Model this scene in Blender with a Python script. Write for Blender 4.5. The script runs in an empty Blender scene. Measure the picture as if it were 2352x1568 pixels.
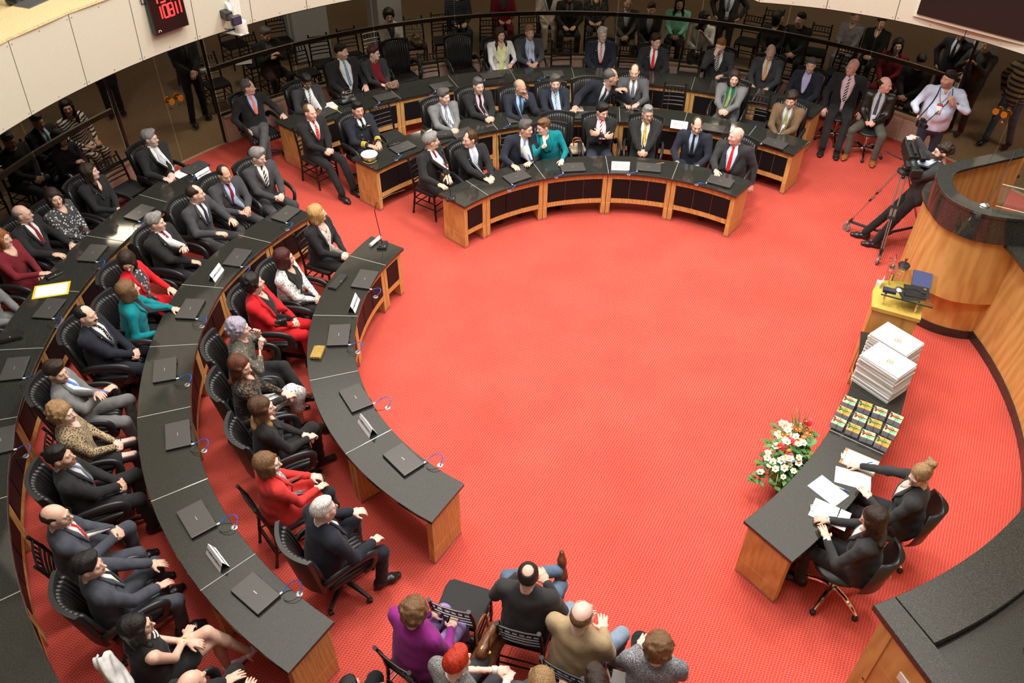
import bpy, bmesh, math, random
import numpy as np
from mathutils import Vector, Matrix
random.seed(7)
S = bpy.context.scene
COL = S.collection
# ---------------------------------------------------------------- camera, world, lights, exposure
cam_d = bpy.data.cameras.new('camera'); cam = bpy.data.objects.new('camera', cam_d); COL.objects.link(cam)
S.camera = cam
_p, _r = math.radians(41.3485), math.radians(0.6258)
_F = Vector((0, math.cos(_p), -math.sin(_p))); _Up = Vector((0, math.sin(_p), math.cos(_p))); _Rt = Vector((1, 0, 0))
_R = _Rt*math.cos(_r)+_Up*math.sin(_r); _U = _Up*math.cos(_r)-_Rt*math.sin(_r)
_m = Matrix((_R, _U, -_F)).transposed().to_4x4(); _m.translation = (0, 0, 6.9738)
cam.matrix_world = _m
cam_d.sensor_width = 36; cam_d.lens = 1906.9/2352*36; cam_d.clip_end = 100
S.view_settings.view_transform = 'Standard'; S.view_settings.look = 'None'
S.view_settings.exposure = 0.0; S.view_settings.gamma = 1; S.view_settings.use_curve_mapping = False
W = bpy.data.worlds.new('world'); S.world = W; W.use_nodes = True
W.node_tree.nodes['Background'].inputs[0].default_value = (1, .97, .92, 1)
W.node_tree.nodes['Background'].inputs[1].default_value = 0.18
S.cycles.use_denoising = True
S.cycles.max_bounces = 6; S.cycles.transparent_max_bounces = 12
def area(name, loc, size, power, col=(1, .97, .93), aim=None, sy=None):
    d = bpy.data.lights.new(name, 'AREA'); d.energy = power; d.color = col; d.size = size
    if sy: d.shape = 'RECTANGLE'; d.size_y = sy
    o = bpy.data.objects.new(name, d); COL.objects.link(o); o.location = loc
    if aim is not None:
        o.rotation_euler = (Vector(aim)-Vector(loc)).to_track_quat('-Z', 'Y').to_euler()
    return o
# ceiling light panels of the chamber
LAMPS = [(-1.6, 8.6, 8.9, 330), (1.6, 10.8, 8.9, 360), (4.0, 8.4, 8.9, 330), (1.3, 6.8, 8.9, 300), (-2.4, 4.8, 8.9, 190), (3.4, 4.4, 8.9, 190)]
for q in LAMPS: area('ceiling_light', q[:3], 1.1, q[3]*.72)
area('ceiling_fill', (1.0, 9.0, 8.2), 14, 2000, (1, .98, .95), aim=(1.0, 9.0, 20))  # added upward fill, no real fitting: brightens the ceiling and desk reflections
for a in (152, 131, 110, 89, 68, 47, 28):
    area('foyer_fill', (1.09+8.75*math.cos(math.radians(a)), 7.76+8.75*math.sin(math.radians(a)), 2.62), .5, 26, (1, .9, .78))  # added unseen lamps, set close to the glass to brighten faces behind it
# ---------------------------------------------------------------- helpers
CN = (1.05, 7.6)
D2R = math.pi/180
def pol(c, r, a): return (c[0]+r*math.cos(a*D2R), c[1]+r*math.sin(a*D2R))
class MB:
    def __init__(s): s.v = []; s.f = []; s.mi = []
    def add(s, vs, fs, mi=0):
        n = len(s.v); s.v += [tuple(v) for v in vs]; s.f += [tuple(n+i for i in f) for f in fs]; s.mi += [mi]*len(fs); return s
    def box(s, c, d, rz=0, mi=0, M=None):
        x, y, z = d[0]/2, d[1]/2, d[2]/2
        vs = [Vector((i*x, j*y, k*z)) for k in (-1, 1) for j in (-1, 1) for i in (-1, 1)]
        R = Matrix.Rotation(rz, 3, 'Z') if M is None else M
        vs = [R@v+Vector(c) for v in vs]
        return s.add(vs, [(0, 2, 3, 1), (4, 5, 7, 6), (0, 1, 5, 4), (2, 6, 7, 3), (0, 4, 6, 2), (1, 3, 7, 5)], mi)
    def prism(s, poly, z0, z1, mi=0):
        n = len(poly); vs = [(p[0], p[1], z0) for p in poly]+[(p[0], p[1], z1) for p in poly]
        fs = [tuple(range(n-1, -1, -1)), tuple(range(n, 2*n))]+[(i, (i+1) % n, n+(i+1) % n, n+i) for i in range(n)]
        return s.add(vs, fs, mi)
    def strip(s, inner, outer, z0, z1, mi=0):      # curved slab between two polylines (same length)
        n = len(inner); vs = []
        for a, b in zip(inner, outer): vs += [(a[0], a[1], z0), (b[0], b[1], z0), (b[0], b[1], z1), (a[0], a[1], z1)]
        fs = [(3, 2, 1, 0), (4*n-4, 4*n-3, 4*n-2, 4*n-1)]
        for i in range(n-1):
            p, q = 4*i, 4*i+4
            fs += [(p, p+1, q+1, q), (p+1, p+2, q+2, q+1), (p+2, p+3, q+3, q+2), (p+3, p, q, q+3)]
        return s.add(vs, fs, mi)
    def tube(s, path, r, n=8, mi=0, cap=True, flat=None):
        P = [Vector(p) for p in path]; m = len(P); rs = r if isinstance(r, (list, tuple)) else [r]*m
        vs = []; up = None
        for i in range(m):
            t = (P[min(i+1, m-1)]-P[max(i-1, 0)]).normalized()
            if up is None:
                up = t.cross(Vector((0, 0, 1)) if abs(t.z) < .9 else Vector((1, 0, 0))).normalized()
            up = (up-t*up.dot(t)).normalized(); w = t.cross(up)
            for k in range(n):
                a = 2*math.pi*k/n
                vs.append(P[i]+(up*math.cos(a)+w*math.sin(a)*(flat or 1))*rs[i])
        fs = [(i*n+k, i*n+(k+1) % n, (i+1)*n+(k+1) % n, (i+1)*n+k) for i in range(m-1) for k in range(n)]
        if cap: fs += [tuple(range(n-1, -1, -1)), tuple((m-1)*n+k for k in range(n))]
        return s.add(vs, fs, mi)
    def lathe(s, prof, c=(0, 0, 0), n=16, mi=0, M=None):
        vs = []; m = len(prof)
        for r, z in prof:
            for k in range(n):
                a = 2*math.pi*k/n; v = Vector((r*math.cos(a), r*math.sin(a), z))
                if M is not None: v = M@v
                vs.append(v+Vector(c))
        fs = [(i*n+k, i*n+(k+1) % n, (i+1)*n+(k+1) % n, (i+1)*n+k) for i in range(m-1) for k in range(n)]
        fs += [tuple(range(n-1, -1, -1)), tuple((m-1)*n+k for k in range(n))]
        return s.add(vs, fs, mi)
    def ell(s, c, r, n=10, m=6, mi=0, M=None):
        pr = [(math.sin(math.pi*i/m), -math.cos(math.pi*i/m)) for i in range(m+1)]
        vs = []
        for a, z in pr:
            for k in range(n):
                t = 2*math.pi*k/n; v = Vector((a*math.cos(t)*r[0], a*math.sin(t)*r[1], z*r[2]))
                if M is not None: v = M@v
                vs.append(v+Vector(c))
        return s.add(vs, [(i*n+k, i*n+(k+1) % n, (i+1)*n+(k+1) % n, (i+1)*n+k) for i in range(m) for k in range(n)], mi)
    def mesh(s, name):
        me = bpy.data.meshes.new(name); me.from_pydata(s.v, [], s.f); me.polygons.foreach_set('material_index', s.mi); me.update(); return me
def link(name, me, mats=None, parent=None, loc=None, rz=None, smooth=None, bevel=0, seg=1):
    o = bpy.data.objects.new(name, me); COL.objects.link(o)
    if mats is not None and me is not None and len(me.materials) == 0:
        for m in (mats if isinstance(mats, (list, tuple)) else [mats]): me.materials.append(m)
    if parent is not None: o.parent = parent
    if loc is not None: o.location = loc
    if rz is not None: o.rotation_euler = (0, 0, rz)
    if smooth and me is not None:
        me.polygons.foreach_set('use_smooth', [True]*len(me.polygons))
        if smooth != 'all': me.set_sharp_from_angle(angle=math.radians(40))
    if bevel:
        b = o.modifiers.new('bevel', 'BEVEL'); b.width = bevel; b.segments = seg; b.limit_method = 'ANGLE'
    return o
def part(name, mb, mats, parent=None, smooth=None, **k): return link(name, mb.mesh(name), mats, parent, smooth=smooth, **k)
def root(name, loc, rz=0, **k):
    o = bpy.data.objects.new(name, None); COL.objects.link(o); o.location = loc; o.rotation_euler = (0, 0, rz); o.empty_display_size = .1
    tag(o, **k); return o
def tag(o, label=None, cat=None, group=None, kind=None):
    if label: o['label'] = label
    if cat: o['category'] = cat
    if group: o['group'] = group
    if kind: o['kind'] = kind
    return o
def dup(o, loc=None, rz=None, label=None, group=None, parent=None):
    c = o.copy(); COL.objects.link(c)
    if parent is not None: c.parent = parent; c.matrix_parent_inverse = o.matrix_parent_inverse
    if loc is not None: c.location = loc
    if rz is not None: c.rotation_euler = (0, 0, rz)
    if label: c['label'] = label
    if group: c['group'] = group
    for ch in o.children: dup(ch, parent=c)
    return c
def arc(c, r, a0, a1, n): 
    f = r if callable(r) else (lambda a: r)
    return [pol(c, f(a0+(a1-a0)*i/n), a0+(a1-a0)*i/n) for i in range(n+1)]
# ---------------------------------------------------------------- materials
_MC = {}
def nd(t, ty, **k):
    n = t.nodes.new(ty)
    for a, b in k.items(): setattr(n, a, b)
    return n
def base(name, col, rough=.5, metal=0, spec=.5, **k):
    m = bpy.data.materials.new(name); m.use_nodes = True; b = m.node_tree.nodes['Principled BSDF']
    b.inputs['Base Color'].default_value = (*col, 1); b.inputs['Roughness'].default_value = rough
    b.inputs['Metallic'].default_value = metal; b.inputs['Specular IOR Level'].default_value = spec
    for a, v in k.items(): b.inputs[a.replace('_', ' ')].default_value = v
    return m, m.node_tree, b
def coord(t, kind='Object', scale=(1, 1, 1), rot=(0, 0, 0)):
    c = nd(t, 'ShaderNodeTexCoord'); mp = nd(t, 'ShaderNodeMapping'); mp.inputs['Scale'].default_value = scale; mp.inputs['Rotation'].default_value = rot
    t.links.new(c.outputs[kind], mp.inputs[0]); return mp.outputs[0]
def ramp(t, fac, stops, interp='LINEAR'):
    r = nd(t, 'ShaderNodeValToRGB'); r.color_ramp.interpolation = interp; e = r.color_ramp.elements
    while len(e) < len(stops): e.new(.5)
    for i, (p, c) in enumerate(stops): e[i].position = p; e[i].color = (*c, 1)
    t.links.new(fac, r.inputs[0]); return r.outputs[0]
def bump(t, b, h, dist=.01, st=.5):
    n = nd(t, 'ShaderNodeBump'); n.inputs['Distance'].default_value = dist; n.inputs['Strength'].default_value = st
    t.links.new(h, n.inputs['Height']); t.links.new(n.outputs[0], b.inputs['Normal'])
def noise(t, v, sc, det=3, ro=.5):
    n = nd(t, 'ShaderNodeTexNoise'); n.inputs['Scale'].default_value = sc; n.inputs['Detail'].default_value = det; n.inputs['Roughness'].default_value = ro
    t.links.new(v, n.inputs['Vector']); return n.outputs['Fac']
def plain(col, rough=.5, metal=0, spec=.5, grain=0, gs=40, **k):
    key = (tuple(col), rough, metal, spec, grain, gs, tuple(k.items()))
    if key in _MC: return _MC[key]
    m, t, b = base('plain_%d' % len(_MC), col, rough, metal, spec, **k)
    v = coord(t)
    f = noise(t, v, gs)
    d = grain or .12
    c = ramp(t, f, [(.25, [x*(1-d) for x in col]), (.75, [min(1, x*(1+d)) for x in col])]); t.links.new(c, b.inputs['Base Color'])
    _MC[key] = m; return m
def cloth(col, pat=None, c2=(.5, .5, .5), sc=1, rough=.85):
    key = ('cloth', tuple(col), pat, tuple(c2), sc)
    if key in _MC: return _MC[key]
    m, t, b = base('cloth_%d' % len(_MC), col, rough, 0, .25)
    b.inputs['Sheen Weight'].default_value = .08
    v = coord(t)
    f = noise(t, v, 7, 4, .6)
    c = ramp(t, f, [(.3, [x*.78 for x in col]), (.7, [min(1, x*1.22) for x in col])])
    if pat in ('stripe', 'pin', 'zebra', 'hstripe'):
        rot = {'stripe': (0, .75, 0), 'pin': (0, 0, 0), 'zebra': (0, 1.35, .3), 'hstripe': (0, 1.5708, 0)}[pat]
        w = nd(t, 'ShaderNodeTexWave'); w.inputs['Scale'].default_value = {'stripe': 11, 'pin': 14, 'zebra': 7, 'hstripe': 2.2}[pat]*sc
        w.inputs['Distortion'].default_value = {'zebra': 6}.get(pat, 0); w.inputs['Detail'].default_value = 1
        t.links.new(coord(t, rot=rot), w.inputs[0])
        k = ramp(t, w.outputs['Fac'], [({'pin': .9}.get(pat, .55), (0, 0, 0)), ({'pin': .97}.get(pat, .62), (1, 1, 1))])
    elif pat in ('dot', 'leopard', 'floral', 'lace', 'tweed', 'sequin'):
        vo = nd(t, 'ShaderNodeTexVoronoi'); vo.inputs['Scale'].default_value = {'dot': 55, 'leopard': 60, 'floral': 26, 'lace': 45, 'tweed': 150, 'sequin': 90}[pat]*sc
        t.links.new(v, vo.inputs[0])
        st = {'dot': [(.28, (1, 1, 1)), (.34, (0, 0, 0))], 'leopard': [(.3, (1, 1, 1)), (.5, (0, 0, 0))], 'floral': [(.3, (1, 1, 1)), (.42, (0, 0, 0))],
              'lace': [(.4, (1, 1, 1)), (.5, (0, 0, 0))], 'tweed': [(.35, (1, 1, 1)), (.6, (0, 0, 0))], 'sequin': [(.2, (1, 1, 1)), (.3, (0, 0, 0))]}[pat]
        k = ramp(t, vo.outputs['Distance'], st)
        if pat in ('floral', 'lace'):
            f2 = noise(t, v, 11*sc, 3); mm = nd(t, 'ShaderNodeMath', operation='MULTIPLY'); t.links.new(k, mm.inputs[0])
            t.links.new(ramp(t, f2, [(.42, (0, 0, 0)), (.5, (1, 1, 1))]), mm.inputs[1]); k = mm.outputs[0]
    else: k = None
    if k is not None:
        mx = nd(t, 'ShaderNodeMix', data_type='RGBA'); t.links.new(k, mx.inputs[0]); t.links.new(c, mx.inputs[6]); mx.inputs[7].default_value = (*c2, 1)
        if pat == 'floral' and len(c2) == 3:
            vc = nd(t, 'ShaderNodeTexNoise'); vc.inputs['Scale'].default_value = 14; t.links.new(v, vc.inputs[0])
            hs = nd(t, 'ShaderNodeMix', data_type='RGBA'); hs.inputs[0].default_value = .35; hs.inputs[6].default_value = (*c2, 1); t.links.new(vc.outputs['Color'], hs.inputs[7]); t.links.new(hs.outputs[2], mx.inputs[7])
        c = mx.outputs[2]
    t.links.new(c, b.inputs['Base Color'])
    f3 = noise(t, v, 26, 3); bump(t, b, f3, .006, .35)
    _MC[key] = m; return m
def granite_black():
    m, t, b = base('granite_black', (.02, .02, .02), .075, 0, .6)
    v = coord(t); vo = nd(t, 'ShaderNodeTexVoronoi'); vo.inputs['Scale'].default_value = 170; t.links.new(v, vo.inputs[0])
    f = noise(t, v, 260, 3, .6)
    c1 = ramp(t, f, [(.42, (.008, .009, .007)), (.56, (.030, .031, .026)), (.67, (.13, .13, .11)), (.80, (.40, .40, .35))])
    t.links.new(c1, b.inputs['Base Color']); return m
def wood(name, c0, c1, sc=(1, 1, 1), rough=.38):
    m, t, b = base(name, c0, rough, 0, .4)
    v = coord(t, scale=(9*sc[0], 9*sc[1], 1.1*sc[2])); f = noise(t, v, 3.2, 5, .6)
    w = nd(t, 'ShaderNodeTexWave', wave_type='BANDS', bands_direction='DIAGONAL'); w.inputs['Scale'].default_value = 1.4; w.inputs['Distortion'].default_value = 7; w.inputs['Detail'].default_value = 3
    t.links.new(v, w.inputs[0])
    mx = nd(t, 'ShaderNodeMath', operation='MULTIPLY_ADD'); t.links.new(w.outputs['Fac'], mx.inputs[0]); mx.inputs[1].default_value = .35; t.links.new(f, mx.inputs[2])
    c = ramp(t, mx.outputs[0], [(.35, c0), (.95, c1)]); t.links.new(c, b.inputs['Base Color']); return m
def granite_beige(name, c, sc=70):
    m, t, b = base(name, c, .3, 0, .5); v = coord(t)
    f = noise(t, v, sc, 4, .75); col = ramp(t, f, [(.32, [x*.45 for x in c]), (.5, c), (.72, [min(1, x*1.35) for x in c])]); t.links.new(col, b.inputs['Base Color']); return m
def carpet():
    m, t, b = base('carpet', (.6, .03, .04), .95, 0, .1)
    v = coord(t); vo = nd(t, 'ShaderNodeTexVoronoi', voronoi_dimensions='2D', feature='DISTANCE_TO_EDGE'); vo.inputs['Scale'].default_value = 33; vo.inputs['Randomness'].default_value = .3
    t.links.new(coord(t, scale=(1, 1.45, 1), rot=(0, 0, .35)), vo.inputs[0])
    k = ramp(t, vo.outputs['Distance'], [(.02, (.66, .23, .09)), (.11, (.56, .050, .057))])
    f = noise(t, v, 1.3, 3); k2 = ramp(t, f, [(.3, (.86, .86, .86)), (.7, (1.06, 1.06, 1.06))])
    mx = nd(t, 'ShaderNodeMix', data_type='RGBA', blend_type='MULTIPLY'); mx.inputs[0].default_value = 1; t.links.new(k, mx.inputs[6]); t.links.new(k2, mx.inputs[7])
    t.links.new(mx.outputs[2], b.inputs['Base Color'])
    bump(t, b, noise(t, v, 180, 2), .006, .5); return m
def glass_mat(name, tint=.55, col=(1, 1, 1), refl=1.0, rough=0.0):
    m = bpy.data.materials.new(name); m.use_nodes = True; t = m.node_tree; t.nodes.clear()
    o = nd(t, 'ShaderNodeOutputMaterial'); tr = nd(t, 'ShaderNodeBsdfTransparent'); tr.inputs[0].default_value = (*[tint*c for c in col], 1)
    gl = nd(t, 'ShaderNodeBsdfGlossy'); gl.inputs['Roughness'].default_value = rough; fr = nd(t, 'ShaderNodeFresnel'); fr.inputs[0].default_value = 1.45
    mu = nd(t, 'ShaderNodeMath', operation='MULTIPLY'); t.links.new(fr.outputs[0], mu.inputs[0])
    ge = nd(t, 'ShaderNodeNewGeometry'); iv = nd(t, 'ShaderNodeMath', operation='MULTIPLY_ADD'); t.links.new(ge.outputs['Backfacing'], iv.inputs[0]); iv.inputs[1].default_value = -refl; iv.inputs[2].default_value = refl; t.links.new(iv.outputs[0], mu.inputs[1])
    mx = nd(t, 'ShaderNodeMixShader'); t.links.new(mu.outputs[0], mx.inputs[0]); t.links.new(tr.outputs[0], mx.inputs[1]); t.links.new(gl.outputs[0], mx.inputs[2]); t.links.new(mx.outputs[0], o.inputs[0])
    return m
def emis(name, col, st):
    m, t, b = base(name, (0, 0, 0)); b.inputs['Emission Color'].default_value = (*col, 1); b.inputs['Emission Strength'].default_value = st
    f = noise(t, coord(t), 3); return m
M_GRAN = granite_black(); M_WOOD = wood('oak_veneer', (.50, .265, .075), (.70, .43, .15)); M_WOODP = wood('oak_panel', (.50, .265, .07), (.68, .41, .135), (.35, .35, .5))
M_LINE = plain((.80, .56, .28), .5); M_STEEL = plain((.55, .53, .5), .3, .9); M_CHROME = plain((.75, .75, .75), .12, 1)
M_BLKWOOD = plain((.012, .011, .011), .25, 0, .5); M_RUBBER = plain((.015, .015, .015), .6); M_PLAST = plain((.018, .018, .019), .38); M_WHITEPL = plain((.8, .79, .76), .4)
M_BEIGE = granite_beige('granite_beige', (.40, .27, .16)); M_PINKG = granite_beige('granite_pink', (.60, .48, .37)); M_LEDGE = granite_beige('granite_ledge', (.72, .56, .30))
M_CARPET = carpet(); M_PAPER = plain((.86, .86, .86), .7, grain=.02); M_GLASS = glass_mat('glass_wall', .70, (1, .97, .9), .9); M_CLEAR = glass_mat('glass_clear', .93, (.95, 1, .96), 1)
def leather_mat():
    m, t, b = base('leather_black', (.014, .014, .014), .36, 0, .5); v = coord(t)
    vo = nd(t, 'ShaderNodeTexVoronoi'); vo.inputs['Scale'].default_value = 220; t.links.new(v, vo.inputs[0]); bump(t, b, vo.outputs['Distance'], .002, .3)
    f = noise(t, v, 9); t.links.new(ramp(t, f, [(.3, (.010, .010, .010)), (.7, (.020, .020, .019))]), b.inputs['Base Color']); return m
M_LEATH = leather_mat()
# ---------------------------------------------------------------- room shell
GC = (1.09, 7.76); GR = 8.07
def struct(name, mb, mats, parent=None, **k):
    o = part(name, mb, mats, parent, **k)
    if parent is None: o['kind'] = 'structure'
    return o
mb = MB(); mb.prism([(-16, -3), (18, -3), (18, 26), (-16, 26)], -.25, -.02); struct('floor', mb, M_BEIGE)
mb = MB(); mb.prism([pol(GC, GR-.02, a) for a in range(0, 360, 3)], -.018, 0); struct('floor.001', mb, M_CARPET)
M_WALLD = plain((.30, .27, .23), .7); M_CREAM = plain((.60, .575, .455), .55, grain=.03); M_CEIL = plain((.75, .74, .71), .8)
mb = MB(); mb.prism([(-16, -3), (18, -3), (18, 26), (-16, 26)], 9.6, 9.8); struct('ceiling', mb, M_CEIL)
for nm, c, d in (('wall_back', (1, 22, 4.6), (34, .2, 9.8)), ('wall_left', (-12, 9, 4.6), (.2, 30, 9.8)), ('wall_right', (14, 9, 4.6), (.2, 30, 9.8)), ('wall_front', (1, -2.9, 4.6), (34, .2, 9.8))):
    mb = MB(); mb.box(c, d); struct(nm, mb, M_WALLD)
# gallery: parapet of cream panels, granite ledge, slab
PB = [[-5.802, 5.394], [-5.885, 6.251], [-5.865, 7.112], [-5.741, 7.964], [-5.516, 8.795], [-5.192, 9.593], [-4.776, 10.346], [-4.272, 11.044], [-3.687, 11.676], [-3.031, 12.234], [-2.313, 12.709], [-1.543, 13.094], [-0.732, 13.384], [0.107, 13.575], [2.2, 13.55], [3.3, 13.25], [3.65, 12.725], [4.583, 12.477], [5.451, 12.052], [6.219, 11.466], [6.859, 10.743], [7.347, 9.909], [7.663, 8.996], [7.796, 8.039], [7.74, 7.075], [7.499, 6.139], [7.08, 5.269]]
ZB, ZT = 2.6, 3.47
def lean(p, d):      # move towards the chamber centre
    v = Vector((1.1-p[0], 7.4-p[1])); v.normalize(); return (p[0]+v.x*d, p[1]+v.y*d)
gal = root('wall_gallery', (0, 0, 0), kind='structure')
for i in range(len(PB)-1):
    p0, p1 = Vector(PB[i]), Vector(PB[i+1]); n = 5
    d = (p1-p0).normalized()*.006
    lo = [(p0+d).lerp(p1-d, k/n) for k in range(n+1)]
    # slight curvature between the seams
    mid = (p0+p1)/2; s = (p1-p0).length; outv = (mid-Vector((1.1, 7.4))).normalized()*(s*s/8/6.8)
    lo = [q+outv*(1-(2*k/n-1)**2) for k, q in enumerate(lo)]
    up = [Vector(lean(q, .075)) for q in lo]
    mb = MB(); vs = []
    for a, b in zip(lo, up):
        a2, b2 = lean(a, -.03), lean(b, -.03)
        vs += [(a[0], a[1], ZB), (a2[0], a2[1], ZB), (b2[0], b2[1], ZT), (b[0], b[1], ZT)]
    fs = [(3, 2, 1, 0), (4*n, 4*n+1, 4*n+2, 4*n+3)]
    for k in range(n):
        q = 4*k; fs += [(q, q+4, q+5, q+1), (q+1, q+5, q+6, q+2), (q+2, q+6, q+7, q+3), (q+3, q+7, q+4, q)]
    mb.add(vs, fs); o = part('panel', mb, M_CREAM, gal, smooth=True)
    sc = MB()
    for f in (.04, .5, .96):
        for z in (ZB+.04, ZT-.05):
            q = p0.lerp(p1, f)+outv*(1-(2*f-1)**2); q = Vector(lean(q, .075*(z-ZB)/(ZT-ZB)+.002)); sc.ell((q.x, q.y, z), (.008, .008, .008), 6, 4)
    so = part('screw', sc, M_STEEL, o)
    # backing behind the seam, granite ledge on top
lo_all = [Vector(p) for p in PB]
back = [Vector(lean(p, -.035)) for p in lo_all]; back2 = [Vector(lean(p, -.10)) for p in lo_all]
mb = MB(); mb.strip(back, back2, ZB-.02, ZT-.01); part('backing', mb, plain((.05, .045, .04), .7), gal)
far = [Vector(lean(p, -5.5)) for p in lo_all]
mb = MB(); mb.strip(back, far, ZB+.3, ZB+.70); part('slab', mb, plain((.25, .23, .2), .8), gal)
led0 = [Vector(lean(p, .085)) for p in lo_all]; led1 = [Vector(lean(p, -.62)) for p in lo_all]
mb = MB(); mb.strip(led0, led1, ZT, ZT+.03); part('ledge', mb, M_LEDGE, gal)
mb = MB(); mb.strip(led1, far, ZT-.14, ZT-.12); part('gallery_floor', mb, M_LEDGE, gal)
# recessed light box in the ledge (upper left)
hx = HOLE = (-5.62, 9.86)
mb = MB(); th = math.atan2(hx[1]-7.4, hx[0]-1.1)
mb.box((hx[0], hx[1], ZT+.034), (.26, .42, .006), th, 0); mb.box((hx[0], hx[1], ZT+.036), (.21, .37, .006), th, 1)
part('ledge_recess', mb, [M_STEEL, plain((.09, .085, .08), .3)], gal)
# plinth of pink granite tiles with a sill, glass panes above
def ring(name, a0, a1):
    r = root(name, (0, 0, 0), kind='structure'); n = max(1, round((a1-a0)/4.4)); st = (a1-a0)/n
    for i in range(n):
        b0, b1 = a0+i*st+.05, a0+(i+1)*st-.05
        mb = MB(); mb.strip(arc(GC, GR-.05, b0, b1, 2), arc(GC, GR+.12, b0, b1, 2), -.02, .43); part('granite_tile', mb, M_PINKG, r)
    N = max(2, round((a1-a0)/2))
    mb = MB(); mb.strip(arc(GC, GR-.03, a0, a1, N), arc(GC, GR+.13, a0, a1, N), -.02, .425); part('core', mb, M_PINKG, r)
    mb = MB(); mb.strip(arc(GC, GR-.07, a0, a1, N), arc(GC, GR+.14, a0, a1, N), .43, .47); part('sill', mb, M_BEIGE, r)
    mb = MB(); mb.strip(arc(GC, GR+.02, a0, a1, N), arc(GC, GR+.06, a0, a1, N), .47, .50); part('glazing_channel', mb, M_BLKWOOD, r)
    return r
M_BRONZE = plain((.17, .145, .125), .35)
def glazing(name, a0, a1, step, zb, rail=True):
    r = root(name, (0, 0, 0), kind='structure'); n = max(1, round((a1-a0)/step)); st = (a1-a0)/n
    for i in range(n):
        b0, b1 = a0+i*st+.07, a0+(i+1)*st-.07
        mb = MB(); mb.strip(arc(GC, GR+.035, b0, b1, 4), arc(GC, GR+.045, b0, b1, 4), zb, 2.85); part('pane', mb, M_GLASS, r, smooth=True)
    N = max(2, round((a1-a0)/2))
    if rail:
        mb = MB(); mb.strip(arc(GC, GR+.055, a0, a1, N), arc(GC, GR+.10, a0, a1, N), 1.235, 1.305); part('handrail', mb, M_BRONZE, r)
    mb = MB(); mb.strip(arc(GC, GR, a0, a1, N), arc(GC, GR+.08, a0, a1, N), 2.85, 2.95); part('head_channel', mb, M_BLKWOOD, r)
    return r
ring('baseboard_back', 40.5, 138.6); ring('baseboard_left', 151.5, 236)
glazing('window_1', 40.5, 138.6, 10.9, .48); glazing('window_2', 151.5, 236, 10.5, .48)
M_KNOB = plain((.75, .30, .03), .25)
def door(name, a0, a1, knobs):
    r = root(name, (0, 0, 0), kind='structure')
    n = 2; st = (a1-a0)/n
    for i in range(n):
        b0, b1 = a0+i*st+.06, a0+(i+1)*st-.06
        mb = MB(); mb.strip(arc(GC, GR+.03, b0, b1, 2), arc(GC, GR+.042, b0, b1, 2), .012, 2.45); part('pane', mb, M_GLASS, r)
    for a in (a0, a1):
        q = pol(GC, GR+.04, a); mb = MB(); mb.box((*q, 1.4), (.05, .03, 2.8), a*D2R); part('door_frame', mb, M_BLKWOOD, r)
    mb = MB(); mb.strip(arc(GC, GR, a0, a1, 5), arc(GC, GR+.08, a0, a1, 5), 2.46, 2.95); part('head_channel', mb, M_BLKWOOD, r)
    for a in knobs:
        u = Vector((math.cos(a*D2R), math.sin(a*D2R), 0)); c = Vector((*pol(GC, GR+.036, a), 1.05))
        Mx = u.to_track_quat('Z', 'Y').to_matrix(); mb = MB()
        mb.lathe([(.006, -.085), (.045, -.08), (.055, -.065), (.045, -.05), (.012, -.045), (.012, .045), (.045, .05), (.055, .065), (.045, .08), (.006, .085)], c, 14, 0, Mx)
        part('door_knob', mb, M_KNOB, r, smooth=True)
        mb = MB(); mb.lathe([(.02, -.02), (.02, .02)], (c.x, c.y, c.z-.13), 10, 0, Mx); part('lock', mb, M_CHROME, r)
door('door_1', 138.9, 151.2, (144.6, 143.4)); door('door_2', 27, 40.2, (35.2, 34.2))
glazing('window_3', -20, 26.8, 11, .02, False)
# pale square pillars and a dim far wall in the foyer
M_PILL = plain((.50, .53, .54), .6)
for i, (x, y, w) in enumerate([(-4.3, 16.9, .75), (-2.75, 17.6, .55), (8.6, 15.2, .45), (9.7, 13.9, .4)]):
    mb = MB(); mb.box((x, y, 1.5), (w, w, 3.0), .6); o = struct('trim_%d' % (i+1), mb, M_PILL, bevel=.01)
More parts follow.
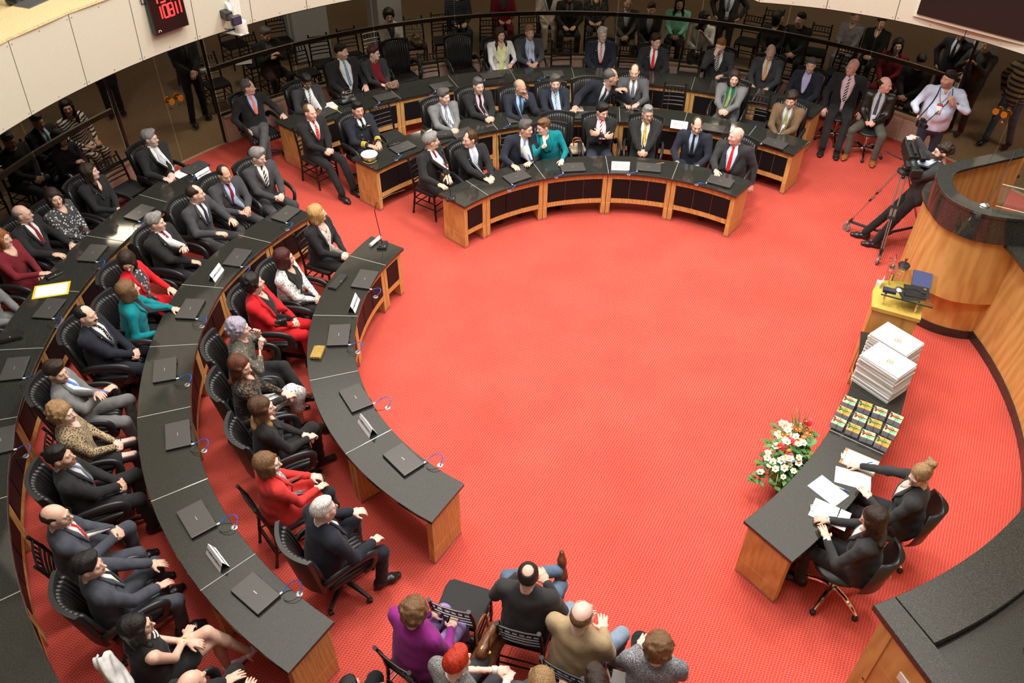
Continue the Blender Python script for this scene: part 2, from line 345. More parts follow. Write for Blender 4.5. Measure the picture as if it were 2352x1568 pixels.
# ---------------------------------------------------------------- curved rows of desks
ZTOP, TH = .75, .04
M_SEAM = plain((.42, .42, .38), .4)
M_LPAN = plain((.009, .009, .010), .45, 0, .18)
M_WOODI = plain((.40, .20, .11), .45)
def desk_row(name, c, rin, rout, seams, bays, label, side_end=(True, True), tiles=3, group='curved rows of desks', ends=None, zt=ZTOP):
    """seams: slab joints (deg, decreasing or increasing); bays: post angles; rin/rout: functions of the angle"""
    fi = rin if callable(rin) else (lambda a: rin); fo = rout if callable(rout) else (lambda a: rout)
    r = root(name, (0, 0, 0), label=label, cat='desk', group=group)
    sg = 1 if seams[-1] > seams[0] else -1
    for i in range(len(seams)-1):
        a0, a1 = seams[i]+sg*.04, seams[i+1]-sg*.04
        n = max(2, int(abs(a1-a0)/2.2))
        A, B = arc(c, fi, a0, a1, n), arc(c, fo, a0, a1, n)
        if sg < 0: A, B = A[::-1], B[::-1]
        mb = MB(); mb.strip(A, B, zt-TH, zt); part('worktop', mb, M_GRAN, r, bevel=.004, seg=2)
    for a in seams[1:-1]:
        u = Vector((math.cos(a*D2R), math.sin(a*D2R))); rm = (fi(a)+fo(a))/2; mb = MB()
        mb.box((c[0]+u.x*rm, c[1]+u.y*rm, zt-.009), (fo(a)-fi(a)-.004, .006, .0184), a*D2R); part('seam_strip', mb, M_SEAM, r)
    zb = zt-TH
    # end panels and posts: deep boards with grooves, metal plinth strip
    def board(a, w, nm, end=False):
        rm = (fi(a)+fo(a))/2; dep = (fo(a)-fi(a))-.09
        cx, cy = pol(c, rm+.0, a); th = a*D2R
        mb = MB()
        for z0, z1 in ((.035, .215), (.221, zb-.072), (zb-.066, zb)):
            mb.box((cx, cy, (z0+z1)/2), (dep, w, z1-z0), th)
        o = part(nm, mb, M_WOOD, r, bevel=.002)
        m2 = MB()
        for z in (.218, zb-.069): m2.box((cx, cy, z), (dep-.004, w-.004, .007), th)
        part('groove_strip', m2, M_LINE, o)
        m3 = MB(); m3.box((cx, cy, .0175), (dep+.002, w+.002, .035), th); part('plinth_strip', m3, M_STEEL, o)
    posts = [p for p in bays]
    for k, a in enumerate(posts):
        end = k in (0, len(posts)-1)
        ri = fi(a)
        if end:
            s = 1 if k == 0 else -1
            board(a+sg*s*D(.033+.03, ri), .066, 'end_panel', True)
        else:
            for s in (-1, 1): board(a+s*D(.036, ri), .066, 'leg')
    # rails and padded panels between the posts
    for k in range(len(posts)-1):
        a, b = posts[k], posts[k+1]; ri = fi((a+b)/2)
        ga = D(.10 if k == 0 else .072, ri); gb = D(.10 if k == len(posts)-2 else .072, ri)
        a0, a1 = a+sg*ga, b-sg*gb
        n = max(2, int(abs(a1-a0)/2.5))
        def band(nm, r0, r1, z0, z1, m, aa=a0, bb=a1, nn=n, bevel=0):
            A = arc(c, lambda q: fi(q)+r0, aa, bb, nn); B = arc(c, lambda q: fi(q)+r1, aa, bb, nn)
            if sg < 0: A, B = A[::-1], B[::-1]
            mb = MB(); mb.strip(A, B, z0, z1); return part(nm, mb, m, r, bevel=bevel, seg=2)
        band('top_rail', .047, .075, zb-.085, zb, M_WOOD)
        band('bottom_rail', .047, .075, .215, .295, M_WOOD)
        band('back_board', .062, .078, .295, zb-.085, M_WOODI)
        w = abs(a1-a0)*D2R*ri
        t = tiles if w > .6 else (1 if w < .42 else 2)
        for j in range(t):
            b0 = a0+(a1-a0)*(j/t)+sg*D(.004, ri); b1 = a0+(a1-a0)*((j+1)/t)-sg*D(.004, ri)
            band('leather_panel', .042, .064, .298, zb-.088, M_LPAN, b0, b1, 3, .008)
    return r
def D(m, r): return m/r/D2R
CL, CC = (1.02, 7.45), (1.43, 8.08)
desk_row('desk_row', CL, 2.83, 3.36, [149.5, 158.1, 179.1, 198.2, 218.1, 239.0], [149.5, 158.1, 179.1, 198.2, 218.1, 239.0], 'curved black granite desk with oak legs, innermost of the left rows, white tents on it')
desk_row('desk_row', CL, lambda a: 4.58-max(0, (173-a))*.0095, lambda a: 5.11-max(0, 173-a)*.012, [149.5, 160, 173.1, 186, 198.5, 211.6, 224.8, 237.7], [149.5, 160, 173.1, 186, 198.5, 211.6, 224.8, 237.7], 'curved black granite desk, middle of the three rows on the left, with seven laptops')
desk_row('desk_row', CL, 6.28, 6.85, [148.8, 157, 166.1, 175.9, 185.2, 195, 204.8, 215.2, 225, 236], [148.8, 157, 166.1, 175.9, 185.2, 195, 204.8, 215.2, 225, 236], 'curved black granite desk, outermost row on the left, under the cream gallery')
desk_row('desk_row', CC, 2.78, 3.30, [139.3, 130.1, 110.5, 90.6, 71.4, 51.2], [139.3, 130.1, 110.5, 90.6, 71.4, 51.2], 'curved black granite desk, innermost of the centre rows, beside the open red carpet')
desk_row('desk_row', CC, lambda a: 4.45, 5.0, [141.1, 125.4, 112.4, 99.4, 86.3, 73.3, 60.2, 49.9], [141.1, 125.4, 112.4, 99.4, 86.3, 73.3, 60.2, 49.9], 'curved black granite desk, middle centre row, white naval cap on its end')
r3 = lambda a: 5.80+(a-53)*.0056
desk_row('desk_row', CC, r3, lambda a: r3(a)+.55, [140.9, 132.7, 122.9, 113.1, 103.3, 93.5, 83.7, 73.9, 63.6, 53.2], [140.9, 132.7, 122.9, 113.1, 103.3, 93.5, 83.7, 73.9, 63.6, 53.2], 'curved black granite desk, rearmost of the centre rows, in front of the glass wall')
# secretaries' desk on the right: worktop seams from the front end to the tall lectern box
def arc3(P, n):      # smooth polyline through points (Catmull-Rom)
    P = [Vector(p) for p in P]; out = []
    for i in range(len(P)-1):
        p0, p1, p2, p3 = P[max(i-1, 0)], P[i], P[i+1], P[min(i+2, len(P)-1)]
        for k in range(n):
            t = k/n; out.append(.5*((2*p1)+(p2-p0)*t+(2*p0-5*p1+4*p2-p3)*t*t+(3*p1-p0-3*p2+p3)*t*t*t))
    return out+[P[-1]]
CR = (-1.33, 9.09)
desk_row('desk_row', CR, 5.65, 6.20, [-52.2, -36.0, -18.2], [-52.2, -36.0, -18.2], 'black granite desk of the two secretaries, with book stacks and gift boxes', group='desks on the right side')
# ---------------------------------------------------------------- presiding table (right) and pulpit
mesa = root('presiding_table', (0, 0, 0), label='long curved oak presiding table with raised granite shelf, at the right edge', cat='table')
MC = (1.11, 7.64); A0, A1 = -70.2, 5.6
seg = [A0, -52, -34, -14, A1]
for i in range(4):
    a0, a1 = seg[i]+.02, seg[i+1]-.02
    mb = MB(); mb.strip(arc(MC, 4.79, a0, a1, 6), arc(MC, 4.83, a0, a1, 6), .12, .80); part('wall_panel', mb, M_WOODP, mesa, smooth=True)
    mb = MB(); mb.strip(arc(MC, 4.79, a0, a1, 6), arc(MC, 4.83, a0, a1, 6), .806, 1.48); part('wall_panel', mb, M_WOODP, mesa, smooth=True)
mb = MB(); mb.strip(arc(MC, 4.797, A0, A1, 22), arc(MC, 4.82, A0, A1, 22), .79, .815); part('groove_strip', mb, plain((.16, .07, .03), .5), mesa)
mb = MB(); mb.strip(arc(MC, 4.775, A0, A1, 22), arc(MC, 4.83, A0, A1, 22), 0, .125); part('black_base', mb, M_GRAN, mesa)
mb = MB(); mb.strip(arc(MC, 4.60, A0, A0+2.4, 2), arc(MC, 5.55, A0, A0+2.4, 2), 1.47, 1.53); part('worktop_end', mb, M_GRAN, mesa, bevel=.004)
SE = [-67.75, -45, -22, 5.4]
for i in range(3):
    mb = MB(); mb.strip(arc(MC, 4.60, SE[i]+.03, SE[i+1]-.03, 10), arc(MC, 5.0, SE[i]+.03, SE[i+1]-.03, 10), 1.47, 1.53); part('raised_shelf', mb, M_GRAN, mesa, bevel=.004)
    mb = MB(); mb.strip(arc(MC, 4.99, SE[i]+.03, SE[i+1]-.03, 10), arc(MC, 5.75, SE[i]+.03, SE[i+1]-.03, 10), 1.41, 1.45); part('worktop', mb, M_GRAN, mesa)
    mb = MB(); mb.strip(arc(MC, 4.97, SE[i]+.03, SE[i+1]-.03, 10), arc(MC, 4.995, SE[i]+.03, SE[i+1]-.03, 10), 1.41, 1.47); part('riser', mb, M_GRAN, mesa)
# end wall of the table, with inlaid line and a white wall plate
e0 = Vector(pol(MC, 4.70, A0+.5)); e1 = Vector(pol(MC, 5.70, A0+.5)); ud = (e1-e0).normalized(); nn = Vector((ud.y, -ud.x))
if nn.x > 0: nn = -nn
def slab_v(p, q, t, z0, z1):
    d = Vector((-(q-p).y, (q-p).x)).normalized()*t
    return [(p.x-d.x, p.y-d.y), (q.x-d.x, q.y-d.y), (q.x+d.x, q.y+d.y), (p.x+d.x, p.y+d.y)], z0, z1
for z0, z1 in ((.12, 1.098), (1.104, 1.47)):
    mb = MB(); mb.prism(*slab_v(e0, e1, .03, z0, z1)); part('end_panel', mb, M_WOODP, mesa)
mb = MB(); mb.prism(*slab_v(e0, e1, .028, 1.09, 1.112)); part('groove_strip', mb, M_LINE, mesa)
mb = MB(); mb.prism(*slab_v(e0, e1, .035, 0, .12)); part('black_base', mb, M_GRAN, mesa)
q = e0+ud*.37+nn*.036; thn = math.atan2(ud.y, ud.x)
mb = MB(); mb.box((q.x, q.y, 1.24), (.125, .012, .085), thn); pl = part('wall_plate', mb, M_WHITEPL, mesa, bevel=.004, seg=2); pl['label'] = 'white blank wall plate'
# platform behind the presiding table
mb = MB(); mb.strip(arc(MC, 4.85, A0+1, 4, 26), arc(MC, 8.0, A0+1, 4, 26), 0, .62); struct('floor.002', mb, M_CARPET)
# pulpit
pu = root('pulpit', (0, 0, 0), label='rounded oak pulpit with two-tier black granite rim, upper right', cat='pulpit')
PO = [(6.48, 9.61), (5.9, 9.40), (5.43, 9.21), (5.19, 9.07), (5.085, 8.86), (5.04, 8.62), (5.05, 8.40), (5.14, 8.21), (5.37, 8.01), (5.75, 7.93), (6.2, 7.96), (6.9, 8.05)]
PI = [(6.40, 9.40), (5.9, 9.20), (5.60, 9.08), (5.38, 8.97), (5.27, 8.80), (5.22, 8.62), (5.24, 8.44), (5.38, 8.25), (5.63, 8.12), (5.80, 8.10), (6.2, 8.13), (6.9, 8.22)]
PL = [(6.5, 9.78), (5.9, 9.60), (5.40, 9.42), (5.20, 9.24), (5.11, 8.99), (5.085, 8.78), (5.11, 8.60), (5.22, 8.37), (5.40, 8.18), (5.64, 8.06), (5.95, 8.02), (6.9, 8.08)]
def inset(P, d):
    out = []
    for i, p in enumerate(P):
        t = (Vector(P[min(i+1, len(P)-1)])-Vector(P[max(i-1, 0)])).normalized(); out.append((p[0]-t.y*d*-1*-1, p[1]+t.x*d)) if False else out.append((p[0]-t.y*d, p[1]+t.x*d))
    return out
def sm(P): return [tuple(q) for q in arc3([Vector(p) for p in P], 4)]
PW = inset(PL, .055)
for z0, z1 in ((.12, .80), (.806, 1.49)):
    mb = MB(); mb.strip(sm(PW), sm(inset(PW, .035)), z0, z1); part('wall_panel', mb, M_WOODP, pu, smooth=True)
mb = MB(); mb.strip(sm(inset(PW, .006)), sm(inset(PW, .03)), .79, .815); part('groove_strip', mb, M_LINE, pu)
mb = MB(); mb.strip(sm(inset(PW, -.012)), sm(inset(PW, .03)), 0, .125); part('black_base', mb, M_GRAN, pu)
mb = MB(); mb.strip(sm(PL), sm(inset(PL, .24)), 1.49, 1.53); part('lower_ledge', mb, M_GRAN, pu, bevel=.008, seg=2)
mb = MB(); mb.strip(sm(inset(PO, .015)), sm(inset(PO, .06)), 1.53, 1.86); part('upper_band', mb, M_GRAN, pu, smooth=True)
mb = MB(); mb.strip(sm(PO), sm(PI), 1.86, 1.90); part('upper_rim', mb, M_GRAN, pu, bevel=.008, seg=2)
mb = MB(); mb.strip(sm(inset(PO, .07)), sm(inset(PO, .095)), .62, 1.86); part('inner_wall', mb, M_WOODP, pu, smooth=True)
mb = MB(); mb.prism([(p[0], p[1]) for p in inset(PO, .1)], .60, .63); part('platform', mb, M_CARPET, pu)
# acrylic reading stand on the pulpit and two gooseneck microphones
st = root('reading_stand', (5.78, 8.15, 1.90), -.5, label='clear acrylic reading stand on the granite pulpit rim', cat='stand')
mb = MB(); Mt = Matrix.Rotation(.35, 3, 'X'); mb.box((0, .02, .11), (.52, .34, .012), 0, 0, Mt); part('reading_plate', mb, M_CLEAR, st)
mb = MB(); mb.box((0, -.145, .07), (.52, .012, .06), 0, 0, Mt); part('front_lip', mb, M_CLEAR, st)
for x in (-.2, .2):
    mb = MB(); mb.box((x, 0, .05), (.012, .24, .10)); part('side_support', mb, M_CLEAR, st)
mb = MB()
for y in (-.15, .185): mb.tube([Mt@Vector((-.26, y, .118)), Mt@Vector((.26, y, .118))], .004, 6)
part('edge_strip', mb, plain((.62, .6, .35), .3), st)
def gooseneck(x, y, z, pts, label, h=.45, mount=True):
    g = root('microphone', (x, y, z), label=label, cat='microphone', group='gooseneck microphones')
    mb = MB()
    if mount: mb.lathe([(.062, 0), (.058, .012), (.03, .026), (.012, .03)], n=16)
    else: mb.box((0, 0, .015), (.12, .17, .03)); mb.box((0, -.01, .035), (.07, .1, .014))
    part('mount', mb, M_CHROME if mount else M_PLAST, g, smooth=True)
    if not mount:
        mb = MB(); mb.box((.02, -.05, .035), (.05, .03, .012)); part('switch', mb, M_CHROME, g)
    mb = MB(); mb.tube([(0, 0, .03)]+pts, .005, 6); part('gooseneck', mb, M_BLKWOOD, g, smooth=True)
    e = Vector(pts[-1]); d = (e-Vector(pts[-2])).normalized(); mb = MB(); mb.tube([e, e+d*.02, e+d*.05, e+d*.065], [.006, .011, .011, .007], 8); part('capsule', mb, M_BLKWOOD, g, smooth=True)
gooseneck(5.40, 8.22, 1.90, [(.10, .10, .10), (.26, .30, .24), (.44, .55, .34)], 'gooseneck microphone with chrome foot, on the pulpit rim near the stand')
gooseneck(5.86, 8.07, 1.90, [(.05, .08, .12), (.12, .24, .32), (.25, .52, .55)], 'gooseneck microphone rising behind the acrylic stand on the pulpit')
rl = root('handrail', (6.20, 8.35, .62), label='grey tubular handrail of the pulpit stair, at the right edge', cat='handrail')
mb = MB(); mb.tube([(0, -.2, 0), (0, -.1, .7), (.02, .0, .95), (.12, .1, 1.05), (.8, .5, 1.1)], .022, 10); part('rail_tube', mb, M_STEEL, rl, smooth=True)
mb = MB(); mb.lathe([(.05, 0), (.05, .012), (.025, .02)], (0, -.2, 0), 12); part('floor_flange', mb, M_STEEL, rl)
# lectern box at the far end of the secretaries' desk
lb = root('lectern', (0, 0, 0), label='tall oak lectern box with a raised glass top, between book stack and pulpit', cat='lectern')
f0, f1 = Vector((4.10, 7.41)), Vector((4.58, 7.18)); dv = (f1-f0).normalized(); nv = Vector((-dv.y, dv.x)); dep = .62
def quad(o, w, d): return [o, o+dv*w, o+dv*w+nv*d, o+nv*d]
wl = (f1-f0).length
mb = MB(); mb.prism(quad(f0+dv*.02+nv*.02, wl-.04, dep-.04), .04, .99); part('body', mb, M_WOODP, lb, bevel=.003)
mb = MB(); mb.prism(quad(f0+dv*.03+nv*.03, wl-.06, dep-.06), 0, .04); part('base', mb, M_GRAN, lb)
mb = MB(); P = [f0, f1, f1+nv*dep]; P += [f1+nv*dep-dv*wl*.5+nv*.03, f0+nv*dep*.9, f0+nv*.5*dep-dv*.03]; mb.prism(P, .995, 1.05); tp = part('top', mb, [plain((.62, .40, .08), .3)], lb, bevel=.004); tp['label'] = 'glossy yellow wooden top'
gz = 1.20
for a, b in ((.1, .1), (wl-.08, .1), (.12, dep-.1), (wl-.08, dep-.1)):
    q = f0+dv*a+nv*b; mb = MB(); mb.lathe([(.013, 0), (.013, gz-1.05)], (q.x, q.y, 1.05), 10); part('standoff', mb, M_CHROME, lb, smooth=True)
mb = MB(); mb.prism(quad(f0+dv*.05+nv*.05, wl+.02, dep+.02), gz, gz+.012); part('glass_top', mb, M_CLEAR, lb)
mb = MB(); mb.prism(quad(f0+dv*.05+nv*.045, wl+.02, .006), gz-.002, gz+.014); gs = part('glass_edge', mb, plain((.03, .07, .05), .1), lb)
LQ = lambda a, b: f0+dv*a+nv*b; LTH = math.atan2(dv.y, dv.x)
# ---------------------------------------------------------------- small things
def text(name, s, size, M, mat, parent, ext=.0006, al='CENTER'):
    c = bpy.data.curves.new(name, 'FONT'); c.body = s; c.size = size; c.align_x = al; c.align_y = 'CENTER'; c.extrude = ext; c.space_line = .95; c.offset = size*.012
    c.resolution_u = 2
    o = bpy.data.objects.new(name, c); COL.objects.link(o); c.materials.append(mat); o.matrix_local = M
    dg = bpy.context.evaluated_depsgraph_get(); me = bpy.data.meshes.new_from_object(o.evaluated_get(dg)); bpy.data.objects.remove(o)
    q = link(name, me, None, parent); q.matrix_local = M; return q
M_INK = plain((.05, .05, .06), .7); M_LAP = plain((.075, .073, .068), .30, .2, grain=.06); M_LAPD = plain((.012, .012, .012), .4); M_BLUE = plain((.02, .13, .62), .4); M_LOGO = plain((.5, .5, .48), .3, .6)
# laptop (closed, glossy dark lid), built once
def make_laptop():
    r = root('laptop', (0, 0, 0), label='closed black laptop', cat='laptop', group='closed laptops on the desks')
    mb = MB(); mb.box((0, 0, .011), (.362, .24, .018)); part('base', mb, M_LAPD, r, bevel=.006, seg=2)
    mb = MB(); mb.box((0, 0, .0265), (.362, .24, .011)); part('lid', mb, M_LAP, r, bevel=.005, seg=2)
    mb = MB(); mb.box((0, 0, .0323), (.045, .006, .0006)); part('badge', mb, M_LOGO, r)
    mb = MB(); mb.box((-.10, .121, .018), (.05, .012, .014)); mb.box((.10, .121, .018), (.05, .012, .014)); part('hinge', mb, M_LAPD, r)
    return r
M_CLEARPL = plain((.75, .75, .72), .25)
LAP = make_laptop()
def make_cable():
    r = root('network_cable', (0, 0, 0), label='blue network cable', cat='cable', group='blue cables at the laptops')
    mb = MB(); P = [(.0, .0, .012), (.0, .05, .03), (.015, .10, .06), (.05, .14, .075), (.09, .145, .06), (.115, .115, .03), (.115, .09, .008)]
    Q = arc3([Vector(p) for p in P], 4); mb.tube(Q, .0045, 6); part('cord', mb, M_BLUE, r, smooth=True)
    mb = MB(); mb.box((0, -.008, .012), (.014, .028, .012)); part('plug', mb, M_CLEARPL, r)
    mb = MB(); mb.lathe([(.03, 0), (.03, .004), (.022, .006)], (.115, .09, 0), 14); part('grommet', mb, M_STEEL, r)
    mb = MB(); mb.tube(arc3([Vector(p) for p in [(.03, 0, .006), (.07, -.03, .005), (.13, 0, .02), (.15, .07, .03), (.12, .09, .006)]], 4), .003, 5); part('power_lead', mb, M_PLAST, r, smooth=True)
    return r
M_CLEARPL = plain((.75, .75, .72), .25)
CAB = make_cable()
def place_laptop(x, y, a, label, cable=True, first=[True], cl=None, z=ZTOP, rz=0, side=1):
    """a: direction pointing away from the sitter"""
    th = (a-90)*D2R+rz
    if first[0]: o = LAP; o.location = (x, y, z); o.rotation_euler = (0, 0, th); o['label'] = label
    else: o = dup(LAP, (x, y, z), th, label)
    if cable:
        v = Matrix.Rotation(th, 3, 'Z')@Vector((side*.165, .142, 0)); q = (x+v.x, y+v.y, z)
        if first[0]: c = CAB; c.location = q; c.rotation_euler = (0, 0, th); c['label'] = cl
        else: c = dup(CAB, q, th, cl)
        if side < 0: c.rotation_euler = (0, 0, th+1.2)
    first[0] = False
for row in [(-1.822, 8.178, -11.4, 'closed laptop on the innermost left desk, nearest the tall microphone', 'blue cable on the innermost left desk, nearest the tall microphone', True), (-1.971, 7.126, 4.2, 'closed laptop on the innermost left desk, beside the gold clutch', 'blue cable on the innermost left desk, beside the gold clutch', True), (-1.63, 6.128, 31.5, 'closed laptop on the innermost left desk, before the woman with auburn hair', 'blue cable on the innermost left desk, before the woman with auburn hair', True), (-1.045, 5.298, 42.2, 'closed laptop on the innermost left desk, near its bottom end', 'blue cable on the innermost left desk, near its bottom end', True), (-3.1, 9.629, -25.9, 'closed laptop on the middle left desk, at its far end', 'blue cable on the middle left desk, at its far end', True), (-3.503, 8.605, -11.3, 'closed laptop on the middle left desk, beside the name tent', 'blue cable on the middle left desk, beside the name tent', True), (-3.791, 7.565, -3.4, 'closed laptop on the middle left desk, before the woman in teal', 'blue cable on the middle left desk, before the woman in teal', True), (-3.757, 6.52, 16.0, 'closed laptop on the middle left desk, before the moustached man', 'blue cable on the middle left desk, before the moustached man', True), (-3.326, 5.583, 19.3, 'closed laptop on the middle left desk, before the blonde in leopard print', 'blue cable on the middle left desk, before the blonde in leopard print', True), (-2.842, 4.567, 38.7, 'closed laptop on the middle left desk, before the man with the dotted tie', 'blue cable on the middle left desk, before the man with the dotted tie', True), (-2.13, 3.821, 52.0, 'closed laptop on the middle left desk, at its bottom end, bright reflection on its lid', 'blue cable on the middle left desk, at its bottom end', True), (-5.098, 9.622, -21.5, 'closed laptop on the outermost left desk, before the long-haired woman in black', 'blue cable on the outermost left desk, before the long-haired woman in black', True), (-5.364, 8.666, -5.8, 'closed laptop on the outermost left desk, before the bald man', 'blue cable on the outermost left desk, before the bald man', True), (-5.442, 7.545, -4.8, 'closed laptop on the outermost left desk, below the yellow envelope', 'blue cable on the outermost left desk, below the yellow envelope', True), (-5.38, 6.514, 10.3, 'closed laptop on the outermost left desk, at the left picture edge', 'blue cable on the outermost left desk, at the left picture edge', True), (-5.042, 5.482, 21.0, 'closed laptop on the outermost left desk, almost wholly cut by the left edge', 'blue cable on the outermost left desk, almost wholly cut by the left edge', True), (-4.702, 10.858, -32.8, 'closed laptop on the outermost left desk, behind the far name tent', 'blue cable on the outermost left desk, behind the far name tent', True), (0.044, 10.683, -57.0, 'closed laptop on the innermost centre desk, before the man in navy', 'blue cable on the innermost centre desk, before the man in navy', True), (0.871, 10.979, -83.1, 'closed laptop on the innermost centre desk, below the woman in turquoise', 'blue cable on the innermost centre desk, below the woman in turquoise', True), (2.005, 11.003, -99.1, 'closed laptop on the innermost centre desk, before the man with the yellow tie', 'blue cable on the innermost centre desk, before the man with the yellow tie', True), (3.005, 10.622, -118.8, 'closed laptop on the innermost centre desk, at its right end', 'blue cable on the innermost centre desk, at its right end', True), (-1.711, 11.535, -49.7, 'closed laptop on the middle centre desk, behind the naval cap', 'blue cable on the middle centre desk, behind the naval cap', True), (-0.82, 12.023, -55.3, 'closed laptop on the middle centre desk, before the man in light grey', 'blue cable on the middle centre desk, before the man in light grey', True), (0.059, 12.524, -76.9, 'closed laptop on the middle centre desk, before the bald man resting on his hand', 'blue cable on the middle centre desk, before the bald man resting on his hand', True), (1.095, 12.688, -83.8, 'closed laptop on the middle centre desk, below the leaning man', 'blue cable on the middle centre desk, below the leaning man', True), (3.194, 12.279, -109.8, 'closed laptop on the middle centre desk, right of the reserved sign', 'blue cable on the middle centre desk, right of the reserved sign', True), (4.066, 11.791, -127.4, 'closed laptop on the middle centre desk, at its right end', 'blue cable on the middle centre desk, at its right end', True), (-3.115, 12.666, -40.3, 'closed laptop on the rearmost centre desk, beside the white papers', 'blue cable on the rearmost centre desk, beside the white papers', True), (-2.199, 13.289, -59.1, 'closed laptop on the rearmost centre desk, before the woman with the red top', 'blue cable on the rearmost centre desk, before the woman with the red top', True), (-1.28, 13.743, -62.4, 'closed laptop on the rearmost centre desk, in front of the two empty seats', 'blue cable on the rearmost centre desk, in front of the two empty seats', True), (-0.423, 14.197, -70.1, 'closed laptop on the rearmost centre desk, before the woman in the white blazer', 'blue cable on the rearmost centre desk, before the woman in the white blazer', True), (0.679, 14.3, -85.1, 'closed laptop on the rearmost centre desk, beside the fair-haired man', 'blue cable on the rearmost centre desk, beside the fair-haired man', True)]: place_laptop(*row[:4], cl=row[4], cable=row[5])
place_laptop(4.08, 2.98, 128, 'largest closed laptop, on the presiding table at the bottom right corner', cl='blue cable beside the laptop on the presiding table, bottom right', z=1.45, side=-1)
# name tents
def tent(x, y, z, a, txt, label, w=.26, h=.105, lines=1, grp='white name tents', flat=.045, tcol=None):
    r = root('name_tent', (x, y, z), (a+90)*D2R, label=label, cat='sign', group=grp)
    for s in (1, -1):
        mb = MB(); vs = []
        t = .0012
        A = [(-w/2, s*flat, 0), (w/2, s*flat, 0), (w/2, 0, h), (-w/2, 0, h)]; n = Vector((0, s*h, flat)).normalized()*t
        vs = A+[tuple(Vector(p)+n) for p in A]
        mb.add(vs, [(0, 1, 2, 3), (7, 6, 5, 4), (0, 4, 5, 1), (1, 5, 6, 2), (2, 6, 7, 3), (3, 7, 4, 0)]); part('card_face', mb, M_PAPER, r)
    sl = math.atan2(h, flat)
    Mx = Matrix.Translation((0, -flat/2-.0022, h/2+.001))@Matrix.Rotation(sl, 4, 'X')
    text('lettering', txt, .034 if lines == 1 else .034, Mx, tcol or M_INK, r)
    Mx = Matrix.Translation((0, flat/2+.0022, h/2+.001))@Matrix.Rotation(math.pi, 4, 'Z')@Matrix.Rotation(sl, 4, 'X')
    text('lettering', txt, .034 if lines == 1 else .034, Mx, tcol or M_INK, r)
    return r
M_INKL = plain((.55, .55, .56), .7)
for (x, y, a, lab) in [(-4.525, 10.63, -29.8, 'HOMENAGEADO name tent on the outermost left desk, far end'), (-3.679, 8.247, -9.6, 'HOMENAGEADO name tent on the middle left desk, behind the grey-haired man'), (-1.885, 7.676, -4.4, 'HOMENAGEADO name tent on the innermost left desk, upper one of its two'), (-1.454, 5.719, 35.0, 'HOMENAGEADO name tent on the innermost left desk, lower one of its two'), (-2.54, 4.15, 42.8, 'HOMENAGEADO name tent on the middle left desk, near its bottom end')]: tent(x, y, ZTOP, a, 'HOMENAGEADO', lab)
for (x, y, a, lab) in [(1.582, 10.989, -93.0, 'RESERVADO DEPUTADOS sign on the innermost centre desk'), (2.647, 12.321, -106.0, 'RESERVADO DEPUTADOS sign on the middle centre desk')]: tent(x, y, ZTOP, a, 'RESERVADO\nDEPUTADOS', lab, .27, .12, 2, tcol=M_INKL)
# papers and pens
def sheet(name, x, y, z, w, d, rz, mat, label, cat='paper', th=.0015, lines=True, pad=None):
    r = root(name, (x, y, z), rz, label=label, cat=cat)
    if pad:
        mb = MB(); mb.box((0, 0, .001), (w+.05, d+.05, .002)); part('folder', mb, pad, r)
    mb = MB(); mb.box((0, 0, th/2+(.002 if pad else 0)), (w, d, th)); part('page', mb, mat, r)
    if lines:
        mb = MB()
        for k in range(9): mb.box((0, d*.36-k*d*.085, th+(.0023 if pad else .0003)), (w*.78, .0022, .0004))
        part('print_lines', mb, M_INKL, r)
    return r
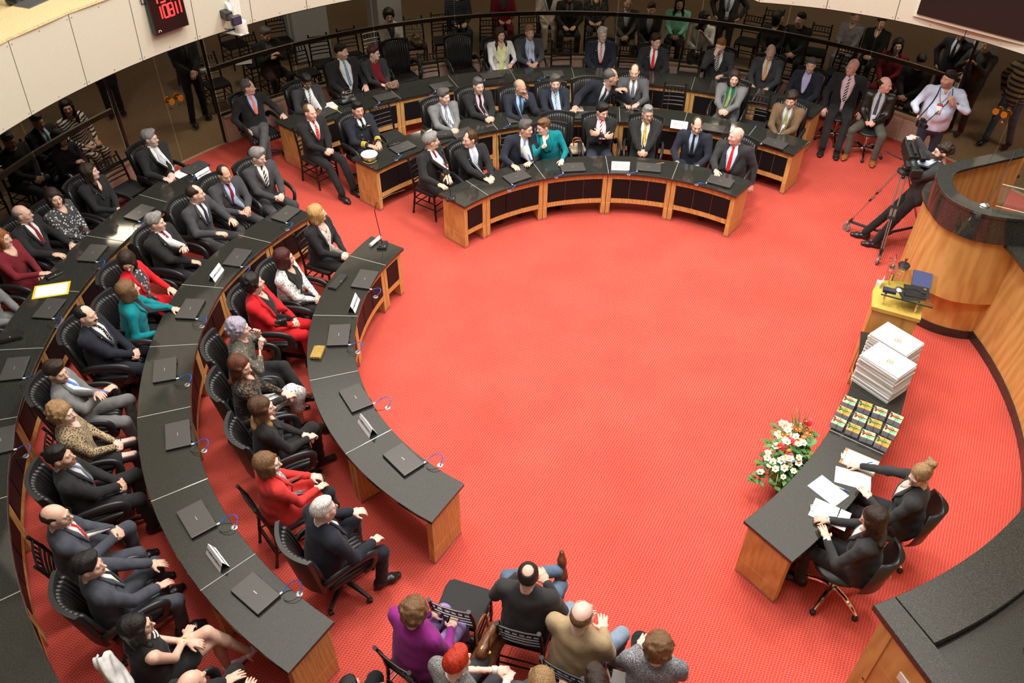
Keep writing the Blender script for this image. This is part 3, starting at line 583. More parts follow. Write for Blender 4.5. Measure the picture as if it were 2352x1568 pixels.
# ---------------------------------------------------------------- chairs (front = +Y)
def make_armchair():
    r = root('leather_armchair', (0, 0, 0), label='x', cat='chair', group='black leather swivel armchairs')
    mb = MB(); n = 11; w = .50
    for k in range(n):       # ribbed seat cushion
        x = -w/2+w*(k+.5)/n
        mb.tube([(x, -.22, .44), (x, -.1, .452), (x, .1, .458), (x, .22, .452), (x, .26, .42)], [.026, .028, .029, .029, .024], 6, flat=1.5)
    mb.box((0, .0, .42), (.48, .46, .05)); part('seat', mb, M_LEATH, r, smooth='all')
    mb = MB(); n = 13; w = .50
    for k in range(n):       # ribbed backrest, curved in plan and leaning back
        u = (k+.5)/n-.5; x = u*w; cv = .10*(1-(2*u)**2)
        tp = .97-.03*(2*u)**2
        P = [(x*.86, -.22-cv*.7, .46), (x*.95, -.25-cv*.9, .62), (x, -.28-cv, .80), (x*.97, -.32-cv, .96), (x*.93, -.345-cv, tp+.03)]
        mb.tube(P, [.020, .024, .025, .024, .016], 6, flat=1.35)
    part('backrest', mb, M_LEATH, r, smooth='all')
    A, B = [], []
    for k in range(15):
        u = k/14-.5; x = u*.55; cv = .10*(1-(2*u)**2)
        A.append((x, -.29-cv)); B.append((x*1.02, -.33-cv))
    mb = MB(); vs = []; 
    for (a, b) in zip(A, B): vs += [(a[0]*.88, a[1]+.03, .46), (b[0]*.88, b[1]+.03, .46), (b[0], b[1]-.055, 1.03), (a[0], a[1]-.055, 1.03)]
    fs = []
    for k in range(14):
        q = 4*k; fs += [(q, q+4, q+5, q+1), (q+1, q+5, q+6, q+2), (q+2, q+6, q+7, q+3), (q+3, q+7, q+4, q)]
    fs += [(3, 2, 1, 0), (56, 57, 58, 59)]
    mb.add(vs, fs); part('back_shell', mb, M_PLAST, r, smooth=True)
    for s in (-1, 1):        # looped padded armrests
        mb = MB(); P = [(s*.27, -.27, .60), (s*.295, -.20, .66), (s*.30, -.05, .69), (s*.295, .12, .685), (s*.285, .22, .64), (s*.27, .235, .55), (s*.255, .20, .45), (s*.24, .12, .40)]
        mb.tube(arc3([Vector(p) for p in P], 3), .023, 8, flat=1.9); part('armrest', mb, M_PLAST, r, smooth='all')
    mb = MB(); mb.lathe([(.03, .07), (.03, .3), (.05, .3), (.05, .4)], n=10); part('column', mb, M_PLAST, r, smooth=True)
    mb = MB()
    for k in range(5):
        a = 2*math.pi*k/5+.3; c, s = math.cos(a), math.sin(a)
        mb.tube([(.03*c, .03*s, .11), (.16*c, .16*s, .10), (.31*c, .31*s, .07)], [.03, .026, .018], 6)
    part('star_base', mb, M_PLAST, r, smooth=True)
    for k in range(5):
        a = 2*math.pi*k/5+.3; M = Matrix.Rotation(a+.8, 3, 'Z')@Matrix.Rotation(math.pi/2, 3, 'X')
        mb = MB(); mb.lathe([(.01, -.022), (.026, -.02), (.026, .02), (.01, .022)], (.31*math.cos(a), .31*math.sin(a), .027), 10, 0, M); part('caster', mb, M_RUBBER, r)
    return r
def make_chiavari():
    r = root('chiavari_chair', (0, 0, 0), label='x', cat='chair', group='black bamboo-style banquet chairs')
    mb = MB(); mb.prism([(-.20, -.19), (.20, -.19), (.215, .12), (.20, .19), (.16, .21), (-.16, .21), (-.20, .19), (-.215, .12)], .435, .475); part('seat_cushion', mb, plain((.016, .016, .016), .8), r, bevel=.012, seg=2)
    mb = MB(); mb.box((0, 0, .425), (.40, .38, .022)); part('seat_frame', mb, M_BLKWOOD, r)
    for s in (-1, 1):
        P = [(s*.185, -.26, 0), (s*.19, -.215, .25), (s*.19, -.20, .43), (s*.185, -.235, .68), (s*.175, -.30, .915)]
        rr = []; Q = arc3([Vector(p) for p in P], 5)
        mb = MB(); mb.tube(Q, [.0155 if i % 4 else .0195 for i in range(len(Q))], 8); part('back_post', mb, M_BLKWOOD, r, smooth=True)
        mb = MB(); mb.tube([(s*.185, .19, 0), (s*.19, .185, .15), (s*.19, .18, .30), (s*.19, .18, .43)], [.013, .019, .015, .018], 8); part('front_leg', mb, M_BLKWOOD, r, smooth=True)
    def yz(z): return -.20-.10*max(0, (z-.43)/.485)**1.4
    for z in (.56, .625, .69, .76, .86):
        mb = MB(); mb.tube([(-.18, yz(z), z), (-.06, yz(z)-.012, z), (.06, yz(z)-.012, z), (.18, yz(z), z)], .0105, 7); part('back_rail', mb, M_BLKWOOD, r, smooth=True)
    for x in (-.12, -.06, 0, .06, .12):
        mb = MB(); mb.tube([(x, yz(.76)-.012, .76), (x, yz(.81)-.012, .81), (x, yz(.86)-.012, .86)], [.006, .011, .006], 6); part('spindle', mb, M_BLKWOOD, r, smooth=True)
    mb = MB()
    for z in (.16, .27):
        mb.tube([(-.187, .187, z), (.187, .187, z)], .009, 6); mb.tube([(-.187, -.225, z), (.187, -.225, z)], .009, 6)
        for s in (-1, 1): mb.tube([(s*.187, .187, z+.03), (s*.19, -.222, z+.03)], .009, 6)
    part('stretchers', mb, M_BLKWOOD, r, smooth=True)
    return r
def make_task():
    r = root('task_chair', (0, 0, 0), label='x', cat='chair', group='black office chairs with chrome base')
    mb = MB(); mb.ell((0, .02, .455), (.25, .25, .05), 18, 8); part('seat', mb, M_LEATH, r, smooth='all')
    n = 12; vs = []; prof = [(.44, -.20, .20), (.52, -.225, .255), (.65, -.235, .28), (.78, -.255, .275), (.87, -.27, .235), (.91, -.28, .16)]
    for (z, y, w) in prof:
        for s in (1, -1):
            for k in range(n+1):
                u = k/n*2-1; u = u*s; cv = .09*(1-u*u); vs.append((u*w, y-cv+(.0 if s > 0 else -.045*(1-abs(u)**6)-.004), z))
    m = 2*(n+1); fs = [(i*m+k, (i+1)*m+k, (i+1)*m+(k+1) % m, i*m+(k+1) % m) for i in range(len(prof)-1) for k in range(m)]
    fs += [tuple(range(m)), tuple((len(prof)-1)*m+k for k in range(m-1, -1, -1))]
    mb = MB(); mb.add(vs, fs); part('backrest', mb, M_LEATH, r, smooth='all')
    mb = MB(); mb.box((0, -.385, .62), (.045, .004, .018)); part('maker_tag', mb, M_PAPER, r)
    mb = MB(); mb.tube([(0, -.05, .40), (0, -.24, .42), (0, -.33, .52)], .022, 6, flat=2); part('back_bracket', mb, M_PLAST, r)
    mb = MB(); mb.lathe([(.025, .09), (.025, .3), (.045, .3), (.05, .41)], n=12); part('column', mb, M_CHROME, r, smooth=True)
    for k in range(5):
        a = 2*math.pi*k/5+.5; c, s = math.cos(a), math.sin(a)
        mb = MB(); mb.tube([(.02*c, .02*s, .12), (.15*c, .15*s, .125), (.25*c, .25*s, .10), (.32*c, .32*s, .07)], [.026, .024, .02, .014], 8); part('base_leg', mb, M_CHROME, r, smooth=True)
        mb = MB(); mb.ell((.32*c, .32*s, .030), (.030, .030, .030), 10, 6); part('caster', mb, M_RUBBER, r, smooth=True)
    return r
CH = {}
def chair(kind, x, y, face, label, z=0):
    mk = {'arm': make_armchair, 'chi': make_chiavari, 'task': make_task}[kind]
    if kind not in CH:
        o = CH[kind] = mk(); o.location = (x, y, z); o.rotation_euler = (0, 0, (face-90)*D2R); o['label'] = label
    else: o = dup(CH[kind], (x, y, z), (face-90)*D2R, label)
    return o
# ---------------------------------------------------------------- people: implicit bodies, surface nets
f32 = np.float32
def _cap(P, a, b, ra, rb):
    pa = P-a; ba = b-a; h = np.clip((pa@ba)/max(ba@ba, 1e-9), 0, 1)
    return np.sqrt(((pa-h[..., None]*ba)**2).sum(-1))-(ra+(rb-ra)*h)
def _ecap(P, a, b, ra, rb, ux, uy):   # elliptic capsule: radii (x,y) at both ends, ux/uy lateral axes
    ba = b-a; L = np.sqrt(ba@ba)+1e-9; w = ba/L; pa = P-a
    t = pa@w; tc = np.clip(t, 0, L); h = tc/L
    rx = ra[0]+(rb[0]-ra[0])*h; ry = ra[1]+(rb[1]-ra[1])*h; rm = np.minimum(rx, ry)
    q = np.sqrt((pa@ux/rx)**2+(pa@uy/ry)**2+((t-tc)/rm)**2)
    return (q-1)*rm
def V3(*a): return np.array(a, f32)
def cap(a, b, ra, rb=None, k=.03): return ('c', V3(*a), V3(*b), ra, ra if rb is None else rb, k)
def ecap(a, b, ra, rb, ux=(1, 0, 0), uy=(0, 1, 0), k=.04): return ('e', V3(*a), V3(*b), ra, rb, V3(*ux), V3(*uy), k)
def ell(c, r, k=.02, R=None):
    return ('l', V3(*c), V3(*r), k, None if R is None else np.array(R, f32))
def sub(p): return ('-', p)
def _ev(p, P):
    if p[0] == 'c': return _cap(P, *p[1:5])
    if p[0] == 'e': return _ecap(P, *p[1:7])
    q = P-p[1]
    if p[4] is not None: q = q@p[4]
    q = q/p[2]; n = np.sqrt((q*q).sum(-1)); return (n-1)*float(p[2].min()) if True else n
def _bb(p):
    if p[0] == 'c': r = max(p[3], p[4]); return np.minimum(p[1], p[2])-r, np.maximum(p[1], p[2])+r
    if p[0] == 'e': r = max(*p[3], *p[4]); return np.minimum(p[1], p[2])-r, np.maximum(p[1], p[2])+r
    r = float(p[2].max()); return p[1]-r, p[1]+r
def _k(p): return p[5] if p[0] == 'c' else p[7] if p[0] == 'e' else p[3]
def smin(a, b, k):
    h = np.clip(.5+.5*(b-a)/k, 0, 1); return b+(a-b)*h-k*h*(1-h)
def sdf_at(prims, P):
    P = np.asarray(P, f32); F = np.full(P.shape[:-1], 1., f32)
    for p in prims:
        if p[0] == '-': F = -smin(-F, _ev(p[1], P), _k(p[1]))
        else: F = smin(F, _ev(p, P), _k(p))
    return F
_OFF = np.array([(i, j, k) for i in (0, 1) for j in (0, 1) for k in (0, 1)])
_EDG = [(a, b) for a in range(8) for b in range(a+1, 8) if bin(a ^ b).count('1') == 1]
def snets(F, org, vox):
    Sg = F < 0; n = np.array(F.shape)
    c = np.zeros(n-1, np.int8)
    for o in _OFF: c += Sg[o[0]:n[0]-1+o[0], o[1]:n[1]-1+o[1], o[2]:n[2]-1+o[2]]
    idx = np.argwhere((c > 0) & (c < 8))
    v = np.stack([F[idx[:, 0]+o[0], idx[:, 1]+o[1], idx[:, 2]+o[2]] for o in _OFF], 1)
    acc = np.zeros((len(idx), 3)); cnt = np.zeros(len(idx))
    for a, b in _EDG:
        s = (v[:, a] < 0) != (v[:, b] < 0); d = v[:, a]-v[:, b]; t = np.where(s, v[:, a]/np.where(d == 0, 1, d), 0)
        acc += (_OFF[a]+t[:, None]*(_OFF[b]-_OFF[a]))*s[:, None]; cnt += s
    vs = org+(idx+acc/cnt[:, None])*vox
    ids = np.full(n-1, -1, np.int32); ids[tuple(idx.T)] = np.arange(len(idx))
    out = []
    for ax in range(3):
        o1, o2 = [(1, 2), (2, 0), (0, 1)][ax]
        sl = [slice(0, n[i]) for i in range(3)]; A = Sg[tuple(slice(0, n[i]-1) if i == ax else slice(1, n[i]-1) for i in range(3))]
        B = Sg[tuple(slice(1, n[i]) if i == ax else slice(1, n[i]-1) for i in range(3))]
        e = np.argwhere(A != B)
        if not len(e): continue
        inside = A[tuple(e.T)]
        e = e.copy(); e[:, o1] += 1; e[:, o2] += 1
        def cell(d1, d2):
            q = e.copy(); q[:, o1] -= d1; q[:, o2] -= d2; return ids[tuple(q.T)]
        q = np.stack([cell(1, 1), cell(0, 1), cell(0, 0), cell(1, 0)], 1)
        q[~inside] = q[~inside][:, ::-1]; out.append(q)
    return vs.astype(f32), np.concatenate(out)
def sdf_mesh(prims, vox, fold=0, seed=0):
    lo = np.min([_bb(p)[0] for p in prims if p[0] != '-'], 0)-2.5*vox; hi = np.max([_bb(p)[1] for p in prims if p[0] != '-'], 0)+2.5*vox
    n = np.ceil((hi-lo)/vox).astype(int)+1; F = np.full(n, 1., f32)
    ax = [lo[i]+np.arange(n[i])*vox for i in range(3)]
    for p in prims:
        q = p[1] if p[0] == '-' else p; a, b = _bb(q); m = _k(q)+2.5*vox
        i0 = np.maximum(((a-m-lo)/vox).astype(int), 0); i1 = np.minimum(((b+m-lo)/vox).astype(int)+2, n)
        if (i1 <= i0).any(): continue
        sl = tuple(slice(i0[i], i1[i]) for i in range(3))
        P = np.stack(np.meshgrid(*[ax[i][sl[i]] for i in range(3)], indexing='ij'), -1).astype(f32)
        d = _ev(q, P)
        F[sl] = -smin(-F[sl], d, _k(q)) if p[0] == '-' else smin(F[sl], d, _k(q))
    if fold:
        X, Y, Z = [g.astype(f32) for g in np.meshgrid(*ax, indexing='ij', sparse=True)]
        s = seed*1.7
        F = F+fold*(np.sin(31*X+17*Z+9*np.sin(13*Y+s)+s)*np.sin(27*Y-23*Z+s*2)+.6*np.sin(52*Z+19*X-21*Y+s))
    return snets(F, lo, vox)
def np_mesh(name, vs, qs, col=None, smooth=True):
    me = bpy.data.meshes.new(name); nv, nq = len(vs), len(qs)
    me.vertices.add(nv); me.vertices.foreach_set('co', np.asarray(vs, f32).ravel())
    me.loops.add(nq*4); me.loops.foreach_set('vertex_index', np.asarray(qs, np.int32).ravel())
    me.polygons.add(nq); me.polygons.foreach_set('loop_start', np.arange(nq, dtype=np.int32)*4)
    try: me.polygons.foreach_set('loop_total', np.full(nq, 4, np.int32))
    except Exception: pass
    if smooth: me.polygons.foreach_set('use_smooth', np.ones(nq, bool))
    if col is not None:
        at = me.color_attributes.new('Col', 'FLOAT_COLOR', 'POINT'); at.data.foreach_set('color', np.asarray(col, f32).ravel())
    me.update(calc_edges=True); return me
# ---- head template (face +Y); masks: 1 lips 2 brows 3 eye white 4 iris 5 beard zone 6 moustache zone 7 scalp
def head_prims(fat=0.):
    f = fat
    return [ell((0, -.016, .026), (.076, .098, .092), .02), ell((0, .026, -.030), (.063+.008*f, .066, .084), .03),
            ell((0, .036, -.086), (.046+.014*f, .046, .032+.006*f), .03), ell((.038, .06, -.034), (.026+.006*f, .026, .026), .02), ell((-.038, .06, -.034), (.026+.006*f, .026, .026), .02),
            cap((-.034, .083, .016), (.034, .083, .016), .0115, k=.015), sub(ell((.031, .100, -.002), (.0165, .016, .0115), .012)), sub(ell((-.031, .100, -.002), (.0165, .016, .0115), .012)),
            ell((.031, .0825, -.002), (.0125, .0125, .0105), .003), ell((-.031, .0825, -.002), (.0125, .0125, .0105), .003),
            cap((0, .092, .000), (0, .113, -.036), .0085, .0135, k=.012), cap((-.011, .098, -.040), (.011, .098, -.040), .0095, k=.008),
            ell((0, .089, -.066), (.024, .012, .006), .008), ell((0, .088, -.073), (.021, .011, .006), .006), ell((0, .079, -.102), (.021, .018, .016), .02),
            ell((.078, -.008, -.012), (.010, .021, .032), .008), ell((-.078, -.008, -.012), (.010, .021, .032), .008),
            cap((0, -.018, -.06), (0, -.040, -.20), .054+.010*f, .060+.012*f, k=.04)]
_HT = {}
def head_tpl(vox, fat):
    key = (vox, round(fat, 1))
    if key in _HT: return _HT[key]
    vs, qs = sdf_mesh(head_prims(fat), vox)
    x, y, z = vs.T; ax = abs(x); m = np.zeros(len(vs), np.int8)
    fr = y > .03
    m[(z < -.048) & (y > -.005) & (z > -.135) & (ax < .085)] = 5
    m[(z < -.02) & (z > -.13) & (ax > .05) & (y > -.01) & (y < .05)] = 5
    m[fr & (z < -.046) & (z > -.064) & (ax < .030) & (y > .07)] = 6
    m[(y > .083) & (ax < .024) & (z < -.061) & (z > -.079)] = 1
    m[(y > .070) & (ax > .013) & (ax < .048) & (z > .0155+.05*np.maximum(0, ax-.036)*0) & (z < .0235) ] = 2
    e = np.sqrt(((ax-.031)/.0130)**2+((z+.002)/.0070)**2); m[(e < 1) & (y > .078)] = 3
    e = np.sqrt(((ax-.031)**2+(z+.002)**2)); m[(e < .0060) & (y > .078)] = 4
    m[(m == 0) & (z > .045) & (y < .085)] = 7
    m[(m == 0) & (z > -.02) & (y < -.02) & (ax < .084)] = 7
    _HT[key] = (vs, qs, m); return _HT[key]
def rot_zx(yaw, pitch=0, roll=0):     # +yaw = to the left (ccw), +pitch = nod down
    a, b, c = yaw*D2R, -pitch*D2R, roll*D2R
    Rz = np.array([[math.cos(a), -math.sin(a), 0], [math.sin(a), math.cos(a), 0], [0, 0, 1]])
    Rx = np.array([[1, 0, 0], [0, math.cos(b), -math.sin(b)], [0, math.sin(b), math.cos(b)]])
    Ry = np.array([[math.cos(c), 0, math.sin(c)], [0, 1, 0], [-math.sin(c), 0, math.cos(c)]])
    return Rz@Rx@Ry
# ---- hand templates: wrist at origin, fingers +Y, palm -Z, thumb +X (left hand)
_HD = {}
def hand_tpl(pose, vox):
    key = (pose, vox)
    if key in _HD: return _HD[key]
    curl = {'flat': (6, 8, 6), 'relax': (22, 28, 18), 'clasp': (48, 55, 30), 'fist': (70, 85, 50), 'hold': (38, 45, 30), 'point': (70, 85, 50)}[pose]
    Zx = dict(ux=(1, 0, 0), uy=(0, 0, 1))
    P = [ecap((0, 0, 0), (.0, .045, 0), (.027, .018), (.036, .0145), k=.015, **Zx), ecap((.0, .04, 0), (0, .082, 0), (.037, .0145), (.040, .0125), k=.012, **Zx), cap((0, -.022, 0), (0, .01, 0), .0235, .022, k=.015)]
    for i, (x, L, sp) in enumerate(((.030, .070, .09), (.0105, .079, .02), (-.0095, .073, -.05), (-.029, .058, -.14))):
        p = np.array((x, .088, 0)); ang = 0; d = sp
        cu = curl if not (pose == 'point' and i == 0) else (8, 5, 5)
        for j, (fr, r0, r1) in enumerate(((.45, .0100, .0092), (.32, .0092, .0086), (.25, .0084, .0072))):
            ang += cu[j]*D2R*(1+.06*i); q = p+np.array((math.sin(d)*math.cos(ang), math.cos(d)*math.cos(ang), -math.sin(ang)))*L*fr
            P.append(cap(p, q, r0, r1, k=.004)); p = q
    t = {'flat': .9, 'relax': .7, 'clasp': .35, 'fist': .2, 'hold': .45, 'point': .2}[pose]
    a = np.array((.026, .018, -.004)); b = a+np.array((math.sin(t)*.045, math.cos(t)*.045, -.014)); c = b+np.array((math.sin(t*.5)*.032, math.cos(t*.5)*.032, -.012))
    P += [cap(a, b, .0145, .0115, k=.012), cap(b, c, .0110, .0085, k=.005)]
    vs, qs = sdf_mesh(P, vox); _HD[key] = (vs, qs); return _HD[key]
# ---- hair templates (head frame)
SC = ell((0, -.020, .034), (.085, .106, .098), .02)
def hair_prims(st):
    face = sub(ell((0, .088, -.048), (.074, .075, .098), .012))
    H = [SC]
    ears = [sub(ell((.088, .012, -.03), (.03, .042, .05), .01)), sub(ell((-.088, .012, -.03), (.03, .042, .05), .01))]
    nape = sub(ell((0, -.02, -.175), (.14, .16, .105), .015))
    if st == 'short': return [ell((0, -.020, .034), (.082, .103, .094), .02), ell((0, .02, .105), (.055, .06, .022), .03), face, *ears, nape]
    if st == 'full': return [ell((0, -.022, .038), (.088, .110, .101), .02), ell((-.02, .04, .110), (.055, .05, .026), .03), face, *ears, sub(ell((0, -.02, -.19), (.14, .16, .11), .015))]
    if st == 'balding': return [ell((0, -.020, .030), (.081, .102, .092), .02), face, *ears, nape, sub(ell((0, .075, .108), (.050, .068, .062), .03))]
    if st == 'ring': return [ell((0, -.022, .020), (.0805, .101, .085), .02), face, *ears, nape, sub(ell((0, .02, .115), (.078, .112, .095), .015)), sub(ell((0, .10, .03), (.1, .075, .2), .01))]
    if st == 'crown': return [ell((0, -.020, .030), (.081, .102, .092), .02), face, *ears, nape, sub(ell((0, -.045, .125), (.045, .05, .05), .01))]
    if st == 'curly': 
        L = [ell((0, -.022, .036), (.087, .106, .098), .02)]; rg = random.Random(3)
        for i in range(60):
            a, b = rg.uniform(0, 6.28), rg.uniform(-.25, 1); c = math.sqrt(max(0, 1-b*b)); L.append(ell((.082*c*math.cos(a), -.022+.10*c*math.sin(a), .036+.092*b), (.022, .022, .022), .008))
        return L+[face, *ears, sub(ell((0, -.02, -.19), (.14, .16, .11), .015))]
    if st == 'bob': return [ell((0, -.025, .035), (.096, .114, .106), .02), ecap((0, -.045, .02), (0, -.055, -.105), (.102, .085), (.098, .075), k=.03), ecap((.078, .03, .02), (.076, .03, -.09), (.022, .045), (.02, .035), k=.02), ecap((-.078, .03, .02), (-.076, .03, -.09), (.022, .045), (.02, .035), k=.02), face]
    if st == 'puff':
        L = [ell((0, -.03, .045), (.105, .118, .110), .02), ell((0, -.055, -.03), (.102, .085, .085), .03)]; rg = random.Random(5)
        for i in range(50):
            a, b = rg.uniform(0, 6.28), rg.uniform(-.7, 1); c = math.sqrt(max(0, 1-b*b)); L.append(ell((.098*c*math.cos(a), -.035+.108*c*math.sin(a), .03+.108*b), (.024, .024, .024), .01))
        return L+[face]
    if st == 'long': return [ell((0, -.024, .036), (.090, .110, .102), .02), ecap((0, -.055, .03), (0, -.115, -.20), (.098, .075), (.110, .042), k=.03), ecap((0, -.115, -.20), (0, -.125, -.36), (.110, .042), (.075, .022), k=.03),
                             ecap((.08, .01, .02), (.098, .045, -.18), (.022, .05), (.026, .032), k=.02), ecap((-.08, .01, .02), (-.098, .045, -.18), (.022, .05), (.026, .032), k=.02), cap((.098, .045, -.17), (.095, .07, -.30), .028, .014), cap((-.098, .045, -.17), (-.095, .07, -.30), .028, .014), face]
    if st == 'bun': return [ell((0, -.022, .034), (.085, .106, .098), .02), ell((0, -.115, .085), (.052, .048, .048), .012), ell((.03, -.14, .10), (.03, .03, .03), .012), ell((-.03, -.135, .11), (.028, .03, .028), .012), face, *ears, nape]
    if st == 'comb': return [ell((0, -.022, .036), (.085, .106, .097), .02), ell((0, -.06, -.03), (.080, .062, .06), .03), face, *ears, sub(ell((0, .085, .10), (.05, .05, .045), .02))]
_HM = {}
def hair_mesh(st, vox):
    if (st, vox) not in _HM:
        pr = hair_prims(st); vs, qs = sdf_mesh(pr, vox, fold=.0016 if st in ('short', 'ring', 'balding', 'crown') else .0028, seed=hash(st) % 7 if False else len(st)); _HM[(st, vox)] = (vs, qs)
    return _HM[(st, vox)]
def hair_mat(col, c2=None):
    key = ('hair', tuple(col), c2)
    if key in _MC: return _MC[key]
    m, t, b = base('hair_%d' % len(_MC), col, .42, 0, .4); v = coord(t, scale=(60, 60, 6)); f = noise(t, v, 2.2, 3, .6)
    c = ramp(t, f, [(.32, [x*.42 for x in col]), (.5, col), (.68, [min(1, x*1.55) for x in col])])
    if c2:
        g = nd(t, 'ShaderNodeTexCoord'); sp = nd(t, 'ShaderNodeSeparateXYZ'); t.links.new(g.outputs['Generated'], sp.inputs[0])
        k = ramp(t, sp.outputs['Z'], [(.25, (1, 1, 1)), (.7, (0, 0, 0))]); mx = nd(t, 'ShaderNodeMix', data_type='RGBA'); t.links.new(k, mx.inputs[0]); t.links.new(c, mx.inputs[6]); mx.inputs[7].default_value = (*c2, 1); c = mx.outputs[2]
    t.links.new(c, b.inputs['Base Color']); bump(t, b, f, .008, .9); _MC[key] = m; return m
def skin_mat():
    m, t, b = base('skin', (.6, .35, .25), .48, 0, .4); a = nd(t, 'ShaderNodeVertexColor', layer_name='Col'); f = noise(t, coord(t), 45, 3)
    mx = nd(t, 'ShaderNodeMix', data_type='RGBA', blend_type='MULTIPLY'); mx.inputs[0].default_value = 1; t.links.new(a.outputs[0], mx.inputs[6]); t.links.new(ramp(t, f, [(.3, (.92, .9, .9)), (.7, (1.06, 1.04, 1.04))]), mx.inputs[7]); t.links.new(mx.outputs[2], b.inputs['Base Color'])
    return m
M_SKIN = skin_mat()
M_SPEC = plain((.03, .025, .02), .3); M_SPECG = plain((.55, .5, .4), .25, .8)
_GL = {}
def glasses_mesh():
    if 'g' not in _GL:
        mb = MB()
        for s in (-1, 1):
            mb.tube([(s*.031+.021*math.cos(a), .103, -.003+.0155*math.sin(a)) for a in [2*math.pi*k/14 for k in range(15)]], .0016, 5, cap=False)
            mb.tube([(s*.052, .102, .003), (s*.076, .08, .004), (s*.083, .0, .0)], .0016, 5)
        mb.tube([(-.010, .105, .0), (0, .109, .003), (.010, .105, .0)], .0016, 5); _GL['g'] = mb.mesh('glasses')
    return _GL['g']
_SH = {}
def shoe_mesh(kind):
    if kind not in _SH:
        if kind == 'heel': P = [cap((0, -.02, .07), (0, .06, .045), .034, .032), ecap((0, .06, .03), (0, .155, .022), (.036, .022), (.026, .016), (1, 0, 0), (0, 0, 1)), cap((0, -.045, .06), (0, -.055, .004), .013, .008, k=.01)]
        elif kind == 'boot': P = [cap((0, -.02, .26), (0, -.02, .08), .052, .045), ecap((0, -.03, .045), (0, .15, .034), (.040, .04), (.036, .028), (1, 0, 0), (0, 0, 1)), cap((0, -.05, .05), (0, -.055, .012), .024, .02, k=.01)]
        else: P = [cap((0, -.03, .085), (0, -.03, .05), .045, .043), ecap((0, -.045, .045), (0, .10, .036), (.041, .042), (.045, .034), (1, 0, 0), (0, 0, 1)), ecap((0, .10, .034), (0, .175, .028), (.045, .032), (.034, .022), (1, 0, 0), (0, 0, 1)), sub(ell((0, 0, -.10), (.3, .3, .10), .002))]
        vs, qs = sdf_mesh(P, .010); _SH[kind] = np_mesh('shoe', vs, qs)
    return _SH[kind]
def unit(v): v = np.asarray(v, float); return v/max(np.linalg.norm(v), 1e-9)
def ik(a, t, l1, l2, hint):
    a, t = np.asarray(a, float), np.asarray(t, float); d = t-a; L = np.linalg.norm(d)
    if L > (l1+l2)*.995: t = a+d/L*(l1+l2)*.995; d = t-a; L = np.linalg.norm(d)
    L = max(L, abs(l1-l2)+.02); u = d/max(np.linalg.norm(d), 1e-9); x = (l1*l1-l2*l2+L*L)/(2*L); h = math.sqrt(max(l1*l1-x*x, 0))
    n = np.asarray(hint, float); n = unit(n-u*(n@u)); return a+u*x+n*h, t
SKIN = {'p': (.76, .52, .43), 'l': (.70, .45, .34), 't': (.60, .36, .255), 'd': (.47, .27, .18), 'b': (.17, .085, .055), 'r': (.78, .46, .37)}
HC = {'black': (.012, .010, .009), 'dk': (.028, .016, .010), 'brown': (.075, .035, .016), 'lb': (.17, .09, .04), 'auburn': (.10, .03, .012), 'wine': (.06, .012, .012), 'blond': (.50, .30, .11), 'dblond': (.30, .18, .08), 'gray': (.25, .24, .23), 'dgray': (.10, .095, .09), 'white': (.62, .60, .56), 'lilac': (.36, .33, .42), 'red': (.45, .03, .008), 'ginger': (.28, .10, .03)}
CO = {'blk': (.017, .017, .018), 'chr': (.033, .033, .035), 'nvy': (.018, .021, .034), 'dnv': (.014, .016, .026), 'gr': (.17, .17, .17), 'mgr': (.085, .086, .092), 'dgr': (.052, .052, .057), 'slate': (.058, .064, .082), 'brn': (.16, .10, .052), 'tan': (.38, .28, .16), 'red': (.56, .010, .016), 'coral': (.60, .035, .03), 'teal': (.0, .20, .23), 'wht': (.72, .71, .68), 'lblue': (.42, .52, .74), 'pale': (.58, .66, .84), 'pink': (.72, .52, .58), 'purple': (.25, .02, .20), 'olive': (.10, .095, .075), 'mint': (.25, .62, .44), 'maroon': (.18, .012, .02), 'cream': (.66, .62, .54), 'yel': (.80, .80, .42), 'green': (.008, .13, .075), 'jeans': (.10, .15, .23), 'djeans': (.025, .035, .06), 'ltjean': (.22, .29, .38), 'brownlea': (.017, .012, .009), 'gray2': (.30, .30, .33), 'lilac': (.33, .23, .52), 'salmon': (.86, .20, .16), 'orange': (.90, .40, .13), 'tred': (.62, .015, .015), 'tmar': (.22, .014, .02), 'tblue': (.10, .20, .60), 'tnv': (.016, .024, .06), 'tgold': (.65, .45, .05), 'silver': (.50, .53, .58), 'lav': (.48, .44, .70), 'tblk': (.014, .014, .015), 'tteal': (.015, .12, .20), 'olvt': (.30, .30, .10), 'tgr': (.15, .16, .20)}
def mt(spec):
    """'blk' or 'tred:stripe:wht:1.5'"""
    if isinstance(spec, tuple): return cloth(spec)
    q = spec.split(':'); c = CO[q[0]]
    if q[0] == 'brownlea': return plain(c, .38, 0, .5, .3, 20)
    if len(q) == 1: return cloth(c)
    return cloth(c, q[1], CO[q[2]] if len(q) > 2 else (.5, .5, .5), float(q[3]) if len(q) > 3 else 1)
ARM = {'lap': ((.11, .30, .66, 'flat'),)*2, 'clasp': ((.035, .30, .64, 'clasp'),)*2, 'ctab': ((.035, .46, .80, 'clasp'),)*2, 'tab': ((.15, .44, .80, 'relax'),)*2,
       'rest': ((.27, .22, .74, 'relax'),)*2, 'cross': ((-.035, .22, .93, 'relax', None, ((1, -.05, .12), (0, 1, .15))), (-.05, .235, .885, 'relax', None, ((-1, -.1, .1), (0, 1, .15)))), 'down': ((.23, .02, .55, 'relax'),)*2, 'hang': ((.22, .04, .72, 'relax'),)*2, 'table2': ((.06, .44, .80, 'flat'), (.12, .46, .80, 'flat')),
       'under': ((.10, .36, .64, 'relax'),)*2}
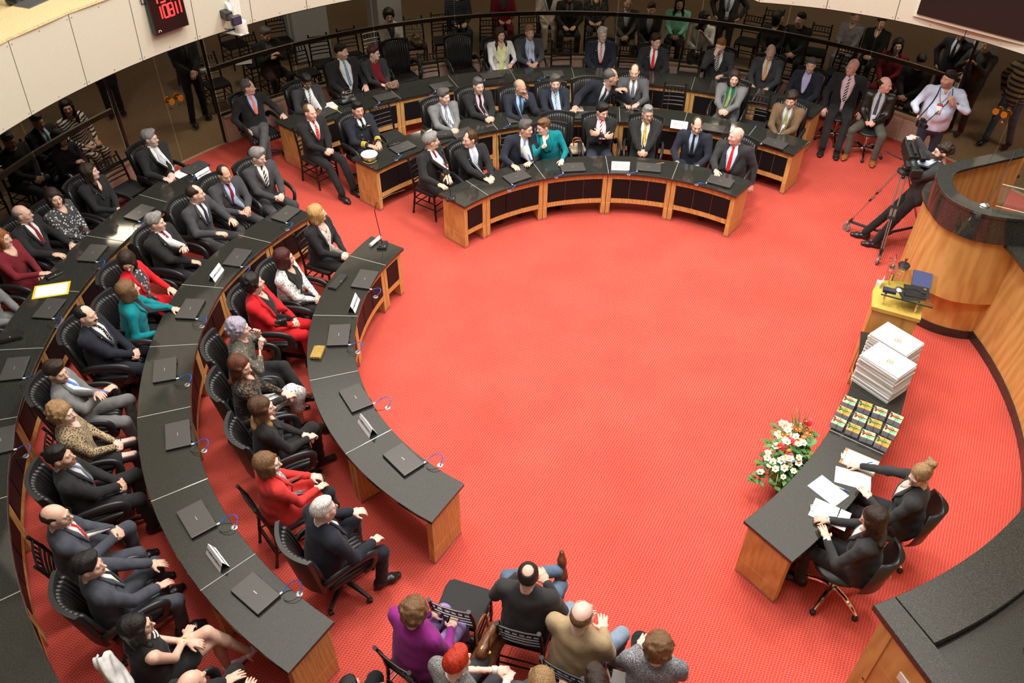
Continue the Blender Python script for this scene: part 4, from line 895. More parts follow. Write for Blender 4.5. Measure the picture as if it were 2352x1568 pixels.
def person(x, y, zh, face, look, sk, hair, outfit, arms='clasp', label='', legs='sit', lean=0, side=0, tw=0, sc=1.0, fat=0., pitch=0, roll=0, glasses=None, beard=None, vox=None, group=None, chairk=None, chl=None, gender='m', shoes='shoe', shoe_col='blk', lowest=None):
    """x,y: where the head is; face/look: world directions in degrees. Returns root object"""
    g = 1.07+.28*fat; rg = random.Random(int(x*971+y*331))
    dist = math.sqrt(x*x+y*y+33)
    vox = vox or (.0165 if dist < 8.6 else .021 if dist < 12 else .026); hv = .0067 if dist < 9.5 else .0082 if dist < 13.5 else .0115
    w = .94 if gender == 'f' else 1.0
    stand = legs.startswith('stand') or legs == 'lean'
    ph = .93 if stand else .535
    P0 = np.array((0, 0, ph)); L, Sd = lean*D2R, side*D2R
    T = unit((math.sin(Sd), math.sin(L), math.cos(L)*math.cos(Sd)))
    a = tw*D2R; rt = np.array((math.cos(a), math.sin(a), 0)); rt = unit(rt-T*(rt@T)); fw = np.cross(T, rt)
    N = P0+T*.52; SH = P0+T*.465; shw = .200*w*(1+.10*fat)
    hy = look-face
    while hy > 180: hy -= 360
    while hy < -180: hy += 360
    hy = max(-80, min(80, hy-tw))+tw
    nk = unit(T*.9+np.array((0, .16, .35))); 
    RH = rot_zx(hy, pitch, roll); HCN = N+nk*.155+RH@np.array((0, .02, 0))
    # legs
    LG = []
    for s in (-1, 1):
        hip = P0+np.array((s*.095*w, .02, -.01)); spread = .17 if gender == 'm' else .10
        if legs == 'sit': kn = np.array((s*spread, .45, .52)); an = np.array((s*(spread-.01), .44+.03*s, .09))
        elif legs == 'fwd': kn = np.array((s*spread*.8, .46, .51)); an = np.array((s*spread*.7, .70, .11))
        elif legs == 'wide': kn = np.array((s*.24, .42, .52)); an = np.array((s*.22, .38, .09))
        elif legs == 'crossL': kn, an = (np.array((.08, .46, .53)), np.array((.10, .46, .09))) if s > 0 else (np.array((.06, .43, .65)), np.array((.26, .62, .32)))
        elif legs == 'crossR': kn, an = (np.array((-.08, .46, .53)), np.array((-.10, .46, .09))) if s < 0 else (np.array((-.05, .43, .65)), np.array((-.26, .62, .32)))
        elif legs == 'figR': kn, an = (np.array((-.20, .44, .52)), np.array((-.16, .44, .09))) if s < 0 else (np.array((.26, .36, .58)), np.array((-.10, .52, .62)))
        elif legs == 'figL': kn, an = (np.array((.20, .44, .52)), np.array((.16, .44, .09))) if s > 0 else (np.array((-.26, .36, .58)), np.array((.16, .50, .62)))
        elif legs == 'lean': kn = np.array((s*.09, .22+.04*s, .50)); an = np.array((s*.09, .40+.08*s, .09))
        elif legs == 'standW': kn = np.array((s*.12, .04+.05*s, .50)); an = np.array((s*.16, -.02+.10*s, .09))
        else: kn = np.array((s*.10, .03, .50)); an = np.array((s*.10, -.01, .09))
        LG.append((hip, kn, an))
    AR = []
    ar = ARM[arms] if isinstance(arms, str) else arms
    for s, t in zip((-1, 1), ar):
        sh = SH+rt*s*shw; tgt = np.array((s*t[0] if isinstance(arms, str) else t[0], t[1], t[2]+((.40 if t[2] < .9 else .38) if stand and len(t) < 6 else 0)))
        hint = t[4] if len(t) > 4 and t[4] is not None else (s*.55, -.35, -.6)
        el, wr = ik(sh, tgt, .285, .255, hint); AR.append((sh, el, wr, t[3], s, t[5] if len(t) > 5 else None))
    of = outfit; kind = of.get('k', 'suit')
    # ---------- jacket / top
    b = .006
    dx, dy = rt, fw
    J = [ecap(P0+T*.05, P0+T*.24, (.168*w*g, .125*g), (.160*w*g, .120*g+.02*fat), dx, dy, .05), ecap(P0+T*.24, P0+T*.40+fw*.005, (.172*w*g, .124*g+.02*fat), (.194*w*(1+.1*fat), .126*(1+.12*fat)), dx, dy, .05),
         cap(SH-rt*shw*(.6 if of.get('bare') else .86)-T*.012, SH+rt*shw*(.6 if of.get('bare') else .86)-T*.012, .056 if of.get('bare') else .065, k=.05), cap(SH-rt*shw*.55-T*.005, N-rt*.05+T*.01, .055, .043, k=.04), cap(SH+rt*shw*.55-T*.005, N+rt*.05+T*.01, .055, .043, k=.04)]
    if fat > .3: J.append(ell(P0+T*.16+fw*(.06+.05*fat), (.14*g, .10*g, .15), .05))
    if gender == 'f' and not of.get('flat'):
        for s in (-1, 1): J.append(ell(P0+T*.335+fw*.085+rt*s*.075, (.062, .055, .062), .04))
    bare = of.get('bare', False); sl = of.get('sleeve', 1.0)
    for sh, el, wr, hp, s, hd in AR:
        if bare: continue
        rr = .053 if gender == 'f' else .063
        J.append(cap(sh, el, (rr+.004)*(1+.1*fat), rr-.008, k=.035))
        e2 = el+(wr-el)*(.93 if sl >= 1 else sl); 
        if sl > .1: J.append(cap(el, e2, rr-.008, rr-.018, k=.02))
    if kind != 'shirt' or stand:
        if stand: J.append(ecap(P0-T*.06 if kind != 'coat' else P0-T*.3, P0+T*.1, (.175*w*g, .125*g), (.170*w*g, .125*g), dx, dy, .04))
        else: J += [ecap(P0+np.array((0, -.03, -.02)), P0+T*.08, (.185*w*g, .145*g), (.172*w*g, .130*g), dx, dy, .05)]
        if kind == 'coat' and not stand:
            for hip, kn, an in LG: J.append(cap(hip, hip+(kn-hip)*.75, .098, .085, k=.05))
    tuple(J)
    def shell(prims, vox, fold, name, mat, parent, seed=0):
        vs, qs = sdf_mesh(prims, vox, fold, seed); o = link(name, np_mesh(name, vs, qs), mat, parent); return o
    # ---------- body (skin): one continuous mesh
    sk_c = SKIN[sk]; bs = .86
    legskin = of.get('legs') in ('skin', 'tights'); armskin = bare or sl < .9
    B = [ecap(P0+T*.04, P0+T*.24, (.145*w*g, .10*g), (.140*w*g, .097*g), dx, dy, .05), ecap(P0+T*.24, P0+T*.41, (.142*w*g, .100*g), (.160*w, .096), dx, dy, .05), cap(SH-rt*shw*.82-T*.015, SH+rt*shw*.82-T*.015, .050, k=.05),
         cap(SH-rt*shw*.4-T*.005, N-rt*.02+T*.02, .050, .042, k=.05), cap(SH+rt*shw*.4-T*.005, N+rt*.02+T*.02, .050, .042, k=.05), cap(N-T*.02, N+nk*.07, .052+.01*fat, .050+.01*fat, k=.03)]
    for sh, el, wr, hp, s, hd in AR:
        B += [cap(sh, el, .049 if bare else .044, .039, k=.03), cap(el, wr, .036, .025, k=.015)]
    for hip, kn, an in LG:
        B += [cap(hip, kn, .078, .052, k=.04), cap(kn, kn+(an-kn)*.45, .049, .050, k=.02), cap(kn+(an-kn)*.45, an, .050, .034, k=.02)]
    vb = vox*(1.0 if legskin or bare else 1.9)
    vs, qs = sdf_mesh(B, vb); 
    V = [vs]; Q = [qs]; C = [np.tile((*sk_c, 1), (len(vs), 1))]
    if of.get('legs') == 'tights':
        lo = vs[:, 2] < ph+.03; lo &= (vs[:, 1] > .16) | (vs[:, 2] < ph-.12); C[0][lo, :3] = of.get('tcol', (.045, .03, .032))
    hvs, hqs, hm = head_tpl(hv, fat); hs = np.array((1+rg.uniform(-.04, .05)+.05*fat, 1+rg.uniform(-.02, .03), 1+rg.uniform(-.03, .03)))*(1.0 if gender == 'm' else .955)
    hc = HC[hair[1]] if hair[1] else HC['brown']
    colr = np.tile((*sk_c, 1), (len(hvs), 1)).astype(float)
    def setc(mk, c): colr[hm == mk, :3] = c
    lip = np.array(sk_c)*np.array((.86, .52, .52)) if gender == 'm' else np.array((.50, .16, .15)) if sk != 'b' else np.array((.2, .05, .05)); setc(1, lip)
    br = np.array(HC[hair[1]])*.5+np.array(sk_c)*.42; setc(2, br); setc(3, (.50, .43, .39)); setc(4, (.03, .018, .012))
    if hair[0] in ('short', 'balding', 'crown', 'full', 'comb'):
        pass
    if beard:
        bc = HC[beard[1]]; mixv = {'full': .9, 'stub': .42, 'must': 0, 'goat': 0}[beard[0]]
        c5 = np.array(sk_c)*(1-mixv)+np.array(bc)*mixv
        if mixv: setc(5, c5)
        if beard[0] in ('full', 'must', 'goat'): setc(6, np.array(bc)*.9+np.array(sk_c)*.1)
        elif beard[0] == 'stub': setc(6, c5)
        if beard[0] == 'goat':
            q = (hm == 5) & (hvs[:, 1] > .06) & (abs(hvs[:, 0]) < .03); colr[q, :3] = bc
    elif gender == 'm':
        setc(5, np.array(sk_c)*np.array((.93, .92, .93)))
    base_i = len(vs); k_ = np.clip((-.075-hvs[:, 2:3])/.10, 0, 1); k_ = k_*k_*(3-2*k_); hw = ((hvs*hs)@RH.T)*(1-k_)+((hvs*hs)@rot_zx(hy*.5, pitch*.15, roll*.2).T+(RH-rot_zx(hy*.5, pitch*.15, roll*.2))@np.array((0, -.01, -.10))*.6)*k_
    V.append(hw+HCN); Q.append(hqs+base_i); C.append(colr); base_i += len(hvs)
    for sh, el, wr, hp, s, hd in AR:
        tv, tq = hand_tpl(hp, .0060 if dist < 10.5 else .0085)
        d = unit(wr-el); yv = unit(d if hd is None or hd[0] is None else np.asarray(hd[0], float))
        up = np.array((0, 0, 1.)) if hd is None or len(hd) < 2 else np.asarray(hd[1], float)
        if hd is None and hp == 'clasp': yv = unit(d+np.array((-s*.75, .25, 0))); up = np.array((s*.75, .25, .65))
        if hd is None and hp in ('relax', 'flat') and (arms in ('tab', 'lap', 'table2', 'rest')): yv = unit(np.array((d[0]*.7, max(d[1], .35), -.05)))
        if hd is None and arms in ('down', 'hang'): up = np.array((s, 0, .05))
        zv = unit(up-yv*(up@yv)); xv = np.cross(yv, zv)
        q = tv.copy().astype(float); qq = tq
        if s > 0: q[:, 0] *= -1; qq = tq[:, ::-1]     # thumbs point inwards, palms down
        hsz = 1.02 if gender == 'm' else .93
        V.append((q*hsz)@np.stack([xv, yv, zv])+wr); Q.append(qq+base_i); C.append(np.tile((*(np.array(sk_c)*np.array((1.02, .97, .96))), 1), (len(q), 1))); base_i += len(q)
    me = np_mesh('person', np.concatenate(V), np.concatenate(Q), np.concatenate(C))
    fa = (face-90)*D2R; Rf = Matrix.Rotation(fa, 3, 'Z'); hx = Rf@Vector(HCN*sc)
    body = link('person', me, M_SKIN); body.location = (x-hx.x, y-hx.y, of.get('z', 0)); body.rotation_euler = (0, 0, fa); body.scale = (sc, sc, sc)
    tag(body, label, 'person', group)
    # ---------- hair
    if hair[0]:
        hvv, hqq = hair_mesh(hair[0], hv*1.25); hl = (hvv*hs)@RH.T
        if hair[0] in ('long', 'bob') and abs(pitch) > 4:      # hanging hair follows gravity, not the nod
            k_ = np.clip((.0-hvv[:, 2:3])/.14, 0, 1); k_ = k_*k_*(3-2*k_); hl = hl*(1-k_)+((hvv*hs)@rot_zx(hy, pitch*.25, roll*.3).T+RH@np.array((0, .0, 0))*0)*k_
        hm_ = np_mesh('hair', hl+HCN, hqq); h = link('hair', hm_, hair_mat(HC[hair[1]], hair[2] if len(hair) > 2 else None), body)
    if beard and beard[0] in ('must', 'full', 'goat') and dist < 16:
        pm = [cap((-.024, .098, -.060), (0, .107, -.053), .005, .0065, k=.004), cap((.024, .098, -.060), (0, .107, -.053), .005, .0065, k=.004)]
        mv, mq = sdf_mesh(pm, .0035); link('moustache', np_mesh('moustache', (mv*hs)@RH.T+HCN, mq), hair_mat(HC[beard[1]]), body)
    if glasses:
        gm = link('glasses', glasses_mesh(), None, body); 
        if not len(gm.data.materials): gm.data.materials.append(M_SPEC)
        gm.material_slots[0].link = 'OBJECT'; gm.material_slots[0].material = M_SPEC if glasses == 'dark' else M_SPECG
        Mg = Matrix([list(r) for r in (RH*hs[None, :])]).to_4x4(); Mg.translation = Vector(HCN); gm.matrix_local = Mg
    # ---------- clothes
    jm = mt(of['j']); tname = {'suit': 'suit_jacket', 'blazer': 'blazer', 'coat': 'coat', 'shirt': 'shirt', 'top': 'top', 'dress': 'dress'}[kind]
    jo = shell(J, vox, .0032 if kind not in ('top', 'dress') else .0024, tname, jm, body, rg.random()*9)
    lw = of.get('t', of['j']); lname = 'trousers'
    if of.get('legs') in ('skin', 'tights', 'skirt') or of.get('skirt'):
        lname = 'skirt'; K0 = (LG[0][1]+LG[1][1])/2; sl_ = of.get('skl', .78)
        Tp = [ecap(P0+np.array((0, -.02, -.01)), P0+T*.06, (.178*w*g, .145), (.165*w*g, .13), k=.04)]
        for hip, kn, an in LG: Tp.append(cap(hip, hip+(kn-hip)*sl_, .100, .088 if sl_ < .9 else .075, k=.06))
        if sl_ >= .9: Tp += [cap(kn, kn+(an-kn)*.35, .075, .085, k=.05) for hip, kn, an in LG]
    else:
        Tp = [ecap(P0+np.array((0, -.03, -.02)), P0+T*.06, (.172*w*g, .142*g), (.160*w*g, .125*g), k=.04)]
        for hip, kn, an in LG: Tp += [cap(hip, kn, .092*(1+.12*fat), .066, k=.035), cap(kn, an+np.array((0, 0, .02)), .064, .058 if gender == 'm' else .052, k=.02)]
    if lowest != 'notrousers': shell(Tp, vox*1.1, .003, lname, mt(lw), body, rg.random()*9)
    if lowest != 'noshoe':
        for hip, kn, an in LG:
            o = link('shoe', shoe_mesh(shoes), None, body); 
            if not len(o.data.materials): o.data.materials.append(M_LEATH)
            o.material_slots[0].link = 'OBJECT'; o.material_slots[0].material = plain(CO.get(shoe_col, (.02, .02, .02)) if isinstance(shoe_col, str) else shoe_col, .3)
            sh_d = unit(an-kn); tilt = 0
            dirx = np.array((an[0]*.5, 1, 0)); 
            ax = an+sh_d*.0
            if an[2] > .2:
                t0 = np.array((0, .8, -.25)) if abs(sh_d[0]) < .7 else np.array((0, .55, .8)); zv = -sh_d; yv = unit(t0-zv*(t0@zv)); xv = np.cross(yv, zv)
            else: yv = unit(dirx); zv = np.array((0, 0, 1.)); xv = np.cross(yv, zv)
            Mx = Matrix((xv, yv, zv)).transposed().to_4x4(); org = ax-zv*.085
            if an[2] <= .2: org = np.array((an[0], an[1], 0))
            Mx.translation = Vector(org); o.matrix_local = Mx
    # ---------- chest patches projected onto the garment: shirt front, tie, lapels
    def proj(u, v, off):      # u across (m), v along torso from neck downwards (m)
        u, v = np.broadcast_arrays(np.asarray(u, float), np.asarray(v, float))
        P = (N+T*.015)-v[..., None]*T+u[..., None]*rt+fw*.42
        for _ in range(16):
            d = sdf_at(J, P); P = P-fw*np.clip(d-0.0005, -.04, .2)[..., None]*.9
        return P+fw*off
    def patch(name, rows, off, mat, cols=6, par=None, th=.006):
        vs = []; 
        for (v, l, r) in rows: vs.append(proj(np.linspace(l, r, cols), np.full(cols, v), off))
        A = np.array(vs); n = len(rows); Bk = A-fw*(th+off*.6)
        pts = np.concatenate([A.reshape(-1, 3), Bk.reshape(-1, 3)]); qs = []; o2 = n*cols
        for i in range(n-1):
            for j in range(cols-1):
                q = i*cols+j; qs.append((q, q+cols, q+cols+1, q+1)); qs.append((o2+q, o2+q+1, o2+q+cols+1, o2+q+cols))
            q = i*cols; qs.append((q, o2+q, o2+q+cols, q+cols)); q = i*cols+cols-1; qs.append((q, q+cols, o2+q+cols, o2+q))
        q = (n-1)*cols
        for j in range(cols-1): qs.append((j, j+1, o2+j+1, o2+j)); qs.append((q+j, o2+q+j, o2+q+j+1, q+j+1))
        return link(name, np_mesh(name, pts, qs), mat, par or body)
    if dist < 22 and not of.get('nofront'):
        if kind in ('suit', 'blazer', 'coat'):
            vd = of.get('v', .30 if kind == 'suit' else .26); wd = of.get('vw', .070); open_ = of.get('open', 0)
            rows = [(-.015, -.055, .055), (.03, -.066-open_*.3, .066+open_*.3), (.09, -wd-open_*.6, wd+open_*.6), (vd*.6, -wd*.72-open_, wd*.72+open_), (vd*.85, -wd*.4-open_, wd*.4+open_), (vd, -.008-open_, .008+open_)]
            if open_: rows += [(vd+.08, -open_*1.1, open_*1.1), (vd+.17, -open_*1.2, open_*1.2)]
            if of.get('s'): patch('shirt_front' if kind == 'suit' else 'blouse_front', rows, .0095, mt(of['s']))
            if of.get('neck'):
                nd_ = of['neck']; patch('neckline_skin', [(-.03, -.05, .05), (.02, -.052, .052), (nd_*.6, -.036, .036), (nd_, -.006, .006)], .0125, cloth(sk_c), 5)
            lp = []
            for s in (-1, 1):
                R = [(v, min(l*s, r*s)-.0 if False else (r if s > 0 else l-.030*(1 if v > 0 else .6)), (r+.030*(1 if v > 0 else .6) if s > 0 else l)) for v, l, r in rows[:6]]
                R = [(v, a_, b_) for v, a_, b_ in R]
                # wider notch in the middle
                R[2] = (R[2][0], R[2][1]-(.016 if s < 0 else 0), R[2][2]+(.016 if s > 0 else 0))
                patch('lapel', R, .0145, mt(of.get('lc', of['j'])), 3)
        elif kind in ('top', 'dress', 'shirt'):
            nd_ = of.get('neck', .05); nw = of.get('nw', .06)
            patch('neckline_skin', [(-.03, -.05, .05), (.015, -nw, nw), (nd_*.6, -nw*.75, nw*.75), (nd_, -.012, .012)], .008, cloth(sk_c), 5)
        if of.get('tie'):
            tl = of.get('tl', .40 if kind == 'shirt' else of.get('v', .30)-.01); tw_ = .026
            patch('tie', [(.0, -.016, .016), (.035, -.019, .019), (.042, -.014, .014), (.10, -.019, .019), (tl*.6, -tw_, tw_), (tl*.9, -tw_*1.05, tw_*1.05), (tl, -.008 if kind == 'shirt' else -.012, .008 if kind == 'shirt' else .012)], .0165, mt(of['tie']), 3)
        if of.get('vest'): patch('vest', [(.10, -.012, .012), (.16, -.05, .05), (.24, -.055, .055), (.33, -.055, .055)], .013, mt(of['vest']))
        if kind == 'suit' or of.get('collar'):
            q = []
            for k in range(13):
                t_ = math.pi*(-.36+1.72*k/12); q.append(N+T*(.028+.010*math.sin(t_+.2)*-1)+rt*math.cos(t_)*.062*(1+.12*fat)-fw*math.sin(t_)*.058+fw*.006)
            mb = MB(); mb.tube([Vector(p) for p in q], .013, 6, flat=1.0); part('collar', mb, mt(of.get('collar') or of.get('s') or 'wht'), body, smooth='all')
        if kind == 'suit' or of.get('cuff'):
            for sh, el, wr, hp, s, hd in AR:
                d = unit(wr-el); mb = MB(); mb.tube([Vector(wr-d*.035), Vector(wr+d*.006)], [.034, .033], 10); part('cuff', mb, mt(of.get('cuff') or of.get('s') or 'wht'), body, smooth='all')
        if of.get('pin'):
            p = proj(np.array([.095]), np.array([.13]), .012)[0]; mb = MB(); mb.ell(p, (.009, .006, .009), 8, 5); part('lapel_pin', mb, plain((.75, .62, .3), .3, .7), body)
    if chairk:
        v = Rf@Vector((0, {'arm': .10, 'chi': .02, 'task': .12}[chairk], 0)); chair(chairk, body.location.x+v.x, body.location.y+v.y, face, chl or 'chair')
    return body, dict(N=N, T=T, rt=rt, fw=fw, HCN=HCN, RH=RH, AR=AR, LG=LG, proj=proj, patch=patch, P0=P0)
# ---------------------------------------------------------------- things on the secretaries' desk
M_BOOK = plain((.80, .79, .76), .55, grain=.02); M_PAGE = plain((.70, .66, .62), .8); M_GOLD = plain((.55, .38, .10), .3, .6); M_BAND = plain((.35, .65, .06), .5)
def book0():
    r = root('book', (0, 0, 0), label='x', cat='book', group='white books stacked on the secretaries\' desk')
    mb = MB(); mb.box((0, 0, .0117), (.345, .452, .0022)); part('cover_top', mb, M_BOOK, r)
    mb = MB(); mb.box((0, 0, .0011), (.345, .452, .0022)); part('cover_bottom', mb, M_BOOK, r)
    mb = MB(); mb.box((.004, 0, .0064), (.334, .444, .0084)); part('pages', mb, M_PAGE, r)
    mb = MB(); mb.box((.171, 0, .0064), (.004, .452, .0128)); part('spine', mb, M_BOOK, r)
    return r
BK = book0(); rb = random.Random(4); thb = math.radians(37)
def stack(cx, cy, n, name):
    for i in range(n):
        lab = {0: 'white book at the bottom of the %s stack' % name, n-1: 'white book on top of the %s stack, gold emblem on its cover' % name}.get(i, 'white book in the %s stack, between top and bottom volumes' % name)
        o = dup(BK, (cx+rb.uniform(-.008, .008), cy+rb.uniform(-.008, .008), ZTOP+.001+i*.0139), thb+rb.uniform(-.02, .02), lab)
        if i < n-1: o['group'] = 'white books inside the %s stack' % name
    mb = MB(); u = .0132
    for k in range(10):
        a = 2*math.pi*k/10; mb.box((.03*math.cos(a)-.02, .03*math.sin(a)-.03, u), (.010, .018, .0006), a)
    mb.box((-.02, -.03, u), (.02, .026, .0006)); part('gold_emblem', mb, M_GOLD, o)
    text('cover_lettering', 'ASSEMBLEIA LEGISLATIVA', .011, Matrix.Translation((.06, 0, .0131))@Matrix.Rotation(math.pi/2, 4, 'Z'), M_INKL, o)
stack(3.95, 6.435, 26, 'front'); stack(4.19, 6.84, 22, 'rear')
for ch in list(BK.children): bpy.data.objects.remove(ch)
bpy.data.objects.remove(BK)
M_BOXC = glass_mat('clear_plastic', .93, (.95, .96, 1), .8)
GY, GG, RG, RR = plain((.75, .42, .05), .5), plain((.62, .66, .34), .5), plain((.02, .42, .20), .4), plain((.70, .05, .03), .4)
def gift(kind):
    r = root('gift_box', (0, 0, 0), label='x', cat='box', group='clear gift boxes in rows of three')
    body, rib, disc = (GY, RG, plain((.80, .33, .02), .5)) if kind == 'o' else (GG, RR, plain((.18, .62, .30), .5))
    mb = MB(); mb.box((0, 0, .028), (.136, .122, .056)); part('clear_case', mb, M_BOXC, r, bevel=.002)
    mb = MB(); mb.box((0, 0, .026), (.118, .104, .046)); part('contents', mb, plain((.62, .62, .68), .5), r)
    mb = MB(); mb.box((0, 0, .0508), (.116, .102, .003)); part('printed_card', mb, body, r)
    mb = MB(); mb.lathe([(.026, 0), (.026, .0012)], (.022, -.012, .0525), 20); mb.box((-.035, .01, .053), (.03, .02, .001)); part('printed_disc', mb, disc, r)
    mb = MB(); mb.box((-.046, .024, .0535), (.018, .034, .001), .5); mb.box((-.040, -.012, .0535), (.014, .03, .001), -.4); part('printed_figure', mb, plain((.05, .05, .03), .6), r)
    rib2 = RR if rib is RG else RG
    mb = MB(); mb.box((0, 0, .0575), (.005, .114, .002)); mb.box((0, .0575, .03), (.005, .002, .056)); mb.box((0, -.0575, .03), (.005, .002, .056)); part('ribbon', mb, rib2, r)
    mb = MB(); mb.box((0, 0, .0578), (.128, .005, .002)); mb.box((.0645, 0, .03), (.002, .005, .056)); mb.box((-.0645, 0, .03), (.002, .005, .056)); part('ribbon', mb, rib, r)
    mb = MB()
    for s in (-1, 1): mb.tube([(0, 0, .06), (s*.016, .010, .068), (s*.026, .004, .062), (s*.014, -.006, .061), (0, 0, .06)], .0032, 5); mb.tube([(0, 0, .06), (s*.018, -.018, .059)], .0026, 5)
    part('bow', mb, rib, r); return r
GB = {'g': gift('g'), 'o': gift('o')}
gx = [[(3.53, 6.12), (3.67, 6.05), (3.80, 5.97), (3.93, 5.88)], [(3.43, 5.97), (3.565, 5.88), (3.69, 5.80), (3.82, 5.71)], [(3.33, 5.82), (3.455, 5.73), (3.57, 5.64), (3.69, 5.55)]]
gk = ['gogg', 'ogog', 'gogo']; used = set()
for i, row in enumerate(gx):
    for j, (x, y) in enumerate(row):
        k = gk[i][j]; lab = '%s gift box with ribbon, %s row from the books, %s from the carpet side' % ({'g': 'green', 'o': 'orange'}[k], ('first', 'second', 'third')[i], ('first', 'second', 'third', 'fourth')[j])
        if k not in used: o = GB[k]; o.location = (x, y, ZTOP+.001); o.rotation_euler = (0, 0, -.56+.05*((i+j) % 2)); o['label'] = lab; used.add(k)
        else: o = dup(GB[k], (x, y, ZTOP+.001), -.56+.06*((i*3+j) % 3-1), lab)
        o.scale = (1.1, 1.1, 1.35)
sheet('paper', 3.005, 4.985, ZTOP+.001, .22, .31, math.radians(37), M_PAPER, 'loose white sheet on the desk between the two clipboards', lines=False)
sheet('paper', 3.285, 5.135, ZTOP+.001, .33, .21, math.radians(-20), M_PAPER, 'white sheet under the hand of the secretary with the bun', lines=False)
def clipboard(x, y, rz, label, pcol):
    r = root('clipboard', (x, y, ZTOP+.001), rz, label=label, cat='clipboard', group='clipboards of the secretaries')
    mb = MB(); mb.box((0, 0, .002), (.235, .335, .004)); part('board', mb, pcol, r, bevel=.001)
    mb = MB(); mb.box((0, -.01, .0052), (.212, .30, .0022)); part('page', mb, M_PAPER, r)
    mb = MB(); mb.box((0, .155, .009), (.12, .035, .008)); mb.tube([(-.04, .17, .012), (0, .18, .022), (.04, .17, .012)], .006, 6); part('clip', mb, M_CHROME, r, bevel=.002)
    return r
clipboard(2.945, 4.71, math.radians(58), 'clear clipboard under the hands of the long-haired secretary', M_WHITEPL)
clipboard(3.41, 5.34, math.radians(57), 'brown clipboard by the gift boxes, where the blonde secretary writes', plain((.42, .20, .07), .5))
def pen(x, y, z, d, label, c=M_BLUE, tilt=0, L=.145):
    r = root('pen', (x, y, z), math.atan2(d[1], d[0]), label=label, cat='pen', group='ballpoint pens')
    Mx = Matrix.Rotation(-tilt, 3, 'Y'); 
    mb = MB(); mb.tube([Mx@Vector(p) for p in [(-L/2, 0, .004), (L/2-.03, 0, .004)]], .0042, 8); part('barrel', mb, M_WHITEPL if c is M_BLUE else c, r, smooth=True)
    mb = MB(); mb.tube([Mx@Vector(p) for p in [(L/2-.055, 0, .004), (L/2, 0, .004)]], .0052, 8); part('cap', mb, c, r, smooth=True)
    mb = MB(); mb.tube([Mx@Vector(p) for p in [(-L/2, 0, .004), (-L/2-.012, 0, .004)]], [.0035, .001], 8); part('tip', mb, M_STEEL, r)
pen(3.145, 5.01, ZTOP, (.15, -.10), 'blue pen lying beside the loose sheets')
pen(3.44, 5.27, ZTOP+.06, (.6, -.5), 'blue pen in the hand of the secretary with the bun', tilt=.9)
pen(2.99, 4.66, ZTOP+.06, (.3, .5), 'pen in the hand of the long-haired secretary', c=M_PLAST, tilt=.9)
pen(2.19, 11.16, ZTOP, (.9, .25), 'orange pen lying on the innermost centre desk', c=plain((.8, .22, .03), .4))
# ---- on the lectern's glass top (z = 1.212)
gzt = gz+.0125
r = root('bell', (4.57, 7.90, gzt), label='silver hand bell with dark top and wooden knob, on the lectern glass', cat='bell')
mb = MB(); mb.lathe([(.055, 0), (.06, .02), (.055, .05), (.05, .055)], n=12); part('silver_base', mb, M_CHROME, r)
mb = MB(); mb.lathe([(.066, .055), (.07, .065), (.06, .078), (.012, .085)], n=20); part('dark_top', mb, M_PLAST, r, smooth=True)
mb = MB(); mb.lathe([(.010, .085), (.008, .11), (.012, .13), (.018, .145), (.014, .16), (.004, .165)], n=12); part('knob', mb, plain((.25, .05, .02), .25), r, smooth=True)
r = root('trophy', (4.46, 7.93, gzt), label='silver plate ornament standing on a cup, on the lectern glass', cat='ornament')
mb = MB(); mb.lathe([(.035, 0), (.03, .03), (.012, .05), (.012, .08)], n=14); part('cup', mb, M_CHROME, r, smooth=True)
mb = MB(); mb.lathe([(.005, -.004), (.058, -.004), (.062, 0), (.058, .004), (.005, .004)], (0, 0, .14), 24, 0, Matrix.Rotation(1.35, 3, 'Y')@Matrix.Rotation(.3, 3, 'X')); part('round_plate', mb, M_CHROME, r, smooth=True)
mb = MB(); mb.tube([(0, 0, .13), (-.075, .01, .135)], .006, 6); part('arm', mb, M_CHROME, r)
def folder(nm, x, y, z, w, d, rz, m, label, th=.016, badge=None):
    r = root('folder', (x, y, z), rz, label=label, cat='folder')
    mb = MB(); mb.box((0, 0, .0015), (w, d, .003)); mb.box((0, 0, th-.0015), (w, d, .003)); mb.box((-w/2+.0015, 0, th/2), (.003, d, th)); part('cover', mb, m, r, bevel=.001)
    mb = MB(); mb.box((.003, 0, th/2), (w-.012, d-.01, th-.007)); part('inner_pages', mb, M_PAGE, r)
    if badge: mb = MB(); mb.box((w*.34, d*.32, th+.0005), (.03, .022, .001)); part('gold_badge', mb, M_GOLD, r)
    return r
folder('folder', 4.725, 7.70, gzt, .21, .31, math.radians(-25), plain((.035, .045, .13), .7), 'navy blue folder on the lectern glass')
folder('folder', 4.50, 7.40, gzt, .26, .19, math.radians(-2), M_LEATH, 'black folder lying askew underneath the black leather folder on the lectern')
folder('folder', 4.565, 7.445, gzt+.018, .27, .20, math.radians(-17), M_LEATH, 'black leather folder with a small gold badge, on top, on the lectern', badge=True)
r = root('box', (4.27, 7.47, gzt), math.radians(-22), label='small dark blue box near the edge of the lectern glass', cat='box')
mb = MB(); mb.box((0, 0, .018), (.14, .075, .036)); part('case', mb, plain((.01, .02, .08), .5), r, bevel=.002)
mb = MB(); mb.box((.02, 0, .037), (.07, .055, .003)); part('glass_lid', mb, M_CHROME, r)
r = root('sign_card', (4.33, 7.80, 1.051), math.radians(60), label='small white card propped under the lectern glass', cat='card')
mb = MB(); mb.box((0, 0, .06), (.13, .003, .09), 0, 0, Matrix.Rotation(.15, 3, 'X')); part('card_face', mb, M_PAPER, r)
mb = MB(); mb.box((0, .03, .025), (.05, .05, .05)); part('block', mb, M_WHITEPL, r)
